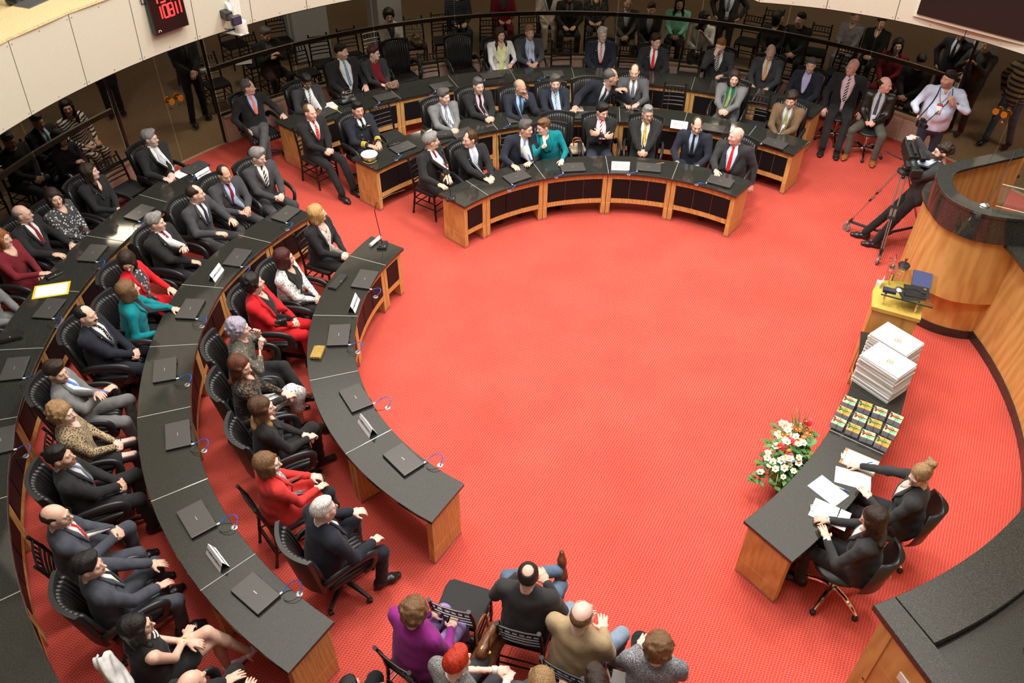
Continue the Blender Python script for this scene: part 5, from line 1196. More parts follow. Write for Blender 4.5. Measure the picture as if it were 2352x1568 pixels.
gooseneck(4.40, 7.50, gzt, [(.03, -.04, .05), (.10, -.10, .09), (.16, -.13, .075)], 'short microphone lying across the folders on the lectern')
# ---- flower arrangement on the floor before the desk
fl = root('flower_arrangement', (2.93, 5.74, 0), label='flower arrangement with white lilies and red anthuriums, on the carpet at the desk', cat='flowers')
M_LEAF = plain((.05, .16, .03), .5, grain=.3); M_LEAF2 = plain((.10, .24, .05), .5, grain=.3); M_WPET = plain((.85, .83, .74), .5); M_RPET = plain((.60, .02, .03), .25); M_OPET = plain((.62, .11, .02), .5); M_YEL = plain((.85, .6, .1), .5); M_GRASS = plain((.30, .30, .10), .6)
rf = random.Random(11)
mb = MB(); mb.lathe([(.11, 0), (.14, .04), (.15, .2), (.14, .2), (.13, .06)], n=18); part('basket', mb, plain((.16, .09, .04), .8), fl, smooth=True)
mb = MB(); mb.ell((0, 0, .25), (.18, .36, .19), 14, 8, 0, Matrix.Rotation(-.6, 3, 'Z')); part('moss_core', mb, M_LEAF, fl)
ax = Vector((math.cos(1.05), math.sin(1.05), 0)); bx = Vector((-ax.y, ax.x, 0))
def fpos(u, v, h): return ax*u+bx*v+Vector((0, 0, h))
def petal_flower(c, n, rr, m, w=.45, up=None, nm='lily'):
    up = up or Vector((rf.uniform(-.7, .3), rf.uniform(-.9, .1), 1)).normalized(); Mq = up.to_track_quat('Z', 'Y').to_matrix(); mb = MB()
    for k in range(n):
        a = 2*math.pi*k/n; d = Vector((math.cos(a), math.sin(a), 0)); s = Vector((-d.y, d.x, 0))
        P = [d*.1*rr, d*.55*rr+s*w*rr*.55+Vector((0, 0, .3*rr)), d*rr+Vector((0, 0, .35*rr)), d*.55*rr-s*w*rr*.55+Vector((0, 0, .3*rr)), d*.5*rr+Vector((0, 0, .22*rr))]
        P = [Mq@p+c for p in P]; mb.add(P, [(0, 1, 4), (1, 2, 4), (2, 3, 4), (3, 0, 4)])
    o = part(nm, mb, m, fl, smooth='all')
    mb = MB(); mb.ell(c+up*.22*rr, (.012, .012, .012), 6, 4); part('stamen', mb, M_YEL, o)
for i in range(40):
    u, v = rf.uniform(-.40, .40), rf.uniform(-.10, .22); h = .44+.12*(1-(u/.4)**2)-.5*max(0, v-.05)+rf.uniform(-.03, .04)
    petal_flower(fpos(u, v, h), 6, rf.uniform(.032, .048), M_WPET, .9)
for i in range(66):
    u, v = rf.uniform(-.30, .38), rf.uniform(-.10, .18); h = .46+.10*(1-(u/.4)**2)-.5*max(0, v-.05)
    if i % 3 == 0: petal_flower(fpos(u, v, h), 7, rf.uniform(.025, .036), M_OPET, .6, nm='orange_bloom')
for (u, v, h) in ((.34, -.02, .60), (.02, .06, .55), (-.06, .12, .50), (-.16, .02, .52)):
    c = fpos(u, v, h); up = Vector((-.6, -.5, .7)).normalized(); Mq = up.to_track_quat('Z', 'Y').to_matrix(); mb = MB(); P = []
    for k in range(12):
        a = 2*math.pi*k/12; q = .042*(1+.55*abs(math.cos(a/2))); P.append(Mq@Vector((math.cos(a)*q, math.sin(a)*q*.8, .012*math.cos(2*a)))+c)
    n0 = len(P); P.append(c); mb.add(P, [(k, (k+1) % 12, n0) for k in range(12)]); o = part('anthurium', mb, M_RPET, fl, smooth='all')
    mb = MB(); mb.tube([c, c+up*.03+Vector((-.02, -.02, .01)), c+up*.07+Vector((-.03, -.03, .03))], [.006, .006, .003], 6); part('spadix', mb, M_YEL, o)
for i in range(210):
    u, v = rf.uniform(-.46, .42), rf.uniform(-.16, .26); h = .36+.14*(1-(u/.45)**2)-.5*max(0, v-.05)+rf.uniform(-.06, .05); c = fpos(u, v, h); a = rf.uniform(0, 6.28); L = rf.uniform(.07, .12); d = Vector((math.cos(a), math.sin(a), rf.uniform(-.2, .5))).normalized(); s = d.cross(Vector((0, 0, 1))).normalized()*L*.28
    mb = MB(); mb.add([c, c+d*L*.5+s+Vector((0, 0, .01)), c+d*L, c+d*L*.5-s+Vector((0, 0, .01)), c+d*L*.5-Vector((0, 0, .008))], [(0, 1, 4), (1, 2, 4), (2, 3, 4), (3, 0, 4)]); part('leaf', mb, M_LEAF2 if i % 3 else M_LEAF, fl, smooth='all')
for i in range(26):
    big = i < 16; u = rf.uniform(.18, .34) if big else rf.uniform(-.4, -.2); c = fpos(u, rf.uniform(-.05, .1), .36); d = (Vector((rf.uniform(-.3, .35), rf.uniform(.1, .6), 1)) if big else Vector((rf.uniform(-1, -.2), rf.uniform(-.5, .1), .25))).normalized(); L = rf.uniform(.30, .46)
    b = d*L*.5+Vector((0, 0, .03)); e = d*L+Vector((0, 0, -.02)); s = d.cross(Vector((.3, .9, 0))).normalized()*.0045; mb = MB(); mb.add([c-s, c+s, c+b+s*.8, c+b-s*.8, c+e], [(0, 1, 2, 3), (3, 2, 4)]); part('grass_blade', mb, M_GRASS, fl)
# ---- paper, bags and clutches on the desks
sheet('paper', -3.12, 12.93, ZTOP+.001, .30, .22, math.radians(35), M_PAPER, 'pile of white papers at the near end of the rearmost centre desk', th=.012)
sheet('paper', -5.585, 7.92, ZTOP+.001, .36, .22, math.radians(16), M_PAPER, 'printed sheet on a bright yellow envelope, outermost left desk', pad=plain((.82, .55, .03), .5))
sheet('paper', -4.85, 10.74, ZTOP+.001, .21, .29, math.radians(-35), M_PAPER, 'white sheet before the bearded man at the far left desk end', lines=False)
sheet('note', -2.98, 12.86, ZTOP+.001, .09, .07, .3, plain((.85, .68, .08), .6), 'small yellow note beside the white papers', 'note', lines=False)
r = root('rolled_paper', (-1.80, 8.99, ZTOP+.03), math.radians(62), label='rolled white paper beside the microphone on the left innermost desk', cat='paper')
mb = MB(); mb.tube([(-.11, 0, 0), (.11, 0, 0)], .024, 14); part('roll', mb, M_PAPER, r, smooth=True); mb = MB(); mb.tube([(-.112, 0, 0), (.112, 0, 0)], .012, 10); part('inner_turn', mb, M_PAGE, r)
gooseneck(-1.70, 8.92, ZTOP, [(-.02, .03, .2), (-.06, .06, .50), (-.03, .10, .60), (.12, .25, .62), (.25, .38, .60)], 'tall gooseneck microphone on the left innermost desk, bent towards the aisle', mount=False)
gooseneck(-.88, 10.10, ZTOP, [(-.02, .03, .2), (-.05, .10, .40), (-.10, .20, .58)], 'gooseneck microphone at the left end of the innermost centre desk', mount=False)
def purse(x, y, z, rz, d, m, label, cat='purse', flap=True, strap=False, name='clutch_bag'):
    r = root(name, (x, y, z), rz, label=label, cat=cat)
    mb = MB(); mb.box((0, 0, d[2]/2), d); part('body', mb, m, r, bevel=min(d)*.3, seg=3, smooth=True)
    mb = MB(); mb.box((0, -d[1]*.12, d[2]+.002), (d[0]*.98, d[1]*.72, .006)); part('flap', mb, m, r, bevel=.002)
    mb = MB(); mb.ell((0, -d[1]*.42, d[2]+.006), (.010, .008, .006), 8, 5); part('clasp', mb, M_GOLD, r)
    if strap: mb = MB(); mb.tube([(-d[0]*.45, 0, d[2]*.8), (-d[0]*.7, d[1]*.5, .02), (-d[0]*.55, d[1]*.8, .008), (-d[0]*.2, d[1]*.7, .008)], .005, 6); part('strap', mb, M_LEATH, r)
    return r
def quilt(col, rough=.3, metal=0.):
    m, t, b = base('quilt', col, rough, metal); v = coord(t, rot=(0, 0, .785)); vo = nd(t, 'ShaderNodeTexBrick'); vo.offset = 0; vo.inputs['Scale'].default_value = 22; vo.inputs['Color1'].default_value = (*col, 1); vo.inputs['Color2'].default_value = (*[c*1.2 for c in col], 1); vo.inputs['Mortar'].default_value = (*[c*.25 for c in col], 1); vo.inputs['Brick Width'].default_value = .5; vo.inputs['Row Height'].default_value = .5; vo.inputs['Mortar Size'].default_value = .03
    t.links.new(v, vo.inputs['Vector']); t.links.new(vo.outputs['Color'], b.inputs['Base Color']); bump(t, b, vo.outputs['Fac'], .004, -.6); return m
purse(-2.16, 6.83, ZTOP, math.radians(85), (.20, .13, .035), quilt((.55, .36, .10), .3, .6), 'gold quilted clutch on the innermost left desk')
purse(-2.15, 8.13, ZTOP, math.radians(70), (.30, .12, .03), plain((.03, .03, .03), .3), 'long dark leather clutch before the woman in the patterned jacket')
purse(-5.67, 8.21, ZTOP, math.radians(50), (.20, .10, .03), M_LEATH, 'black wallet near the yellow envelope, outermost left desk')
purse(-5.66, 7.04, ZTOP, math.radians(25), (.24, .16, .06), quilt((.02, .02, .02), .3), 'black quilted handbag at the left picture edge, outermost desk', strap=True, name='handbag')
purse(-2.69, 7.36, .70, math.radians(20), (.15, .05, .09), quilt((.03, .03, .03), .25), 'small black purse with a silver pattern on the lap of the woman in red')
def soft_bag(x, y, z, rz, w, d, h, m, label, hm=None, hh=.16, name='handbag', two=True):
    r = root(name, (x, y, z), rz, label=label, cat='bag')
    vs, qs = sdf_mesh([ecap((-w*.36, 0, h*.3), (w*.36, 0, h*.3), (d*.5, h*.30), (d*.5, h*.30), (0, 1, 0), (0, 0, 1), .03), ecap((-w*.30, 0, h*.75), (w*.30, 0, h*.75), (d*.28, h*.22), (d*.28, h*.22), (0, 1, 0), (0, 0, 1), .05), sub(ell((0, 0, -.1), (2, 2, .1), .002))], .011, .003, w*20)
    link('body', np_mesh('body', vs, qs), m, r)
    for s in ((-1, 1) if two else (1,)):
        mb = MB(); mb.tube(arc3([Vector(p) for p in [(-w*.25, s*d*.25, h*.82), (-w*.22, s*d*.3, h+hh*.7), (0, s*d*.3, h+hh), (w*.22, s*d*.3, h+hh*.7), (w*.25, s*d*.25, h*.82)]], 4), .009, 7); part('handle', mb, hm or m, r, smooth=True)
    mb = MB(); mb.tube([(-w*.33, 0, h*.95), (w*.33, 0, h*.95)], .006, 6); part('zip', mb, M_GOLD, r)
    for s in (-1, 1): mb = MB(); mb.lathe([(.010, -.004), (.016, 0), (.010, .004)], (s*w*.25, -d*.3, h*.8), 10); part('buckle', mb, M_GOLD, r)
    return r
soft_bag(-2.80, 13.12, ZTOP, .6, .32, .2, .16, M_LEATH, 'black camera bag on the rearmost centre desk before the stout man', hh=.06)
M_CROC = plain((.20, .075, .03), .35, 0, .5, .5, 55)
soft_bag(-.17, 3.50, .36, math.radians(65), .38, .20, .34, M_CROC, 'brown crocodile-pattern handbag hanging on a chair back in the bottom audience', plain((.24, .09, .03), .4), .20)
soft_bag(-.52, 3.72, .12, math.radians(60), .26, .12, .24, M_LEATH, 'black handbag hanging at the empty chair in the bottom audience', hh=.3)
soft_bag(-3.02, 6.12, .12, math.radians(100), .26, .13, .26, M_LEATH, 'black handbag hanging behind the woman with long fading hair', hh=.34)
soft_bag(-1.96, 16.30, .47, math.radians(-65), .34, .18, .24, plain((.16, .11, .07), .3), 'brown handbag with round handles on a chair behind the glass', plain((.30, .24, .12), .3), .2)
mchk, tt_, bb_ = base('chequer', (.5, .38, .24), .6); ck = nd(tt_, 'ShaderNodeTexBrick'); ck.offset = 0; ck.inputs['Scale'].default_value = 30; ck.inputs['Color1'].default_value = (.62, .50, .33, 1); ck.inputs['Color2'].default_value = (.55, .42, .27, 1); ck.inputs['Mortar'].default_value = (.10, .04, .03, 1); ck.inputs['Brick Width'].default_value = .5; ck.inputs['Row Height'].default_value = .5; tt_.links.new(coord(tt_), ck.inputs['Vector']); tt_.links.new(ck.outputs['Color'], bb_.inputs['Base Color'])
soft_bag(.99, 11.88, .50, math.radians(10), .26, .14, .20, mchk, 'beige chequered handbag on the armchair beside the woman in turquoise', plain((.30, .08, .03), .4), .06)
purse(-1.86, 11.62, ZTOP+.034, math.radians(30), (.20, .09, .012), M_LEATH, 'dark glasses case on the laptop near the naval cap', 'case', name='glasses_case')
purse(-1.10, 11.94, ZTOP, math.radians(20), (.26, .18, .07), plain((.03, .03, .032), .7), 'dark cloth bag on the desk before the man in the light grey suit', 'bag', strap=True, name='handbag')
r = root('phone', (2.03, 12.90, ZTOP+.03), math.radians(80), label='dark mobile phone in the hands of the laughing man', cat='phone')
mb = MB(); mb.box((0, 0, .006), (.062, .12, .009)); part('case', mb, M_PLAST, r, bevel=.003); mb = MB(); mb.box((0, 0, .011), (.055, .095, .001)); part('screen', mb, plain((.03, .035, .04), .08), r)
# naval cap
r = root('naval_cap', (-2.17, 11.17, ZTOP), math.radians(10), label='white naval officer cap with gold badge and black peak, on the desk end', cat='cap')
mb = MB(); mb.lathe([(.095, .035), (.098, .055), (.118, .085), (.128, .098), (.12, .108), (.07, .114), (.01, .114)], n=26); part('white_crown', mb, plain((.84, .84, .84), .6), r, smooth='all')
mb = MB(); mb.lathe([(.094, .008), (.097, .012), (.097, .040), (.094, .044)], n=26); part('black_band', mb, plain((.012, .012, .014), .8), r, smooth=True)
mb = MB(); vs = []
for k in range(13):
    a = math.pi*(k/12)-math.pi; vs += [(.096*math.cos(a), .096*math.sin(a), .018), (.11*math.cos(a)*1.0, .15*math.sin(a), .002), (.11*math.cos(a), .15*math.sin(a), .006), (.096*math.cos(a), .096*math.sin(a), .022)]
mb.add(vs, [(4*k+i, 4*k+4+i, 4*k+4+(i+1) % 4, 4*k+(i+1) % 4) for k in range(12) for i in range(4)]); part('peak', mb, M_PLAST, r, smooth=True)
mb = MB()
for k in range(2, 11):
    a = math.pi*(k/12)-math.pi; mb.ell((.104*math.cos(a), .128*math.sin(a), .014), (.016, .012, .006), 6, 4)
part('gold_oak_leaves', mb, M_GOLD, r)
mb = MB(); mb.lathe([(.004, 0), (.030, .002), (.024, .012), (.004, .014)], (0, -.105, .06), 16, 0, Matrix.Rotation(math.pi/2-.35, 3, 'X')); part('badge', mb, plain((.7, .5, .12), .3, .5), r, smooth=True)
mb = MB(); mb.lathe([(.0985, .028), (.1, .034), (.0985, .038)], n=26); part('gold_cord', mb, M_GOLD, r)
# shawl held by the woman in the dark jacket; white jacket hung on a chair
vs, qs = sdf_mesh([ell((0, 0, .05), (.10, .07, .05), .03), ell((.07, .02, .05), (.05, .04, .06), .03)], .009, .009, 2); o = link('scarf', np_mesh('scarf', vs, qs), cloth((.20, .10, .07), 'floral', (.5, .35, .28), 2)); o.location = (-2.11, 13.60, ZTOP+.045); tag(o, 'crumpled brown scarf between the hands of the woman with the red top', 'scarf')
# ---- press camera, strap and badge of the photographer
def still_camera(x, y, z, rz):
    r = root('camera', (x, y, z), rz, label='black reflex camera held low by the photographer', cat='camera')
    mb = MB(); mb.box((0, 0, 0), (.145, .07, .10)); mb.box((0, .005, .065), (.06, .06, .04)); part('body', mb, M_PLAST, r, bevel=.01, seg=2)
    Mx = Matrix.Rotation(-math.pi/2, 3, 'X'); mb = MB(); mb.lathe([(.034, .03), (.036, .05), (.033, .10), (.040, .105), (.040, .14), (.030, .142), (.026, .12)], (0, 0, 0), 18, 0, Mx); part('lens', mb, M_PLAST, r, smooth=True)
    mb = MB(); mb.lathe([(.001, .118), (.028, .121)], (0, 0, 0), 18, 0, Mx); part('front_element', mb, plain((.01, .012, .03), .05), r)
    mb = MB(); mb.box((.055, .02, .0), (.035, .09, .095)); part('grip', mb, M_RUBBER, r, bevel=.008)
    return r
# ---- television camera on a wheeled tripod
tc = root('tripod_dolly', (5.45, 10.22, 0), label='silver camera tripod on a black three-wheeled dolly, by the pulpit', cat='tripod')
WH = [Vector((-.44, .32, 0)), Vector((-.24, -.53, 0)), Vector((.57, .20, 0))]; apx = Vector((-.05, -.02, 1.20)); M_GREYR = plain((.22, .21, .21), .6)
for i, wv in enumerate(WH):
    d = wv.normalized(); s = Vector((-d.y, d.x, 0))
    mb = MB(); mb.tube([d*.05+Vector((0, 0, .17)), wv+Vector((0, 0, .17))], .020, 6); part('dolly_arm', mb, M_PLAST, tc)
    Mx = (s*.9+d*.3).normalized().to_track_quat('Z', 'Y').to_matrix(); mb = MB(); mb.lathe([(.012, -.018), (.058, -.016), (.062, -.008), (.062, .008), (.058, .016), (.012, .018)], (wv.x, wv.y, .062), 18, 0, Mx); wh = part('wheel', mb, M_GREYR, tc, smooth=True)
    mb = MB(); mb.box((wv.x, wv.y, .13), (.05, .05, .035)); mb.lathe([(.015, -.025), (.015, .025)], (wv.x, wv.y, .062), 10, 0, Mx); part('fork', mb, M_STEEL, wh)
    ft = wv*.94+Vector((0, 0, .20)); tpp = apx+d*.07; lg = None
    for q in (-1, 1):
        mb = MB(); mb.tube([tpp+s*q*.035, tpp.lerp(ft, .55)+s*q*.032], .0105, 8); o = part('leg_tube', mb, M_STEEL, tc, smooth=True)
        mb = MB(); mb.tube([tpp.lerp(ft, .42)+s*q*.014, ft+s*q*.014], .0085, 8); part('leg_tube', mb, M_STEEL, tc, smooth=True)
    for f in (.42, .56, .985):
        c = tpp.lerp(ft, f); Mq = (ft-tpp).to_track_quat('Z', 'Y').to_matrix(); mb = MB(); mb.box(c, (.10 if f < .9 else .05, .03, .045), 0, 0, Mq); part('leg_clamp', mb, M_PLAST, tc)
mb = MB(); mb.lathe([(.07, .155), (.11, .16), (.11, .185), (.04, .19)], n=3); part('hub', mb, M_PLAST, tc)
mb = MB(); mb.lathe([(.10, 1.19), (.10, 1.215), (.05, 1.235), (.055, 1.28), (.03, 1.30)], (-.05, -.02, 0), 16); part('bowl_head', mb, M_PLAST, tc, smooth=True)
vc = root('video_camera', (5.42, 10.24, 1.30), math.radians(-95), label='large black television camera with eyepiece, on the silver tripod', cat='camera')
Mp = Matrix.Rotation(.16, 3, 'Y')
def vb(nm, c, d, m=M_PLAST, bev=.01): mb = MB(); mb.box(Mp@Vector(c), d, 0, 0, Mp); return part(nm, mb, m, vc, bevel=bev, seg=2)
vb('quick_plate', (0, 0, .02), (.22, .10, .035)); vb('body', (-.05, 0, .13), (.34, .13, .17)); vb('battery', (-.27, 0, .13), (.11, .10, .16)); vb('carry_handle', (-.02, 0, .255), (.26, .035, .03)); vb('handle_post', (.09, 0, .23), (.04, .04, .06)); vb('handle_post', (-.12, 0, .23), (.04, .04, .06)); vb('side_panel', (-.05, .072, .14), (.22, .012, .10), M_RUBBER)
mb = MB(); Mx = Mp@Matrix.Rotation(math.pi/2, 3, 'Y'); mb.lathe([(.055, .10), (.058, .16), (.05, .17), (.052, .26), (.062, .27), (.068, .33), (.055, .332), (.045, .30)], Mp@Vector((0, 0, .12)), 20, 0, Mx); part('lens', mb, M_PLAST, vc, smooth=True)
vb('matte_box', (.355, 0, .12), (.05, .15, .12)); vb('zoom_grip', (.18, -.075, .11), (.12, .05, .07), M_RUBBER); vb('viewfinder', (.10, .10, .21), (.17, .07, .07)); vb('eyecup', (-.01, .10, .21), (.06, .06, .06), M_RUBBER); vb('label_screen', (-.27, 0, .225), (.08, .07, .012), plain((.45, .42, .48), .3), .002)
mb = MB(); mb.tube([(-.12, -.05, .0), (-.35, -.1, -.06), (-.52, -.13, -.10)], .010, 7); part('pan_bar', mb, M_PLAST, vc)
# ---- digital clock, pan-tilt camera and screen on the gallery front
def on_gallery(px, py, z): pass
ck0, ck1, ckc = Vector([-4.623, 10.488]), Vector([-4.328, 10.893]), 2.877
cd = (ck1-ck0).normalized(); cn = Vector((cd.y, -cd.x)); cw = (ck1-ck0).length
clk = root('digital_clock', (ck0.x, ck0.y, ckc), math.atan2(cd.y, cd.x), label='black digital clock with red digits on the cream gallery front', cat='clock')
chh = .62
mb = MB(); mb.box((cw/2, -.045, chh/2), (cw, .08, chh)); part('case', mb, M_PLAST, clk, bevel=.004)
mb = MB(); mb.box((cw/2, -.0865, chh/2), (cw-.03, .003, chh-.03)); part('face', mb, plain((.006, .004, .004), .25), clk)
M_LED = emis('led_red', (1, .02, .02), 5)
SEGS = {'0': 'abcdef', '1': 'bc', '3': 'abgcd', '8': 'abcdefg', '9': 'abcdfg'}
def digit(ch, x, z, s, mb):
    w, h = .42*s, s
    Pn = {'a': ((0, h), (w, h)), 'b': ((w, h), (w, h/2)), 'c': ((w, h/2), (w, 0)), 'd': ((0, 0), (w, 0)), 'e': ((0, h/2), (0, 0)), 'f': ((0, h), (0, h/2)), 'g': ((0, h/2), (w, h/2))}
    for q in SEGS[ch]:
        (x0, z0), (x1, z1) = Pn[q]; n = 4
        for k in range(n):
            t = (k+.5)/n; mb.lathe([(.011, -.002), (.011, .002)], (x+x0+(x1-x0)*t, -.0895, z+z0+(z1-z0)*t), 8, 0, Matrix.Rotation(math.pi/2, 3, 'X'))
for ch, x, z in (('1', .085, .375), ('9', .195, .375), ('3', .335, .375), ('1', .105, .185), ('0', .205, .185), ('8', .285, .185), ('1', .335, .185), ('1', .395, .185)):
    mb = MB(); digit(ch, x-.02, z, .15 if z < .3 else .16, mb); part('digit', mb, M_LED, clk)
mb = MB(); mb.tube([(.045, -.088, .035), (.05, -.088, .055), (.07, -.088, .06), (.085, -.088, .05), (.08, -.088, .035)], .004, 5); part('maker_mark', mb, M_WHITEPL, clk)
mb = MB(); mb.tube([(0, -.03, .52), (-.05, -.04, .46), (-.04, -.02, .40), (0, -.02, .40)], .006, 6); part('cable', mb, M_PLAST, clk)
pz = root('pan_tilt_camera', (-3.881, 11.437, 2.57), 0.808, label='white pan-tilt camera with black lens on a bracket of the gallery front', cat='camera')
M_PTZ = plain((.70, .68, .62), .4)
mb = MB(); mb.prism([(-.16, .20), (.12, .20), (.12, -.16), (-.02, -.16)], -.02, .0); part('bracket', mb, M_PTZ, pz, bevel=.004)
mb = MB(); mb.lathe([(.085, .0), (.088, .03), (.085, .14), (.075, .15)], (.06, -.08, 0), 20); part('base', mb, M_PTZ, pz, smooth=True)
mb = MB(); mb.box((.06, .02, .32), (.15, .17, .32)); part('head', mb, M_PTZ, pz, bevel=.03, seg=3, smooth=True)
mb = MB(); mb.lathe([(.075, 0), (.08, .02), (.07, .05)], (-.015, .0, .33), 20, 0, Matrix.Rotation(-math.pi/2, 3, 'Y')); part('pivot', mb, M_WHITEPL, pz, smooth=True)
mb = MB(); mb.box((-.11, -.02, .27), (.10, .26, .11)); part('camera_body', mb, M_PLAST, pz, bevel=.008, seg=2)
mb = MB(); mb.lathe([(.045, 0), (.05, .05), (.045, .10), (.05, .12)], (-.11, -.15, .26), 18, 0, Matrix.Rotation(math.pi/2, 3, 'X')); part('lens', mb, M_PLAST, pz, smooth=True)
mb = MB(); mb.box((-.11, -.30, .26), (.15, .06, .12)); part('lens_hood', mb, M_PLAST, pz, bevel=.01); mb = MB(); mb.box((-.11, -.332, .26), (.11, .004, .085)); part('front_glass', mb, plain((.02, .03, .07), .05), pz)
mb = MB(); mb.tube([(-.17, .1, .27), (-.28, .12, .2), (-.27, .05, .05), (-.15, .02, .0)], .006, 6); mb.tube([(-.16, .1, .24), (-.22, .12, .18), (-.18, .05, .08), (-.05, .0, .04)], .006, 6); part('cables', mb, M_PLAST, pz)
mb = MB(); mb.lathe([(.012, .48), (.012, .52)], (.06, .05, 0), 10); part('tally_light', mb, plain((.5, .02, .02), .4), pz)
sc0, sc1, scz = Vector([5.616, 11.894]), Vector([6.718, 10.869]), 2.720
sd = (sc1-sc0).normalized(); sw = (sc1-sc0).length
scr = root('display_screen', (sc0.x, sc0.y, scz), math.atan2(sd.y, sd.x), label='large dark display screen on the gallery front, upper right corner', cat='screen')
mb = MB(); mb.box((sw/2, .03, .55), (sw, .06, 1.1)); part('frame', mb, M_CREAM, scr); mb = MB(); mb.box((sw/2+.02, -.012, .58), (sw-.06, .03, 1.06)); part('panel', mb, plain((.008, .007, .007), .35), scr)
# ---------------------------------------------------------------- chairs and people
for x, y, f, k, lab in [
 (-5.74, 10.76, -30, 'chi', 'empty black banquet chair, outermost left row beside the bearded man'),
 (-2.06, 14.76, -62, 'arm', 'empty leather armchair in the rearmost row, beside the woman with the red top'),
 (-1.50, 14.60, -66, 'chi', 'empty banquet chair between two empty armchairs, rearmost row'),
 (-.96, 15.02, -70, 'arm', 'empty leather armchair in the rearmost row, left of the white blazer'),
 (.90, 15.20, -84, 'chi', 'empty banquet chair in the rearmost row, beside the man with the knitted vest'),
 (2.13, 15.10, -95, 'chi', 'empty banquet chair in the rearmost row, right of the white-haired bearded man'),
 (3.22, 14.95, -104, 'chi', 'empty banquet chair in the rearmost row, left of the sandy-haired man'),
 (-2.03, 12.45, -52, 'chi', 'empty banquet chair right of the naval officer'),
 (2.71, 13.35, -100, 'chi', 'empty banquet chair in the middle centre row, above the reserved sign'),
 (4.02, 13.0, -112, 'chi', 'empty banquet chair beside the man in the brown suit'),
 (.72, 11.85, -84, 'arm', 'empty leather armchair behind the woman in turquoise, chequered bag beside it'),
 (-.40, 3.92, 72, 'chi', 'empty banquet chair in the bottom audience, left of the dark sweater'),
 ]: chair(k, x, y, f, lab)
GLC = [(-3.64, 15.4), (-3.15, 15.75), (-2.65, 15.62), (-1.98, 16.34), (-1.45, 16.6), (-1.15, 16.05), (-4.70, 16.46), (-4.2, 17.3), (-5.6, 16.3), (-5.45, 14.45), (-4.95, 15.4), (-3.9, 14.95), (4.7, 16.7), (5.2, 17.0), (5.95, 16.2), (6.1, 15.2), (6.0, 14.6), (-8.0, 11.6), (-7.9, 10.6), (-6.2, 15.3), (.3, 16.5), (-.5, 16.3)]
GLL = ['first to the left of the woman in white', 'left of the woman in white, close to the panes', 'directly before the woman in white', 'carrying the brown handbag with round handles', 'right of the handbag chair', 'before the dark striped sweater', 'left of the pale pillars', 'between the two pale pillars at the back', 'behind the seated grey-haired man', 'nearest the left glass door', 'just right of the seated grey-haired man', 'above the man reading papers', 'right of the man with the open dark jacket', 'behind the young man in black', 'left of the grey patterned dress', 'above the bald man in glasses, farther one', 'above the bald man in glasses, nearer the panes', 'behind the man with the pale shirt at far left', 'behind the jeans at the left edge', 'far back between left door and pillar', 'below the cream jacket', 'below the red jacket']
for i, (x, y) in enumerate(GLC):
    o = chair('chi', x, y, math.degrees(math.atan2(7.76-y, 1.09-x))+(i % 3-1)*6, 'empty banquet chair behind the glass, '+GLL[i]); o['group'] = 'empty banquet chairs behind the glass wall'

person(-2.49, 8.98, 0, -25, 20, 'p', ('bob', 'blond'), {'k': 'blazer', 'j': 'blk', 's': 'cream:floral:red', 'neck': 0.12, 'v': 0.3, 'open': 0.012}, ((-0.03, 0.34, 0.68, 'clasp'), (0.05, 0.34, 0.68, 'clasp')), 'blonde woman in a black blazer and flowered blouse, far end of the innermost left row', gender='f', lean=-2, chairk='chi', chl='black banquet chair under the blonde woman in black')
person(-2.7, 8.01, 0, -8.6, 12, 'l', ('bob', 'wine'), {'k': 'blazer', 'j': 'wht:floral:blk:1.6', 's': 'blk', 'neck': 0.1, 't': 'blk', 'lc': 'blk', 'v': 0.28, 'open': 0.02}, 'clasp', 'woman with dark red hair in a black and white patterned jacket, beside the blonde woman', gender='f', lean=-4, chl='leather armchair under the woman in the patterned jacket', chairk='arm')
person(-2.95, 7.52, 0, -1.0, 20, 'l', ('puff', 'black'), {'k': 'coat', 'j': 'red', 's': 'blk', 'neck': 0.13, 'v': 0.34, 'open': 0.02}, ((-0.02, 0.34, 0.66, 'clasp'), (0.08, 0.32, 0.66, 'clasp')), 'woman with black curls in a bright red suit, holding a small black purse', gender='f', fat=0.3, lean=-8, pitch=-8, chl='leather armchair under the woman in the bright red suit', chairk='arm')
person(-2.91, 6.72, 0, 10.6, 15, 'p', ('puff', 'lilac'), {'k': 'top', 'j': 'olive:floral:brn:1.5', 'neck': 0.06, 't': 'blk', 'sleeve': 0.55}, ((-0.08, 0.22, 1.02, 'relax', (-0.3, 0.4, -0.8), ((0.2, 0.1, 1), (-1, 0.3, 0))), (0.1, 0.25, 1.0, 'fist', (0.4, 0.3, -0.8), ((-0.3, 0.2, 0.9), (0.6, -0.6, 0.3)))), 'elderly woman with short lilac hair, hand at her chin, patterned brown top', gender='f', lean=2, legs='crossL', shoes='heel', chl='leather armchair under the lilac-haired woman', chairk='arm')
person(-2.75, 6.14, 0, 19.2, -12, 'l', ('long', 'auburn'), {'k': 'top', 'j': 'blk:lace:brn', 'neck': 0.1, 't': 'wht:floral:dgr:1.6', 'skirt': 1, 'legs': 'skirt', 'skl': 1.0}, ((0.02, 0.34, 0.72, 'relax'), (0.1, 0.36, 0.72, 'relax')), 'woman with long auburn hair in a black lace top and a grey-white patterned skirt', gender='f', lean=-3, pitch=8, legs='crossR', chl='leather armchair under the woman in the lace top', shoes='heel', chairk='arm')
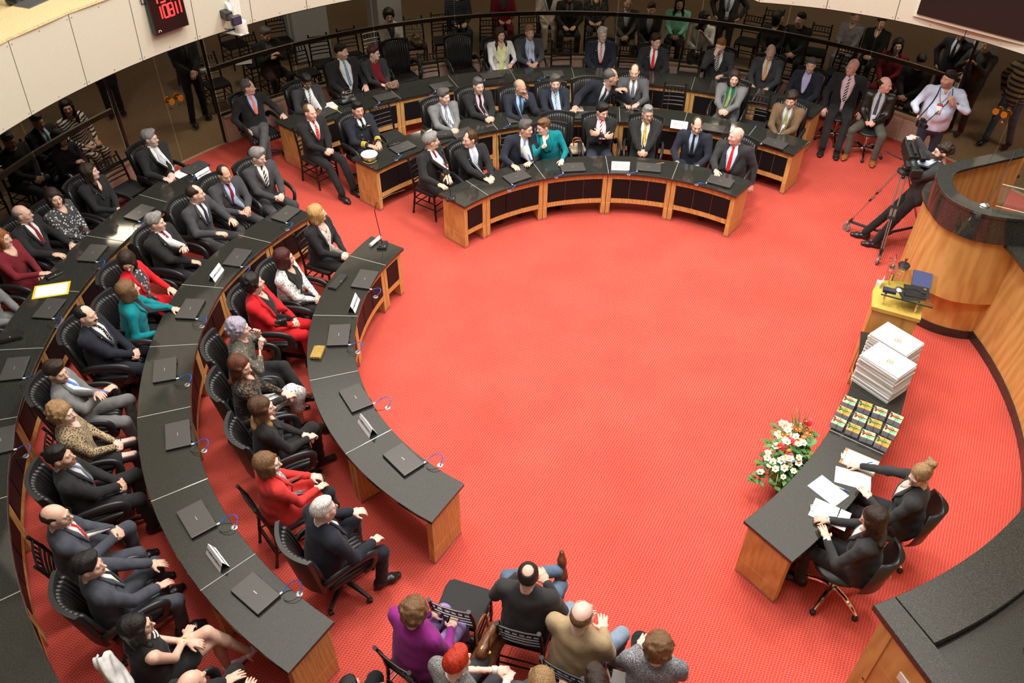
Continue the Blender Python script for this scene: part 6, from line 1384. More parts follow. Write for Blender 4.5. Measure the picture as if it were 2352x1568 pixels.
person(-2.39, 5.56, 0, 28.9, 10, 'p', ('long', 'brown', (0.42, 0.25, 0.09)), {'k': 'blazer', 'j': 'blk', 's': 'blk', 'neck': 0.08}, ((0.02, 0.32, 0.68, 'relax'), (0.12, 0.35, 0.7, 'hold')), 'woman in black with long brown hair fading to blond, wearing black heeled boots', gender='f', lean=-2, legs='crossR', shoes='boot', chl='leather armchair under the woman with the fading blond hair', chairk='arm')
person(-2.18, 4.86, 0, 39.0, 8, 'p', ('bob', 'lb'), {'k': 'coat', 'j': 'coral', 's': 'gray2:floral:wht', 't': 'blk', 'v': 0.34, 'open': 0.02}, ((-0.05, 0.36, 0.7, 'relax'), (0.12, 0.34, 0.68, 'flat')), 'older woman in a red jacket with a grey scarf and glasses, beside the white-haired man', gender='f', lean=-4, glasses='light', chairk='chi', chl='black banquet chair under the older woman in the red jacket')
person(-1.59, 4.36, 0, 40, 35, 'p', ('short', 'white'), {'j': 'dnv', 's': 'wht', 'tie': 'tblk'}, ((-0.18, 0.38, 0.72, 'relax'), (0.2, 0.36, 0.68, 'relax')), 'white-haired man in a dark navy suit seen from behind, innermost left row', fat=0.4, lean=2, legs='wide', glasses='dark', chl='leather armchair under the white-haired man, turned away', chairk='arm')
person(-3.59, 10.42, 0, -42, -20, 'p', ('full', 'gray'), {'j': 'dgr', 's': 'wht', 'tie': 'tblk:stripe:wht:.8'}, ((-0.06, 0.38, 0.72, 'clasp'), (0.06, 0.36, 0.7, 'clasp')), 'grey-haired man in grey suit and striped tie, far end of the middle left row', lean=-2, pitch=10, glasses='light', chl='leather armchair under the grey-haired man with the striped tie', chairk='arm')
person(-3.93, 9.93, 0, -40, -40, 't', ('balding', 'dk'), {'j': 'dgr', 's': 'lblue', 'tie': 'tmar', 'pin': 1}, ((-0.04, 0.42, 0.8, 'relax'), (0.1, 0.42, 0.78, 'relax')), 'smiling man in a charcoal suit and plain red tie, middle left row', lean=4, pitch=12, chl='leather armchair under the smiling man with the red tie', chairk='arm')
person(-4.17, 9.42, 0, -20.8, 15, 'l', ('balding', 'dk'), {'j': 'dgr', 's': 'wht', 'tie': 'tnv', 'pin': 1}, ((-0.16, 0.4, 0.8, 'relax'), (0.2, 0.42, 0.8, 'relax')), 'man with receding dark hair in a grey suit and navy tie, turned in profile', lean=2, chl='leather armchair under the man in profile with the navy tie', chairk='arm')
person(-4.47, 8.74, 0, -13.3, 5, 'l', ('full', 'gray'), {'j': 'blk', 's': 'wht', 'tie': 'tmar:dot:wht', 'pin': 1}, ((0.03, 0.28, 0.9, 'relax'), (0.02, 0.3, 0.68, 'relax')), 'grey-haired man in a black suit with one hand on his dark red tie', fat=0.3, lean=-8, chl='leather armchair under the man touching his red tie', chairk='arm')
person(-4.53, 7.91, 0, -4.7, -70, 'l', ('bob', 'dk'), {'k': 'coat', 'j': 'red', 's': 'dgr:floral:pink', 't': 'dgr:floral:coral', 'legs': 'skirt', 'skl': 0.98, 'open': 0.03, 'v': 0.3}, ((-0.1, 0.36, 0.74, 'relax'), (0.14, 0.32, 0.66, 'relax')), 'dark-haired woman in a red jacket over a patterned grey dress, head turned down', gender='f', lean=0, pitch=25, chl='leather armchair under the woman in the red jacket and patterned dress', chairk='arm')
person(-4.32, 7.37, 0, 0.8, 35, 'l', ('bob', 'lb'), {'k': 'blazer', 'j': 'teal', 's': 'blk', 't': 'blk'}, ((-0.2, 0.4, 0.78, 'relax'), (0.1, 0.3, 0.66, 'flat')), 'woman in a teal jacket turned away, light brown shoulder-length hair', gender='f', lean=4, tw=25, chl='leather armchair under the woman in teal on the left', chairk='arm')
person(-4.62, 6.91, 0, 5.5, -5, 'l', ('balding', 'black'), {'j': 'dnv', 's': 'wht', 'tie': 'tblk:dot:wht', 'pin': 1}, 'clasp', 'man with slicked dark hair and a moustache in a navy suit, dotted tie', fat=0.3, lean=-6, beard=('must', 'dk'), chl='leather armchair under the moustached man in navy', chairk='arm')
person(-4.57, 6.02, 0, 14.4, -15, 'l', ('full', 'dk'), {'j': 'gr', 's': 'pale', 'tie': 'tblue'}, ((0.06, 0.26, 0.88, 'relax'), (-0.02, 0.3, 0.8, 'relax')), 'man in a mid grey suit with a bright blue tie, hands raised at his chest', lean=-6, pitch=4, beard=('stub', 'dk'), chl='leather armchair under the man with the bright blue tie', chairk='arm')
person(-4.27, 5.45, 0, 20.7, 0, 'p', ('puff', 'dblond'), {'k': 'top', 'j': 'tan:leopard:blk', 'neck': 0.1, 't': 'blk', 'legs': 'tights', 'skl': 0.6}, 'clasp', 'blonde woman in a leopard-print top and dark tights', gender='f', lean=-4, chairk='chi', chl='black banquet chair under the woman in leopard print', shoes='heel')
person(-4.07, 4.91, 0, 26.5, 10, 't', ('short', 'black'), {'j': 'blk', 's': 'silver', 'tie': 'tgr'}, 'clasp', 'young man with short dark hair and stubble in a black suit, grey tie', lean=-6, pitch=-6, beard=('stub', 'black'), chl='leather armchair under the young man in the black suit', chairk='arm')
person(-3.83, 4.26, 0, 33.3, 8, 'l', ('ring', 'dk'), {'j': 'slate', 's': 'wht', 'tie': 'tred:dot:wht'}, ((-0.02, 0.34, 0.74, 'clasp'), (0.05, 0.34, 0.72, 'clasp')), 'bald man with dark glasses in a blue-grey suit, red dotted tie', lean=-2, glasses='dark', chairk='chi', chl='black banquet chair under the bald man with the dotted tie')
person(-3.37, 3.78, 0, 39.9, 10, 'l', ('full', 'black'), {'j': 'slate', 's': 'wht', 'tie': 'tblk'}, ((-0.14, 0.4, 0.66, 'flat'), (0.12, 0.34, 0.66, 'flat')), 'young man with thick black hair in a blue-grey suit, hands spread on his knees', lean=-6, legs='wide', chl='leather armchair under the young man with thick black hair', chairk='arm')
DRS = person(-2.8, 3.26, 0, 47.7, 20, 'l', ('long', 'black'), {'k': 'dress', 'j': 'blk', 'neck': 0.04, 'nw': 0.07, 'bare': True, 't': 'blk', 'legs': 'skin', 'skl': 0.5}, ((0.06, 0.27, 0.7, 'relax'), (-0.02, 0.3, 0.68, 'relax')), 'woman with long black hair and glasses in a sleeveless black dress, bare legs crossed', gender='f', lean=-2, legs='crossL', glasses='dark', shoes='heel', shoe_col='pink', chairk='chi', chl='black banquet chair under the woman in the sleeveless dress')
person(-2.26, 2.82, 0, 60, 60, 'l', ('ring', 'dk'), {'j': 'blk', 's': 'wht'}, 'lap', 'balding man in black at the bottom edge, only his scalp and knee in view', chairk='arm', chl='leather armchair of the man at the bottom left edge')
person(-5.27, 10.92, 0, -35, -5, 'p', ('full', 'gray'), {'j': 'blk', 's': 'wht', 'tie': 'silver'}, ((0.06, 0.4, 0.8, 'relax'), (0.2, 0.4, 0.78, 'relax')), 'grey-haired man with glasses and beard in a black suit, pale tie, outermost left row', lean=-4, glasses='light', beard=('stub', 'gray'), chl='leather armchair at the far end of the outermost left row', chairk='arm')
person(-5.76, 9.95, 0, -20.2, 10, 'l', ('long', 'dk'), {'k': 'blazer', 'j': 'blk', 's': 'blk', 'neck': 0.14, 'pin': 1}, ((0.03, 0.34, 0.72, 'relax'), (0.08, 0.36, 0.72, 'relax')), 'woman in black with long dark brown hair, outermost left row', gender='f', lean=-2, pitch=-5, chl='leather armchair under the long-haired woman in black', chairk='arm')
person(-5.96, 9.28, 0, -14.7, -40, 'l', ('bob', 'dk'), {'k': 'top', 'j': 'dgr:floral:wht:1.2', 'neck': 0.1}, 'clasp', 'dark-haired woman in a boldly patterned blouse, outermost left row', gender='f', lean=-2, chl='leather armchair under the woman in the bold blouse', chairk='arm')
person(-6.2, 8.89, 0, -11.3, 10, 'l', ('ring', 'gray'), {'j': 'blk', 's': 'wht', 'tie': 'tmar'}, ((-0.14, 0.42, 0.72, 'relax'), (0.22, 0.44, 0.8, 'relax')), 'bald man with glasses in a dark suit and deep red tie, outermost left row', fat=0.3, lean=-2, glasses='light', chl='leather armchair under the bald man with the deep red tie', chairk='arm')
person(-6.21, 8.35, 0, -7.1, 0, 'l', ('bob', 'ginger'), {'k': 'dress', 'j': 'maroon:sequin:blk', 'neck': 0.13, 'nw': 0.08}, ((0.05, 0.38, 0.76, 'relax'), (0.1, 0.4, 0.78, 'relax')), 'woman in a dark glittering red dress at the left edge of the picture', gender='f', lean=-2, chl='leather armchair at the left picture edge', chairk='arm')
person(-6.16, 7.54, 0, -0.7, 0, 'l', ('short', 'dk'), {'j': 'gr', 's': 'wht', 'tie': 'tblk'}, 'lap', 'man in light grey cut by the left edge, only knee and sleeve in view', lean=0, chl='leather armchair under the man cut by the left edge', chairk='arm')
person(-4.28, 12.67, 0, -50, 0, 'l', ('comb', 'dgray'), {'j': 'blk', 's': 'lblue', 't': 'mgr', 'tie': 'salmon'}, ((-0.34, 0.32, 0.77, 'relax'), (0.28, 0.2, 0.66, 'relax')), 'man in a black jacket, salmon tie and grey trousers, legs crossed, near the glass door', lean=-8, legs='crossL', chl='leather armchair near the glass door, angled to the desk end', chairk='arm')
person(-1.2, 10.92, 0, -35, 20, 'l', ('full', 'gray'), {'j': 'blk', 's': 'wht', 'tie': 'tmar', 'pin': 1}, ((0.14, 0.46, 0.8, 'flat'), (0.34, 0.42, 0.8, 'flat')), 'grey-haired moustached man in a black suit, left end of the innermost centre row', lean=0, beard=('must', 'gray'), chairk='chi', chl='black banquet chair under the grey-haired man at the left end')
person(-0.65, 11.0, 0, -58, 190, 'l', ('comb', 'brown'), {'j': 'blk', 's': 'pale', 'tie': 'silver', 'pin': 1}, ((-0.1, 0.42, 0.76, 'flat'), (0.04, 0.44, 0.79, 'flat')), 'brown-haired man with glasses in a black suit, silver tie, looking left', lean=-2, glasses='light', chl='leather armchair under the man with the silver tie', chairk='arm')
person(0.17, 11.38, 0, -69.1, -35, 'l', ('full', 'dgray'), {'j': 'nvy', 's': 'wht', 'tie': 'tblue:dot:wht:2'}, ((-0.06, 0.45, 0.79, 'flat'), (0.22, 0.44, 0.79, 'flat')), 'man with glasses in a navy suit leaning towards the woman in turquoise', lean=10, side=-8, glasses='dark', beard=('must', 'gray'), fat=0.3, chairk='chi', chl='black banquet chair under the man in navy beside the woman in turquoise')
person(0.43, 11.46, 0, -85, 215, 'p', ('full', 'lb'), {'k': 'coat', 'j': 'teal', 's': 'teal', 'collar': 'teal', 'v': 0.24, 'neck': 0.06}, ((-0.12, 0.44, 0.79, 'flat'), (0.14, 0.3, 0.98, 'point', (0.6, 0.0, -0.8), ((0.25, 0.8, 0.2), (0.5, -0.2, 0.8)))), 'woman in a turquoise jacket with red glasses, pointing while she whispers', gender='f', lean=8, side=12, pitch=8, glasses='dark', fat=0.3, chl='leather armchair beside the woman in turquoise, holding a chequered bag', chairk='arm')
person(1.35, 11.95, 0, -88.8, -60, 'l', ('full', 'black'), {'j': 'blk', 's': 'pink', 't': 'djeans', 'v': 0.36, 'vw': 0.08, 'tie': 'tred:stripe:wht', 'pin': 1}, 'cross', 'man with black hair and arms crossed, red striped tie and pale pink shirt', lean=-4, pitch=10, chl='leather armchair under the man with crossed arms', chairk='arm')
person(2.04, 11.87, 0, -99.2, -80, 't', ('short', 'gray'), {'j': 'blk', 's': 'wht', 'tie': 'tgold:dot:brn', 'pin': 1}, 'ctab', 'grey-haired man with glasses and moustache in a black suit, yellow tie', glasses='dark', beard=('must', 'gray'), lean=-2, chl='leather armchair under the man with the yellow tie', chairk='arm')
person(2.74, 11.52, 0, -110.8, -95, 'l', ('balding', 'brown'), {'j': 'nvy', 's': 'lblue', 'v': 0.34, 'tie': 'tblk'}, ((-0.16, 0.4, 0.7, 'relax'), (0.16, 0.4, 0.7, 'relax')), 'man in a light blue shirt and dark tie looking down, arms under the desk', lean=6, pitch=10, chl='black banquet chair under the man with the light blue shirt', chairk='chi')
person(3.26, 11.19, 0, -118, 200, 'r', ('ring', 'white'), {'j': 'chr', 's': 'pale', 'v': 0.38, 'vw': 0.085, 'tie': 'tred', 'pin': 1}, ((-0.36, 0.08, 0.5, 'relax'), (0.12, 0.46, 0.79, 'flat')), 'stout bald man with a bright red tie, arm hanging beside the desk end', fat=0.6, lean=4, chl='leather armchair under the stout man with the bright red tie', chairk='arm')
person(-3.12, 11.8, 0, -42, -35, 'r', ('balding', 'lb'), {'j': 'blk', 's': 'wht', 'tie': 'tred:dot:wht', 'pin': 1}, ((-0.02, 0.34, 0.7, 'clasp'), (0.05, 0.34, 0.7, 'clasp')), 'fair man in a black suit and red dotted tie, on a chair in the aisle', lean=-4, legs='fwd', chairk='chi', chl='black banquet chair in the aisle, under the fair man')
OFF = person(-2.41, 11.91, 0, -48, -55, 't', ('short', 'black'), {'j': 'dnv', 's': 'wht', 'v': 0.16, 'tie': 'tblk'}, ((-0.04, 0.42, 0.8, 'relax'), (0.13, 0.4, 0.8, 'relax')), 'naval officer in a dark uniform with gold cuff bands', lean=-4, chl='leather armchair under the naval officer', chairk='arm')
person(-1.12, 12.4, 0, -60, -40, 'l', ('full', 'dgray'), {'j': 'gr', 's': 'pale', 'tie': 'tblk:stripe:wht:1.6'}, ((0.0, 0.46, 0.8, 'clasp'), (0.07, 0.46, 0.8, 'clasp')), 'man in a light grey suit with hands folded, patterned black and white tie', lean=4, chl='leather armchair under the man in the light grey suit', chairk='arm')
person(-0.59, 12.81, 0, -62, -60, 'l', ('short', 'dgray'), {'j': 'blk', 's': 'pink', 'tie': 'tblk', 'pin': 1}, 'ctab', 'man with a grey moustache in a black suit and pink shirt, hands folded', lean=4, beard=('must', 'gray'), chl='leather armchair under the man with the pink shirt', chairk='arm')
person(0.09, 12.78, 0, -74.1, -40, 't', ('ring', 'gray'), {'j': 'nvy', 's': 'lblue', 'tie': 'tteal'}, ((-0.09, 0.24, 1.04, 'relax', (-0.4, 0.5, -0.8), ((0.2, -0.2, 1), (-0.6, -0.4, 0.2))), (0.06, 0.46, 0.8, 'flat')), 'bald man resting his cheek on his hand, dark blue suit', lean=8, pitch=8, chl='leather armchair under the bald man resting on his hand', chairk='arm')
person(0.66, 12.96, 0, -81.0, -85, 'l', ('full', 'dgray'), {'j': 'nvy', 's': 'lblue', 'tie': 'green:stripe:wht'}, 'ctab', 'man with grey hair and short grey beard in a dark suit, green striped tie', lean=6, beard=('goat', 'gray'), chl='leather armchair under the man with the green striped tie', chairk='arm')
person(1.58, 13.11, 0, -80, 5, 't', ('balding', 'dgray'), {'j': 'dnv', 's': 'wht', 'tie': 'tnv'}, ((-0.34, 0.32, 0.98, 'relax', (-0.6, -0.2, -0.7), ((-0.7, 0.5, 0.3), (0.2, 0, 1))), (0.32, 0.4, 0.8, 'flat')), 'man in a dark suit half risen and leaning over to speak to his neighbour', lean=16, side=-22, pitch=6, sc=1.1, chairk='arm', chl='leather armchair behind the leaning man')
person(2.0, 13.42, 0, -96.1, -100, 'l', ('balding', 'brown'), {'j': 'mgr', 's': 'wht', 'tie': 'tgr'}, ((-0.1, 0.42, 0.8, 'relax'), (0.12, 0.42, 0.8, 'relax')), 'laughing man in a grey suit with grey tie, hands on a dark phone', lean=2, pitch=4, chl='leather armchair under the laughing man in grey', chairk='arm')
person(3.62, 13.2, 0, -113.1, -95, 'l', ('bob', 'dk'), {'j': 'gr', 's': 'green', 'collar': 'green', 'cuff': 'green', 'tie': 'olvt', 'pin': 1}, 'ctab', 'man with long dark hair in a light grey suit and green shirt', lean=2, chl='leather armchair under the man with the green shirt', chairk='arm')
person(4.38, 12.44, 0, -118, -120, 'l', ('curly', 'dk'), {'j': 'brn', 's': 'silver', 'tie': 'olvt'}, ((-0.02, 0.4, 0.72, 'clasp'), (0.06, 0.4, 0.72, 'clasp')), 'man with dark curls in a brown suit, right end of the middle centre row', lean=4, pitch=12, chl='leather armchair under the man in the brown suit', chairk='arm')
person(-3.4, 12.94, 0, -52, -50, 'b', ('short', 'black'), {'j': 'chr', 's': 'wht', 'tie': 'silver:stripe:dgr', 'pin': 1}, ((-0.02, 0.44, 0.8, 'relax'), (0.14, 0.44, 0.8, 'hold')), 'man with glasses in a charcoal suit bent over his papers, striped tie', lean=8, pitch=28, glasses='light', chl='leather armchair under the man reading papers', chairk='arm')
person(-2.98, 13.95, 0, -55, -15, 'l', ('short', 'black'), {'j': 'blk', 's': 'wht', 'v': 0.38, 'vw': 0.09, 'open': 0.02, 'tie': 'tteal:stripe:lblue:1.4'}, ((-0.2, 0.36, 0.72, 'relax'), (0.2, 0.36, 0.7, 'relax')), 'stout bearded man in a black suit with a blue striped tie', fat=0.8, lean=-4, beard=('stub', 'black'), chl='leather armchair under the stout bearded man', sc=1.06, chairk='arm')
person(-2.45, 14.08, 0, -58, -20, 'p', ('full', 'wine'), {'k': 'blazer', 'j': 'chr', 's': 'maroon', 'neck': 0.03, 'v': 0.34, 'open': 0.03}, ((-0.04, 0.45, 0.8, 'relax'), (0.06, 0.44, 0.8, 'relax')), 'woman with red-brown hair and glasses in a dark jacket over a red top', gender='f', lean=0, glasses='dark', chl='leather armchair under the woman with the red top', chairk='arm')
person(-0.27, 14.97, 0, -76.2, -70, 'l', ('long', 'dk'), {'k': 'blazer', 'j': 'wht', 's': 'yel', 'neck': 0.1, 't': 'yel:floral:mint', 'v': 0.34, 'open': 0.035, 'vw': 0.085}, ((-0.14, 0.36, 0.78, 'relax'), (0.16, 0.4, 0.66, 'relax')), 'woman with long dark hair in a white blazer and pale yellow blouse', gender='f', lean=0, chl='leather armchair under the woman in the white blazer', chairk='arm')
person(0.26, 15.09, 0, -80.6, -70, 't', ('short', 'dblond'), {'j': 'dgr', 's': 'lblue', 'vest': 'gray2', 'v': 0.34, 'vw': 0.08, 'open': 0.02, 'tie': 'silver'}, ((-0.08, 0.4, 0.78, 'relax'), (0.08, 0.4, 0.78, 'fist')), 'fair-haired man in a grey suit over a knitted grey vest', lean=0, chl='leather armchair under the man with the knitted vest', chairk='arm')
person(1.58, 15.02, 0, -91.2, -75, 'p', ('full', 'white'), {'j': 'dnv', 's': 'wht', 'v': 0.36, 'tie': 'tred:stripe:wht', 'pin': 1}, ((-0.14, 0.34, 0.7, 'relax'), (0.14, 0.34, 0.7, 'relax')), 'white-haired man with glasses and white beard in a dark suit, red striped tie', lean=-2, glasses='dark', beard=('goat', 'white'), chl='leather armchair under the white-haired bearded man', fat=0.2, chairk='arm')
person(2.52, 14.74, 0, -99.3, -70, 'l', ('full', 'dk'), {'j': 'blk', 's': 'wht', 'v': 0.34, 'tie': 'tred:dot:maroon', 'pin': 1}, ((-0.14, 0.34, 0.7, 'relax'), (0.14, 0.34, 0.7, 'relax')), 'dark-haired man with glasses in a black suit, red tie and pocket square', lean=-2, glasses='light', chl='leather armchair under the dark-haired man with pocket square', chairk='arm')
person(3.65, 14.58, 0, -108.9, 225, 'p', ('short', 'ginger'), {'j': 'chr', 's': 'wht', 'tie': 'tblk:stripe:wht'}, ((-0.14, 0.4, 0.8, 'relax'), (0.06, 0.27, 1.08, 'relax', (0.5, 0.4, -0.8), ((-0.2, -0.1, 1), (0.5, 0.6, 0.2)))), 'sandy-haired man with a hand raised to his face, dark suit', lean=4, pitch=10, chl='leather armchair under the sandy-haired man', chairk='arm')
person(4.48, 14.31, 0, -116.1, -105, 'p', ('ring', 'white'), {'j': 'dgr', 's': 'wht', 'v': 0.36, 'tie': 'orange'}, ((-0.14, 0.36, 0.7, 'relax'), (0.14, 0.36, 0.7, 'relax')), 'bald man in a grey suit with an orange tie', lean=-2, chl='leather armchair under the man with the orange tie', chairk='arm')
person(5.04, 13.76, 0, -122.4, -115, 'l', ('short', 'dgray'), {'j': 'dnv', 's': 'lav', 'v': 0.34, 'tie': 'lav'}, ((-0.14, 0.36, 0.7, 'relax'), (0.14, 0.36, 0.7, 'relax')), 'grey-haired man in a dark navy suit with a lavender tie', lean=-2, chl='leather armchair under the man with the lavender tie', chairk='arm')
person(5.67, 13.57, 0, -112, 215, 'r', ('ring', 'white'), {'j': 'blk', 's': 'pink', 'v': 0.4, 'vw': 0.09, 'open': 0.02, 'tie': 'tblk:stripe:wht:.9'}, ((-0.32, 0.2, 0.6, 'relax'), (0.26, 0.26, 0.58, 'relax')), 'bald man with glasses, black suit and black and white striped tie, beside the plinth', lean=-4, glasses='light', legs='fwd', fat=0.3, chairk='task', chl='office chair under the bald man with the striped tie', sc=1.05)
person(6.06, 13.01, 0, -118, -50, 'r', ('ring', 'dk'), {'j': 'brownlea', 's': 'silver', 't': 'olive', 'v': 0.4, 'vw': 0.075, 'open': 0.02, 'tie': 'slate'}, ((-0.03, 0.26, 0.66, 'clasp'), (0.05, 0.27, 0.66, 'clasp')), 'balding man in a brown leather jacket, olive trousers and tan shoes, beside the plinth', lean=-2, legs='wide', shoe_col=(0.3, 0.11, 0.03), chairk='task', chl='office chair under the man in the leather jacket')
PHO = person(6.64, 12.24, 0, -112, 195, 't', ('short', 'black'), {'k': 'shirt', 'j': 'pale', 'collar': 'lblue', 't': 'djeans', 'sleeve': 0.5, 'neck': 0.06, 'nw': 0.03}, ((-0.13, 0.21, 1.32, 'fist', (-0.9, -0.3, -0.3), ((0.5, 0.2, 0.9), (-0.3, 0.5, 0))), (0.25, 0.27, 1.04, 'hold', (0.8, -0.5, -0.3), ((-0.5, 0.8, -0.1), (0.2, 0.1, 1)))), 'photographer in a pale blue shirt with a camera hung at his neck', legs='standW', fat=0.8, sc=1.03, beard=('stub', 'black'))
person(5.73, 10.05, 0, 160, 170, 'l', ('curly', 'dk'), {'k': 'suit', 'j': 'chr', 's': 'pale', 'v': 0.24, 'open': 0.012, 't': 'blk'}, ((-0.02, 0.2, 1.4, 'fist', (-0.6, 0.2, -0.7), ((0.2, 0.35, 0.9), (-0.7, -0.5, 0.2))), (0.56, 0.18, 1.46, 'hold', (0.7, 0.2, -0.5), ((0.3, 0.9, 0.1), (0, 0, 1)))), 'bearded camera operator with glasses in a dark suit, leaning on the pulpit', legs='lean', lean=-13, glasses='dark', beard=('full', 'dk'))
person(0.15, 3.75, 0, 75, 80, 'l', ('crown', 'black'), {'k': 'top', 'j': 'chr', 'neck': 0.03, 't': 'jeans'}, ((-0.12, 0.22, 0.86, 'relax'), (0.12, 0.22, 0.86, 'relax')), 'balding man in a dark sweater and jeans, one leg crossed, seen from behind', lean=0, legs='figL', shoe_col=(0.12, 0.035, 0.015), fat=0.2, chairk='chi', chl='black banquet chair under the man in the dark sweater', lowest=None)
person(0.56, 3.4, 0, 62, 60, 'p', ('ring', 'lb'), {'k': 'top', 'j': 'tan', 'neck': 0.02, 't': 'ltjean'}, 'lap', 'bald man in a beige jacket with clear-framed glasses, seen from above and behind', fat=0.4, lean=0, legs='wide', glasses='light', chairk='chi', chl='black banquet chair under the bald man in beige')
person(1.11, 3.16, 0, 78, 85, 'p', ('puff', 'lb'), {'k': 'top', 'j': 'gray2:tweed:dgr', 'neck': 0.02, 't': 'blk'}, 'lap', 'woman with light brown curls in a grey tweed jacket, bottom right of the audience', gender='f', fat=0.6, lean=0, chairk='chi', chl='black banquet chair under the woman in tweed')
person(-0.72, 3.43, 0, 55, 70, 'p', ('puff', 'lb'), {'k': 'top', 'j': 'purple', 'neck': 0.02, 't': 'lilac'}, 'lap', 'woman with brown hair in a purple poncho, seen from behind', gender='f', fat=0.5, lean=0, chairk='chi', chl='black banquet chair under the woman in purple')
person(-0.37, 3.01, 0, 52, 40, 'p', ('full', 'red'), {'k': 'top', 'j': 'olive:tweed:gray2', 'neck': 0.02, 't': 'dgr', 'sleeve': 0.05, 'collar': 'wht', 'cuff': 'wht'}, ((0.12, 0.36, 0.76, 'relax'), (0.24, 0.34, 0.74, 'relax')), 'woman with bright red short hair in a fur vest and white blouse', gender='f', lean=2, chairk='chi', chl='black banquet chair under the red-haired woman')
person(0.24, 2.88, 0, 70, 90, 'p', ('bob', 'dblond'), {'k': 'top', 'j': 'dgr', 'neck': 0.02}, 'lap', 'blonde head at the bottom edge, in front of the camera', gender='f', chairk='chi', chl='black banquet chair of the blonde at the bottom edge')
person(0.63, 2.87, 0, 80, 90, 'l', ('full', 'dk'), {'k': 'top', 'j': 'dgr', 'neck': 0.02}, 'lap', 'dark brown head at the bottom edge between the blonde and the tweed jacket', chairk='chi', chl='black banquet chair of the dark-haired person at the bottom edge')
person(-1.13, 2.77, 0, 60, 70, 'l', ('short', 'black'), {'j': 'blk', 's': 'wht'}, ((-0.1, 0.3, 0.66, 'flat'), (0.1, 0.3, 0.66, 'flat')), 'person in black at the bottom edge, only a knee in view', chairk='chi', chl='black banquet chair at the bottom edge left of the purple poncho')
person(3.66, 4.81, 0, 150, 205, 'p', ('bun', 'dblond'), {'k': 'blazer', 'j': 'chr', 's': 'wht', 'neck': 0.1, 'v': 0.28}, ((-0.12, 0.34, 0.79, 'flat', (-0.6, -0.3, -0.5)), (0.22, 0.56, 0.79, 'hold')), 'secretary with a blond bun and glasses, writing on a clipboard', gender='f', lean=1, pitch=22, glasses='dark', chairk='task', chl='office chair under the secretary with the blond bun', legs='sit')
person(3.09, 4.33, 0, 142, 150, 'l', ('long', 'dk'), {'k': 'blazer', 'j': 'chr', 's': 'wht', 'neck': 0.05, 'cuff': 'wht', 't': 'blk'}, ((-0.1, 0.32, 0.79, 'flat', (-0.7, -0.3, -0.4)), (0.1, 0.4, 0.79, 'hold')), 'secretary with long dark hair writing on the nearer clipboard', gender='f', lean=2, pitch=24, chairk='task', chl='office chair with chrome legs under the long-haired secretary')
person(-2.39, 15.81, 0, -66.6, -75, 'p', ('puff', 'black'), {'k': 'blazer', 'j': 'wht', 's': 'dgr', 'v': 0.3, 'neck': 0.08, 't': 'wht'}, 'clasp', 'woman in a white suit seated behind the glass beside a handbag', gender='f', chl='banquet chair behind the glass under the woman in white', chairk='chi', vox=0.03)
person(-4.51, 14.89, 0, -51.8, -40, 'l', ('full', 'dgray'), {'j': 'blk', 's': 'slate'}, ((-0.02, 0.3, 0.86, 'relax'), (0.06, 0.3, 0.9, 'relax')), 'grey-haired man in a dark suit seated behind the glass, hands together', chl='banquet chair behind the glass under the grey-haired man', pitch=20, chairk='chi', vox=0.03)
person(-7.12, 11.42, 0, -24.0, -30, 't', ('short', 'dk'), {'j': 'blk', 's': 'pale', 'tie': 'tteal'}, 'lap', 'man in a dark suit with a pale shirt behind the glass at far left', chl='banquet chair behind the glass under the man with the pale shirt', pitch=12, chairk='chi', vox=0.03)
person(-6.86, 11.87, 0, -27.4, -60, 'l', ('long', 'black'), {'k': 'top', 'j': 'wht:zebra:blk', 'neck': 0.08}, 'lap', 'woman in a zebra-striped top behind the glass at left', gender='f', chl='banquet chair behind the glass under the woman in zebra stripes', chairk='chi', vox=0.03)
person(-6.56, 10.89, 0, -22.2, -20, 'l', ('bob', 'black'), {'k': 'top', 'j': 'nvy:sequin:slate', 'neck': 0.04, 'sleeve': 0.3}, ((0.0, 0.3, 0.9, 'relax'), (0.12, 0.36, 0.66, 'relax')), 'dark-haired woman in a dark glittering top behind the glass, one hand raised', gender='f', chl='banquet chair behind the glass under the woman in the dark glittering top', pitch=15, chairk='chi', vox=0.03)
person(-7.27, 10.82, 0, -20.1, -30, 'd', ('short', 'black'), {'k': 'top', 'j': 'blk', 'neck': 0.03, 't': 'djeans'}, 'clasp', 'person in black with blue jeans behind the glass at the left edge', chl='banquet chair behind the glass at the left edge', pitch=15, chairk='chi', vox=0.03)
person(-1.18, 17.18, 0, -76.4, -75, 'l', ('short', 'black'), {'k': 'top', 'j': 'nvy:hstripe:slate:4', 'neck': 0.03}, 'lap', 'person in a dark striped sweater behind the glass', chl='banquet chair behind the glass under the striped sweater', chairk='chi', vox=0.03)
person(-0.26, 17.39, 0, -82.0, -80, 'l', ('bob', 'dk'), {'k': 'blazer', 'j': 'maroon', 's': 'dgr'}, 'lap', 'woman in a red jacket behind the glass above the white blazer', gender='f', chl='banquet chair behind the glass under the red jacket', chairk='chi', vox=0.03)
person(0.69, 17.5, 0, -87.6, -90, 'l', ('long', 'lb'), {'k': 'blazer', 'j': 'cream', 's': 'dnv', 'v': 0.28}, 'lap', 'woman in a cream jacket behind the glass', gender='f', chl='banquet chair behind the glass under the cream jacket', chairk='chi', vox=0.03)
person(1.09, 17.1, 0, -90.0, -90, 'l', ('short', 'dk'), {'j': 'blk', 's': 'olive', 'tie': 'tblk'}, 'lap', 'man in a black jacket behind the glass, next to the sequinned dress', chl='banquet chair behind the glass under the man in black', chairk='chi', vox=0.03)
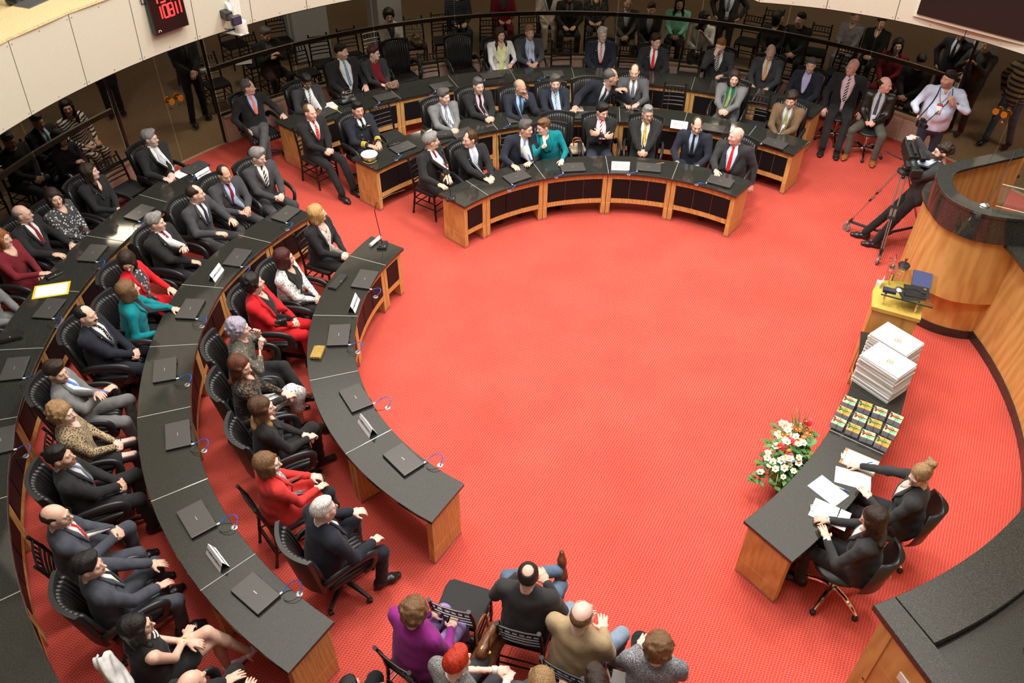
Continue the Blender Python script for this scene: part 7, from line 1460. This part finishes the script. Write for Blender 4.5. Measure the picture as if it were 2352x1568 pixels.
person(1.65, 17.37, 0, -93.4, -90, 'l', ('long', 'blond'), {'k': 'top', 'j': 'blk:sequin:wht:.6', 'neck': 0.1}, 'lap', 'woman in a black sequinned top behind the glass', gender='f', chl='banquet chair behind the glass under the sequinned top', chairk='chi', vox=0.03)
person(2.21, 16.64, 0, -97.2, -90, 't', ('balding', 'dgray'), {'j': 'olive', 's': 'pale'}, 'clasp', 'older man in a brown suit behind the glass', chl='banquet chair behind the glass under the man in brown', chairk='chi', vox=0.03)
person(2.63, 16.33, 0, -100.2, -90, 'l', ('full', 'brown'), {'k': 'blazer', 'j': 'chr', 's': 'gray2:sequin:wht', 'v': 0.3}, 'clasp', 'woman in a dark jacket with a shimmering blouse behind the glass', gender='f', chl='banquet chair behind the glass under the dark jacket with shimmering blouse', chairk='chi', vox=0.03)
person(3.23, 16.68, 0, -103.5, -100, 'd', ('long', 'black'), {'k': 'top', 'j': 'mint', 'neck': 0.04, 'sleeve': 0.7, 't': 'blk'}, 'clasp', 'woman in a mint green sweater with long black hair behind the glass', gender='f', fat=0.3, chl='banquet chair behind the glass under the mint sweater', chairk='chi', vox=0.03)
person(3.6, 15.9, 0, -107.1, -40, 'd', ('long', 'black'), {'k': 'top', 'j': 'wht', 'neck': 0.05, 't': 'blk'}, ((-0.06, 0.26, 0.98, 'relax'), (0.05, 0.32, 0.7, 'relax')), 'woman in a white blouse behind the glass, hand at her chin', gender='f', chl='banquet chair behind the glass under the white blouse', chairk='chi', vox=0.03)
person(5.0, 15.94, 0, -115.5, -30, 'l', ('bob', 'black'), {'k': 'top', 'j': 'blk', 'neck': 0.08}, 'clasp', 'woman in black behind the glass turning to her neighbour', gender='f', chl='banquet chair behind the glass under the woman in black', chairk='chi', vox=0.03)
person(5.4, 15.88, 0, -117.9, 215, 'l', ('short', 'black'), {'k': 'top', 'j': 'blk', 'neck': 0.03}, 'clasp', 'young man in black behind the glass, facing the woman in black', chl='banquet chair behind the glass under the young man in black', chairk='chi', vox=0.03)
person(6.5, 16.07, 0, -123.1, -95, 'l', ('full', 'lb'), {'k': 'top', 'j': 'gray2:floral:dgr', 'neck': 0.1}, 'clasp', 'woman in a grey patterned dress behind the glass', gender='f', chl='banquet chair behind the glass under the grey patterned dress', chairk='chi', vox=0.03)
person(6.9, 15.77, 0, -126.0, -100, 'l', ('full', 'brown'), {'k': 'top', 'j': 'blk', 'neck': 0.14}, 'clasp', 'woman in a low-cut black top behind the glass', gender='f', chl='banquet chair behind the glass under the low-cut black top', chairk='chi', vox=0.03)
person(6.83, 14.66, 0, -129.7, -110, 'l', ('long', 'black'), {'k': 'top', 'j': 'maroon', 'neck': 0.08}, 'clasp', 'woman with a fringe in a dark red top behind the glass', gender='f', chl='banquet chair behind the glass under the dark red top', chairk='chi', vox=0.03)
person(7.0, 14.0, 0, -133.4, -100, 'l', ('short', 'black'), {'k': 'top', 'j': 'blk', 'neck': 0.03}, 'clasp', 'young man in black looking down behind the glass, beside the pale pillar', chl='banquet chair behind the glass beside the pale pillar', pitch=30, chairk='chi', vox=0.03)
person(4.2, 16.64, 0, -109.3, -90, 'l', ('short', 'black'), {'j': 'chr', 's': 'pale', 'v': 0.36, 'vw': 0.08, 'open': 0.03, 'tie': 'tblk:stripe:silver'}, 'down', 'man standing behind the glass, striped tie and open dark jacket', legs='stand', vox=0.03)
person(7.68, 14.26, 0, -135.4, -110, 't', ('short', 'black'), {'j': 'dnv', 's': 'pale', 'tie': 'tblk'}, 'down', 'man in a dark suit and tie standing behind the glass door at right', legs='stand', vox=0.03)
person(7.87, 13.73, 0, -138.6, -120, 'd', ('short', 'black'), {'j': 'chr', 's': 'dgr'}, ((-0.05, 0.3, 0.96, 'relax'), (0.1, 0.3, 0.96, 'relax')), 'person in a dark jacket standing behind the glass, hands joined at the waist', legs='stand', vox=0.03)
person(8.4, 13.24, 0, -143.1, -120, 't', ('short', 'black'), {'k': 'shirt', 'j': 'tan:hstripe:dnv:1.6', 'neck': 0.03, 't': 'jeans'}, 'down', 'person in a tan and navy striped sweater and jeans behind the glass, right edge', legs='standW', vox=0.03)
person(-5.64, 13.82, 0, -50, -45, 'l', ('short', 'black'), {'j': 'blk', 's': 'dgr', 'tie': 'tblk'}, ((-0.03, 0.26, 0.62, 'relax'), (0.05, 0.27, 0.62, 'clasp')), 'man in black standing behind the left glass door, hands folded in front', legs='standW', vox=0.03)
person(-7.24, 14.07, 0, -60, -20, 'l', ('short', 'black'), {'k': 'coat', 'j': 'blk', 't': 'blk', 's': 'blk'}, 'down', 'person standing far behind the left glass door, only dark legs in view', legs='stand', vox=0.03)
person(-5.97, 10.22, 0, -20, -20, 'l', ('short', 'black'), {'j': 'blk', 't': 'blk', 's': 'wht', 'z': 3.36}, 'down', 'visitor on the upper gallery, only black shoes and trouser hems in view', legs='stand', vox=0.03)
# ---------------------------------------------------------------- things people wear or hold
ph, pi = PHO
bpy.context.view_layer.update()
B0 = pi['proj']
def wpt(b, p): return b.matrix_world@Vector(p)
bd = pi['patch']('press_badge', [(.20, -.02, .06), (.24, -.02, .06), (.33, -.02, .06)], .016, M_PAPER, 4, ph); bd['label'] = 'white press badge'
pi['patch']('badge_header', [(.20, -.02, .06), (.225, -.02, .06)], .018, plain((.62, .05, .05), .5), 4, ph)
mb = MB(); mb.tube([Vector(B0(np.array([u]), np.array([v]), .01)[0]) for u, v in ((-.07, .02), (-.04, .10), (.02, .20))], .0035, 5); mb.tube([Vector(B0(np.array([u]), np.array([v]), .01)[0]) for u, v in ((.075, .02), (.06, .10), (.02, .20))], .0035, 5); part('lanyard', mb, plain((.08, .03, .03), .6), ph)
wr = pi['AR'][1][2]; c = Vector(wr)+Vector((-.05, .10, -.03)); cw = wpt(ph, c)
cam_t = still_camera(cw.x, cw.y, cw.z, ph.rotation_euler.z+.5)
mb = MB(); mb.tube([Vector(B0(np.array([u]), np.array([v]), .012)[0]) for u, v in ((.085, -.01), (.10, .08), (.13, .20), (.17, .30))]+[c+Vector((.07, 0, .05))], .009, 6, flat=.3); mb.tube([Vector(B0(np.array([u]), np.array([v]), .012)[0]) for u, v in ((-.085, -.01), (-.10, .06), (-.06, .18), (.02, .30))]+[c+Vector((-.07, 0, .05))], .007, 6, flat=.3); part('camera_strap', mb, M_RUBBER, ph)
# pearl necklace and watch of the woman in the sleeveless dress
dw, di = DRS
mb = MB()
for k in range(11):
    u = (k/10-.5)*.13; q = di['proj'](np.array([u]), np.array([.055-.9*u*u*3]), .012)[0]; mb.ell(q, (.009, .009, .009), 8, 5)
    q = di['proj'](np.array([u*.8]), np.array([.085-.9*u*u*3]), .012)[0]; mb.ell(q, (.008, .008, .008), 8, 5)
part('pearl_necklace', mb, plain((.7, .68, .64), .2), dw, smooth='all')
el, w_ = di['AR'][0][1], di['AR'][0][2]; d = unit(w_-el); mb = MB(); mb.tube([Vector(w_-d*.045), Vector(w_-d*.02)], .031, 12); part('wrist_watch', mb, M_GOLD, dw, smooth=True)
# white jacket hung over the back of her chair
fx = dw.rotation_euler.z; Rz = Matrix.Rotation(fx, 3, 'Z'); bx_ = dw.location+Rz@Vector((0, -.24, 0))
vs, qs = sdf_mesh([ecap((-.16, -.02, .90), (.16, -.02, .90), (.045, .028), (.045, .028), (0, 1, 0), (0, 0, 1), .03), ecap((0, -.06, .50), (0, -.04, .90), (.21, .022), (.185, .026), k=.03), ecap((-.19, -.07, .84), (-.25, -.10, .45), (.05, .03), (.04, .022), k=.03), ecap((.19, -.07, .84), (.23, -.10, .48), (.05, .03), (.04, .022), k=.03), ecap((0, .02, .70), (0, .0, .92), (.17, .02), (.17, .025), k=.03)], .013, .006, 4)
o = link('jacket', np_mesh('jacket', vs, qs), cloth((.72, .71, .70))); o.location = (bx_.x, bx_.y, 0); o.rotation_euler = (0, 0, fx); tag(o, 'white jacket hung over the chair of the woman in the sleeveless black dress', 'jacket')
# reserved sign hung on the chair at the bottom edge
q = (0.947, 3.083)
r = root('sign', (q[0], q[1], .62), math.radians(-15), label='HOMENAGEADO sign hung on a chair back at the bottom edge', cat='sign')
mb = MB(); Mx = Matrix.Rotation(-.5, 3, 'X'); mb.box((0, 0, .16), (.30, .003, .13), 0, 0, Mx); part('card_face', mb, M_PAPER, r)
text('lettering', 'HOMENAGEADO', .042, (Mx.to_4x4()@Matrix.Translation((0, -.0025, .16))@Matrix.Rotation(math.pi/2, 4, 'X')), M_INK, r)
# loose paper sheets in the foyer
sheet('paper', -5.15, 15.3, .50, .30, .22, .3, M_PAPER, 'white sheet on a chair behind the glass, nearer the seated grey-haired man', lines=False)
sheet('paper', -5.75, 14.95, .50, .20, .26, .9, M_PAPER, 'white sheet on a chair behind the glass, nearer the left door', lines=False)

# gold buttons and ribbon bar of the naval officer
ow, oi = OFF
for k, (u, v) in enumerate(((-.055, .24), (.055, .24), (-.05, .31), (.05, .31), (-.05, .38), (.05, .38))):
    mb = MB(); mb.ell(oi['proj'](np.array([u]), np.array([v]), .008)[0], (.011, .008, .011), 8, 5); part('gold_button', mb, M_GOLD, ow, smooth='all')
oi['patch']('ribbon_bar', [(.13, -.125, -.07), (.145, -.125, -.07)], .012, M_GOLD, 3, ow)
for sh, el, wq, hp, sg_, hd in oi['AR']:
    dq = unit(wq-el)
    for f in (.045, .070, .095):
        mb = MB(); mb.tube([Vector(wq-dq*(f+.008)), Vector(wq-dq*(f-.008))], .0515, 14); part('gold_cuff_band', mb, plain((.75, .52, .06), .4), ow, smooth=True)
# ---------------------------------------------------------------- put each Empty at the base of what it holds
bpy.context.view_layer.update()
for o in list(S.objects):
    if o.parent is None and o.type == 'EMPTY' and o.location.length < 1e-6 and o.children:
        pts = [c.matrix_world@Vector(b) for c in o.children if c.type == 'MESH' for b in c.bound_box]
        lo = Vector([min(p[i] for p in pts) for i in range(3)]); hi = Vector([max(p[i] for p in pts) for i in range(3)])
        q = Vector(((lo.x+hi.x)/2, (lo.y+hi.y)/2, lo.z)); o.location = q
        for c in o.children: c.location -= q
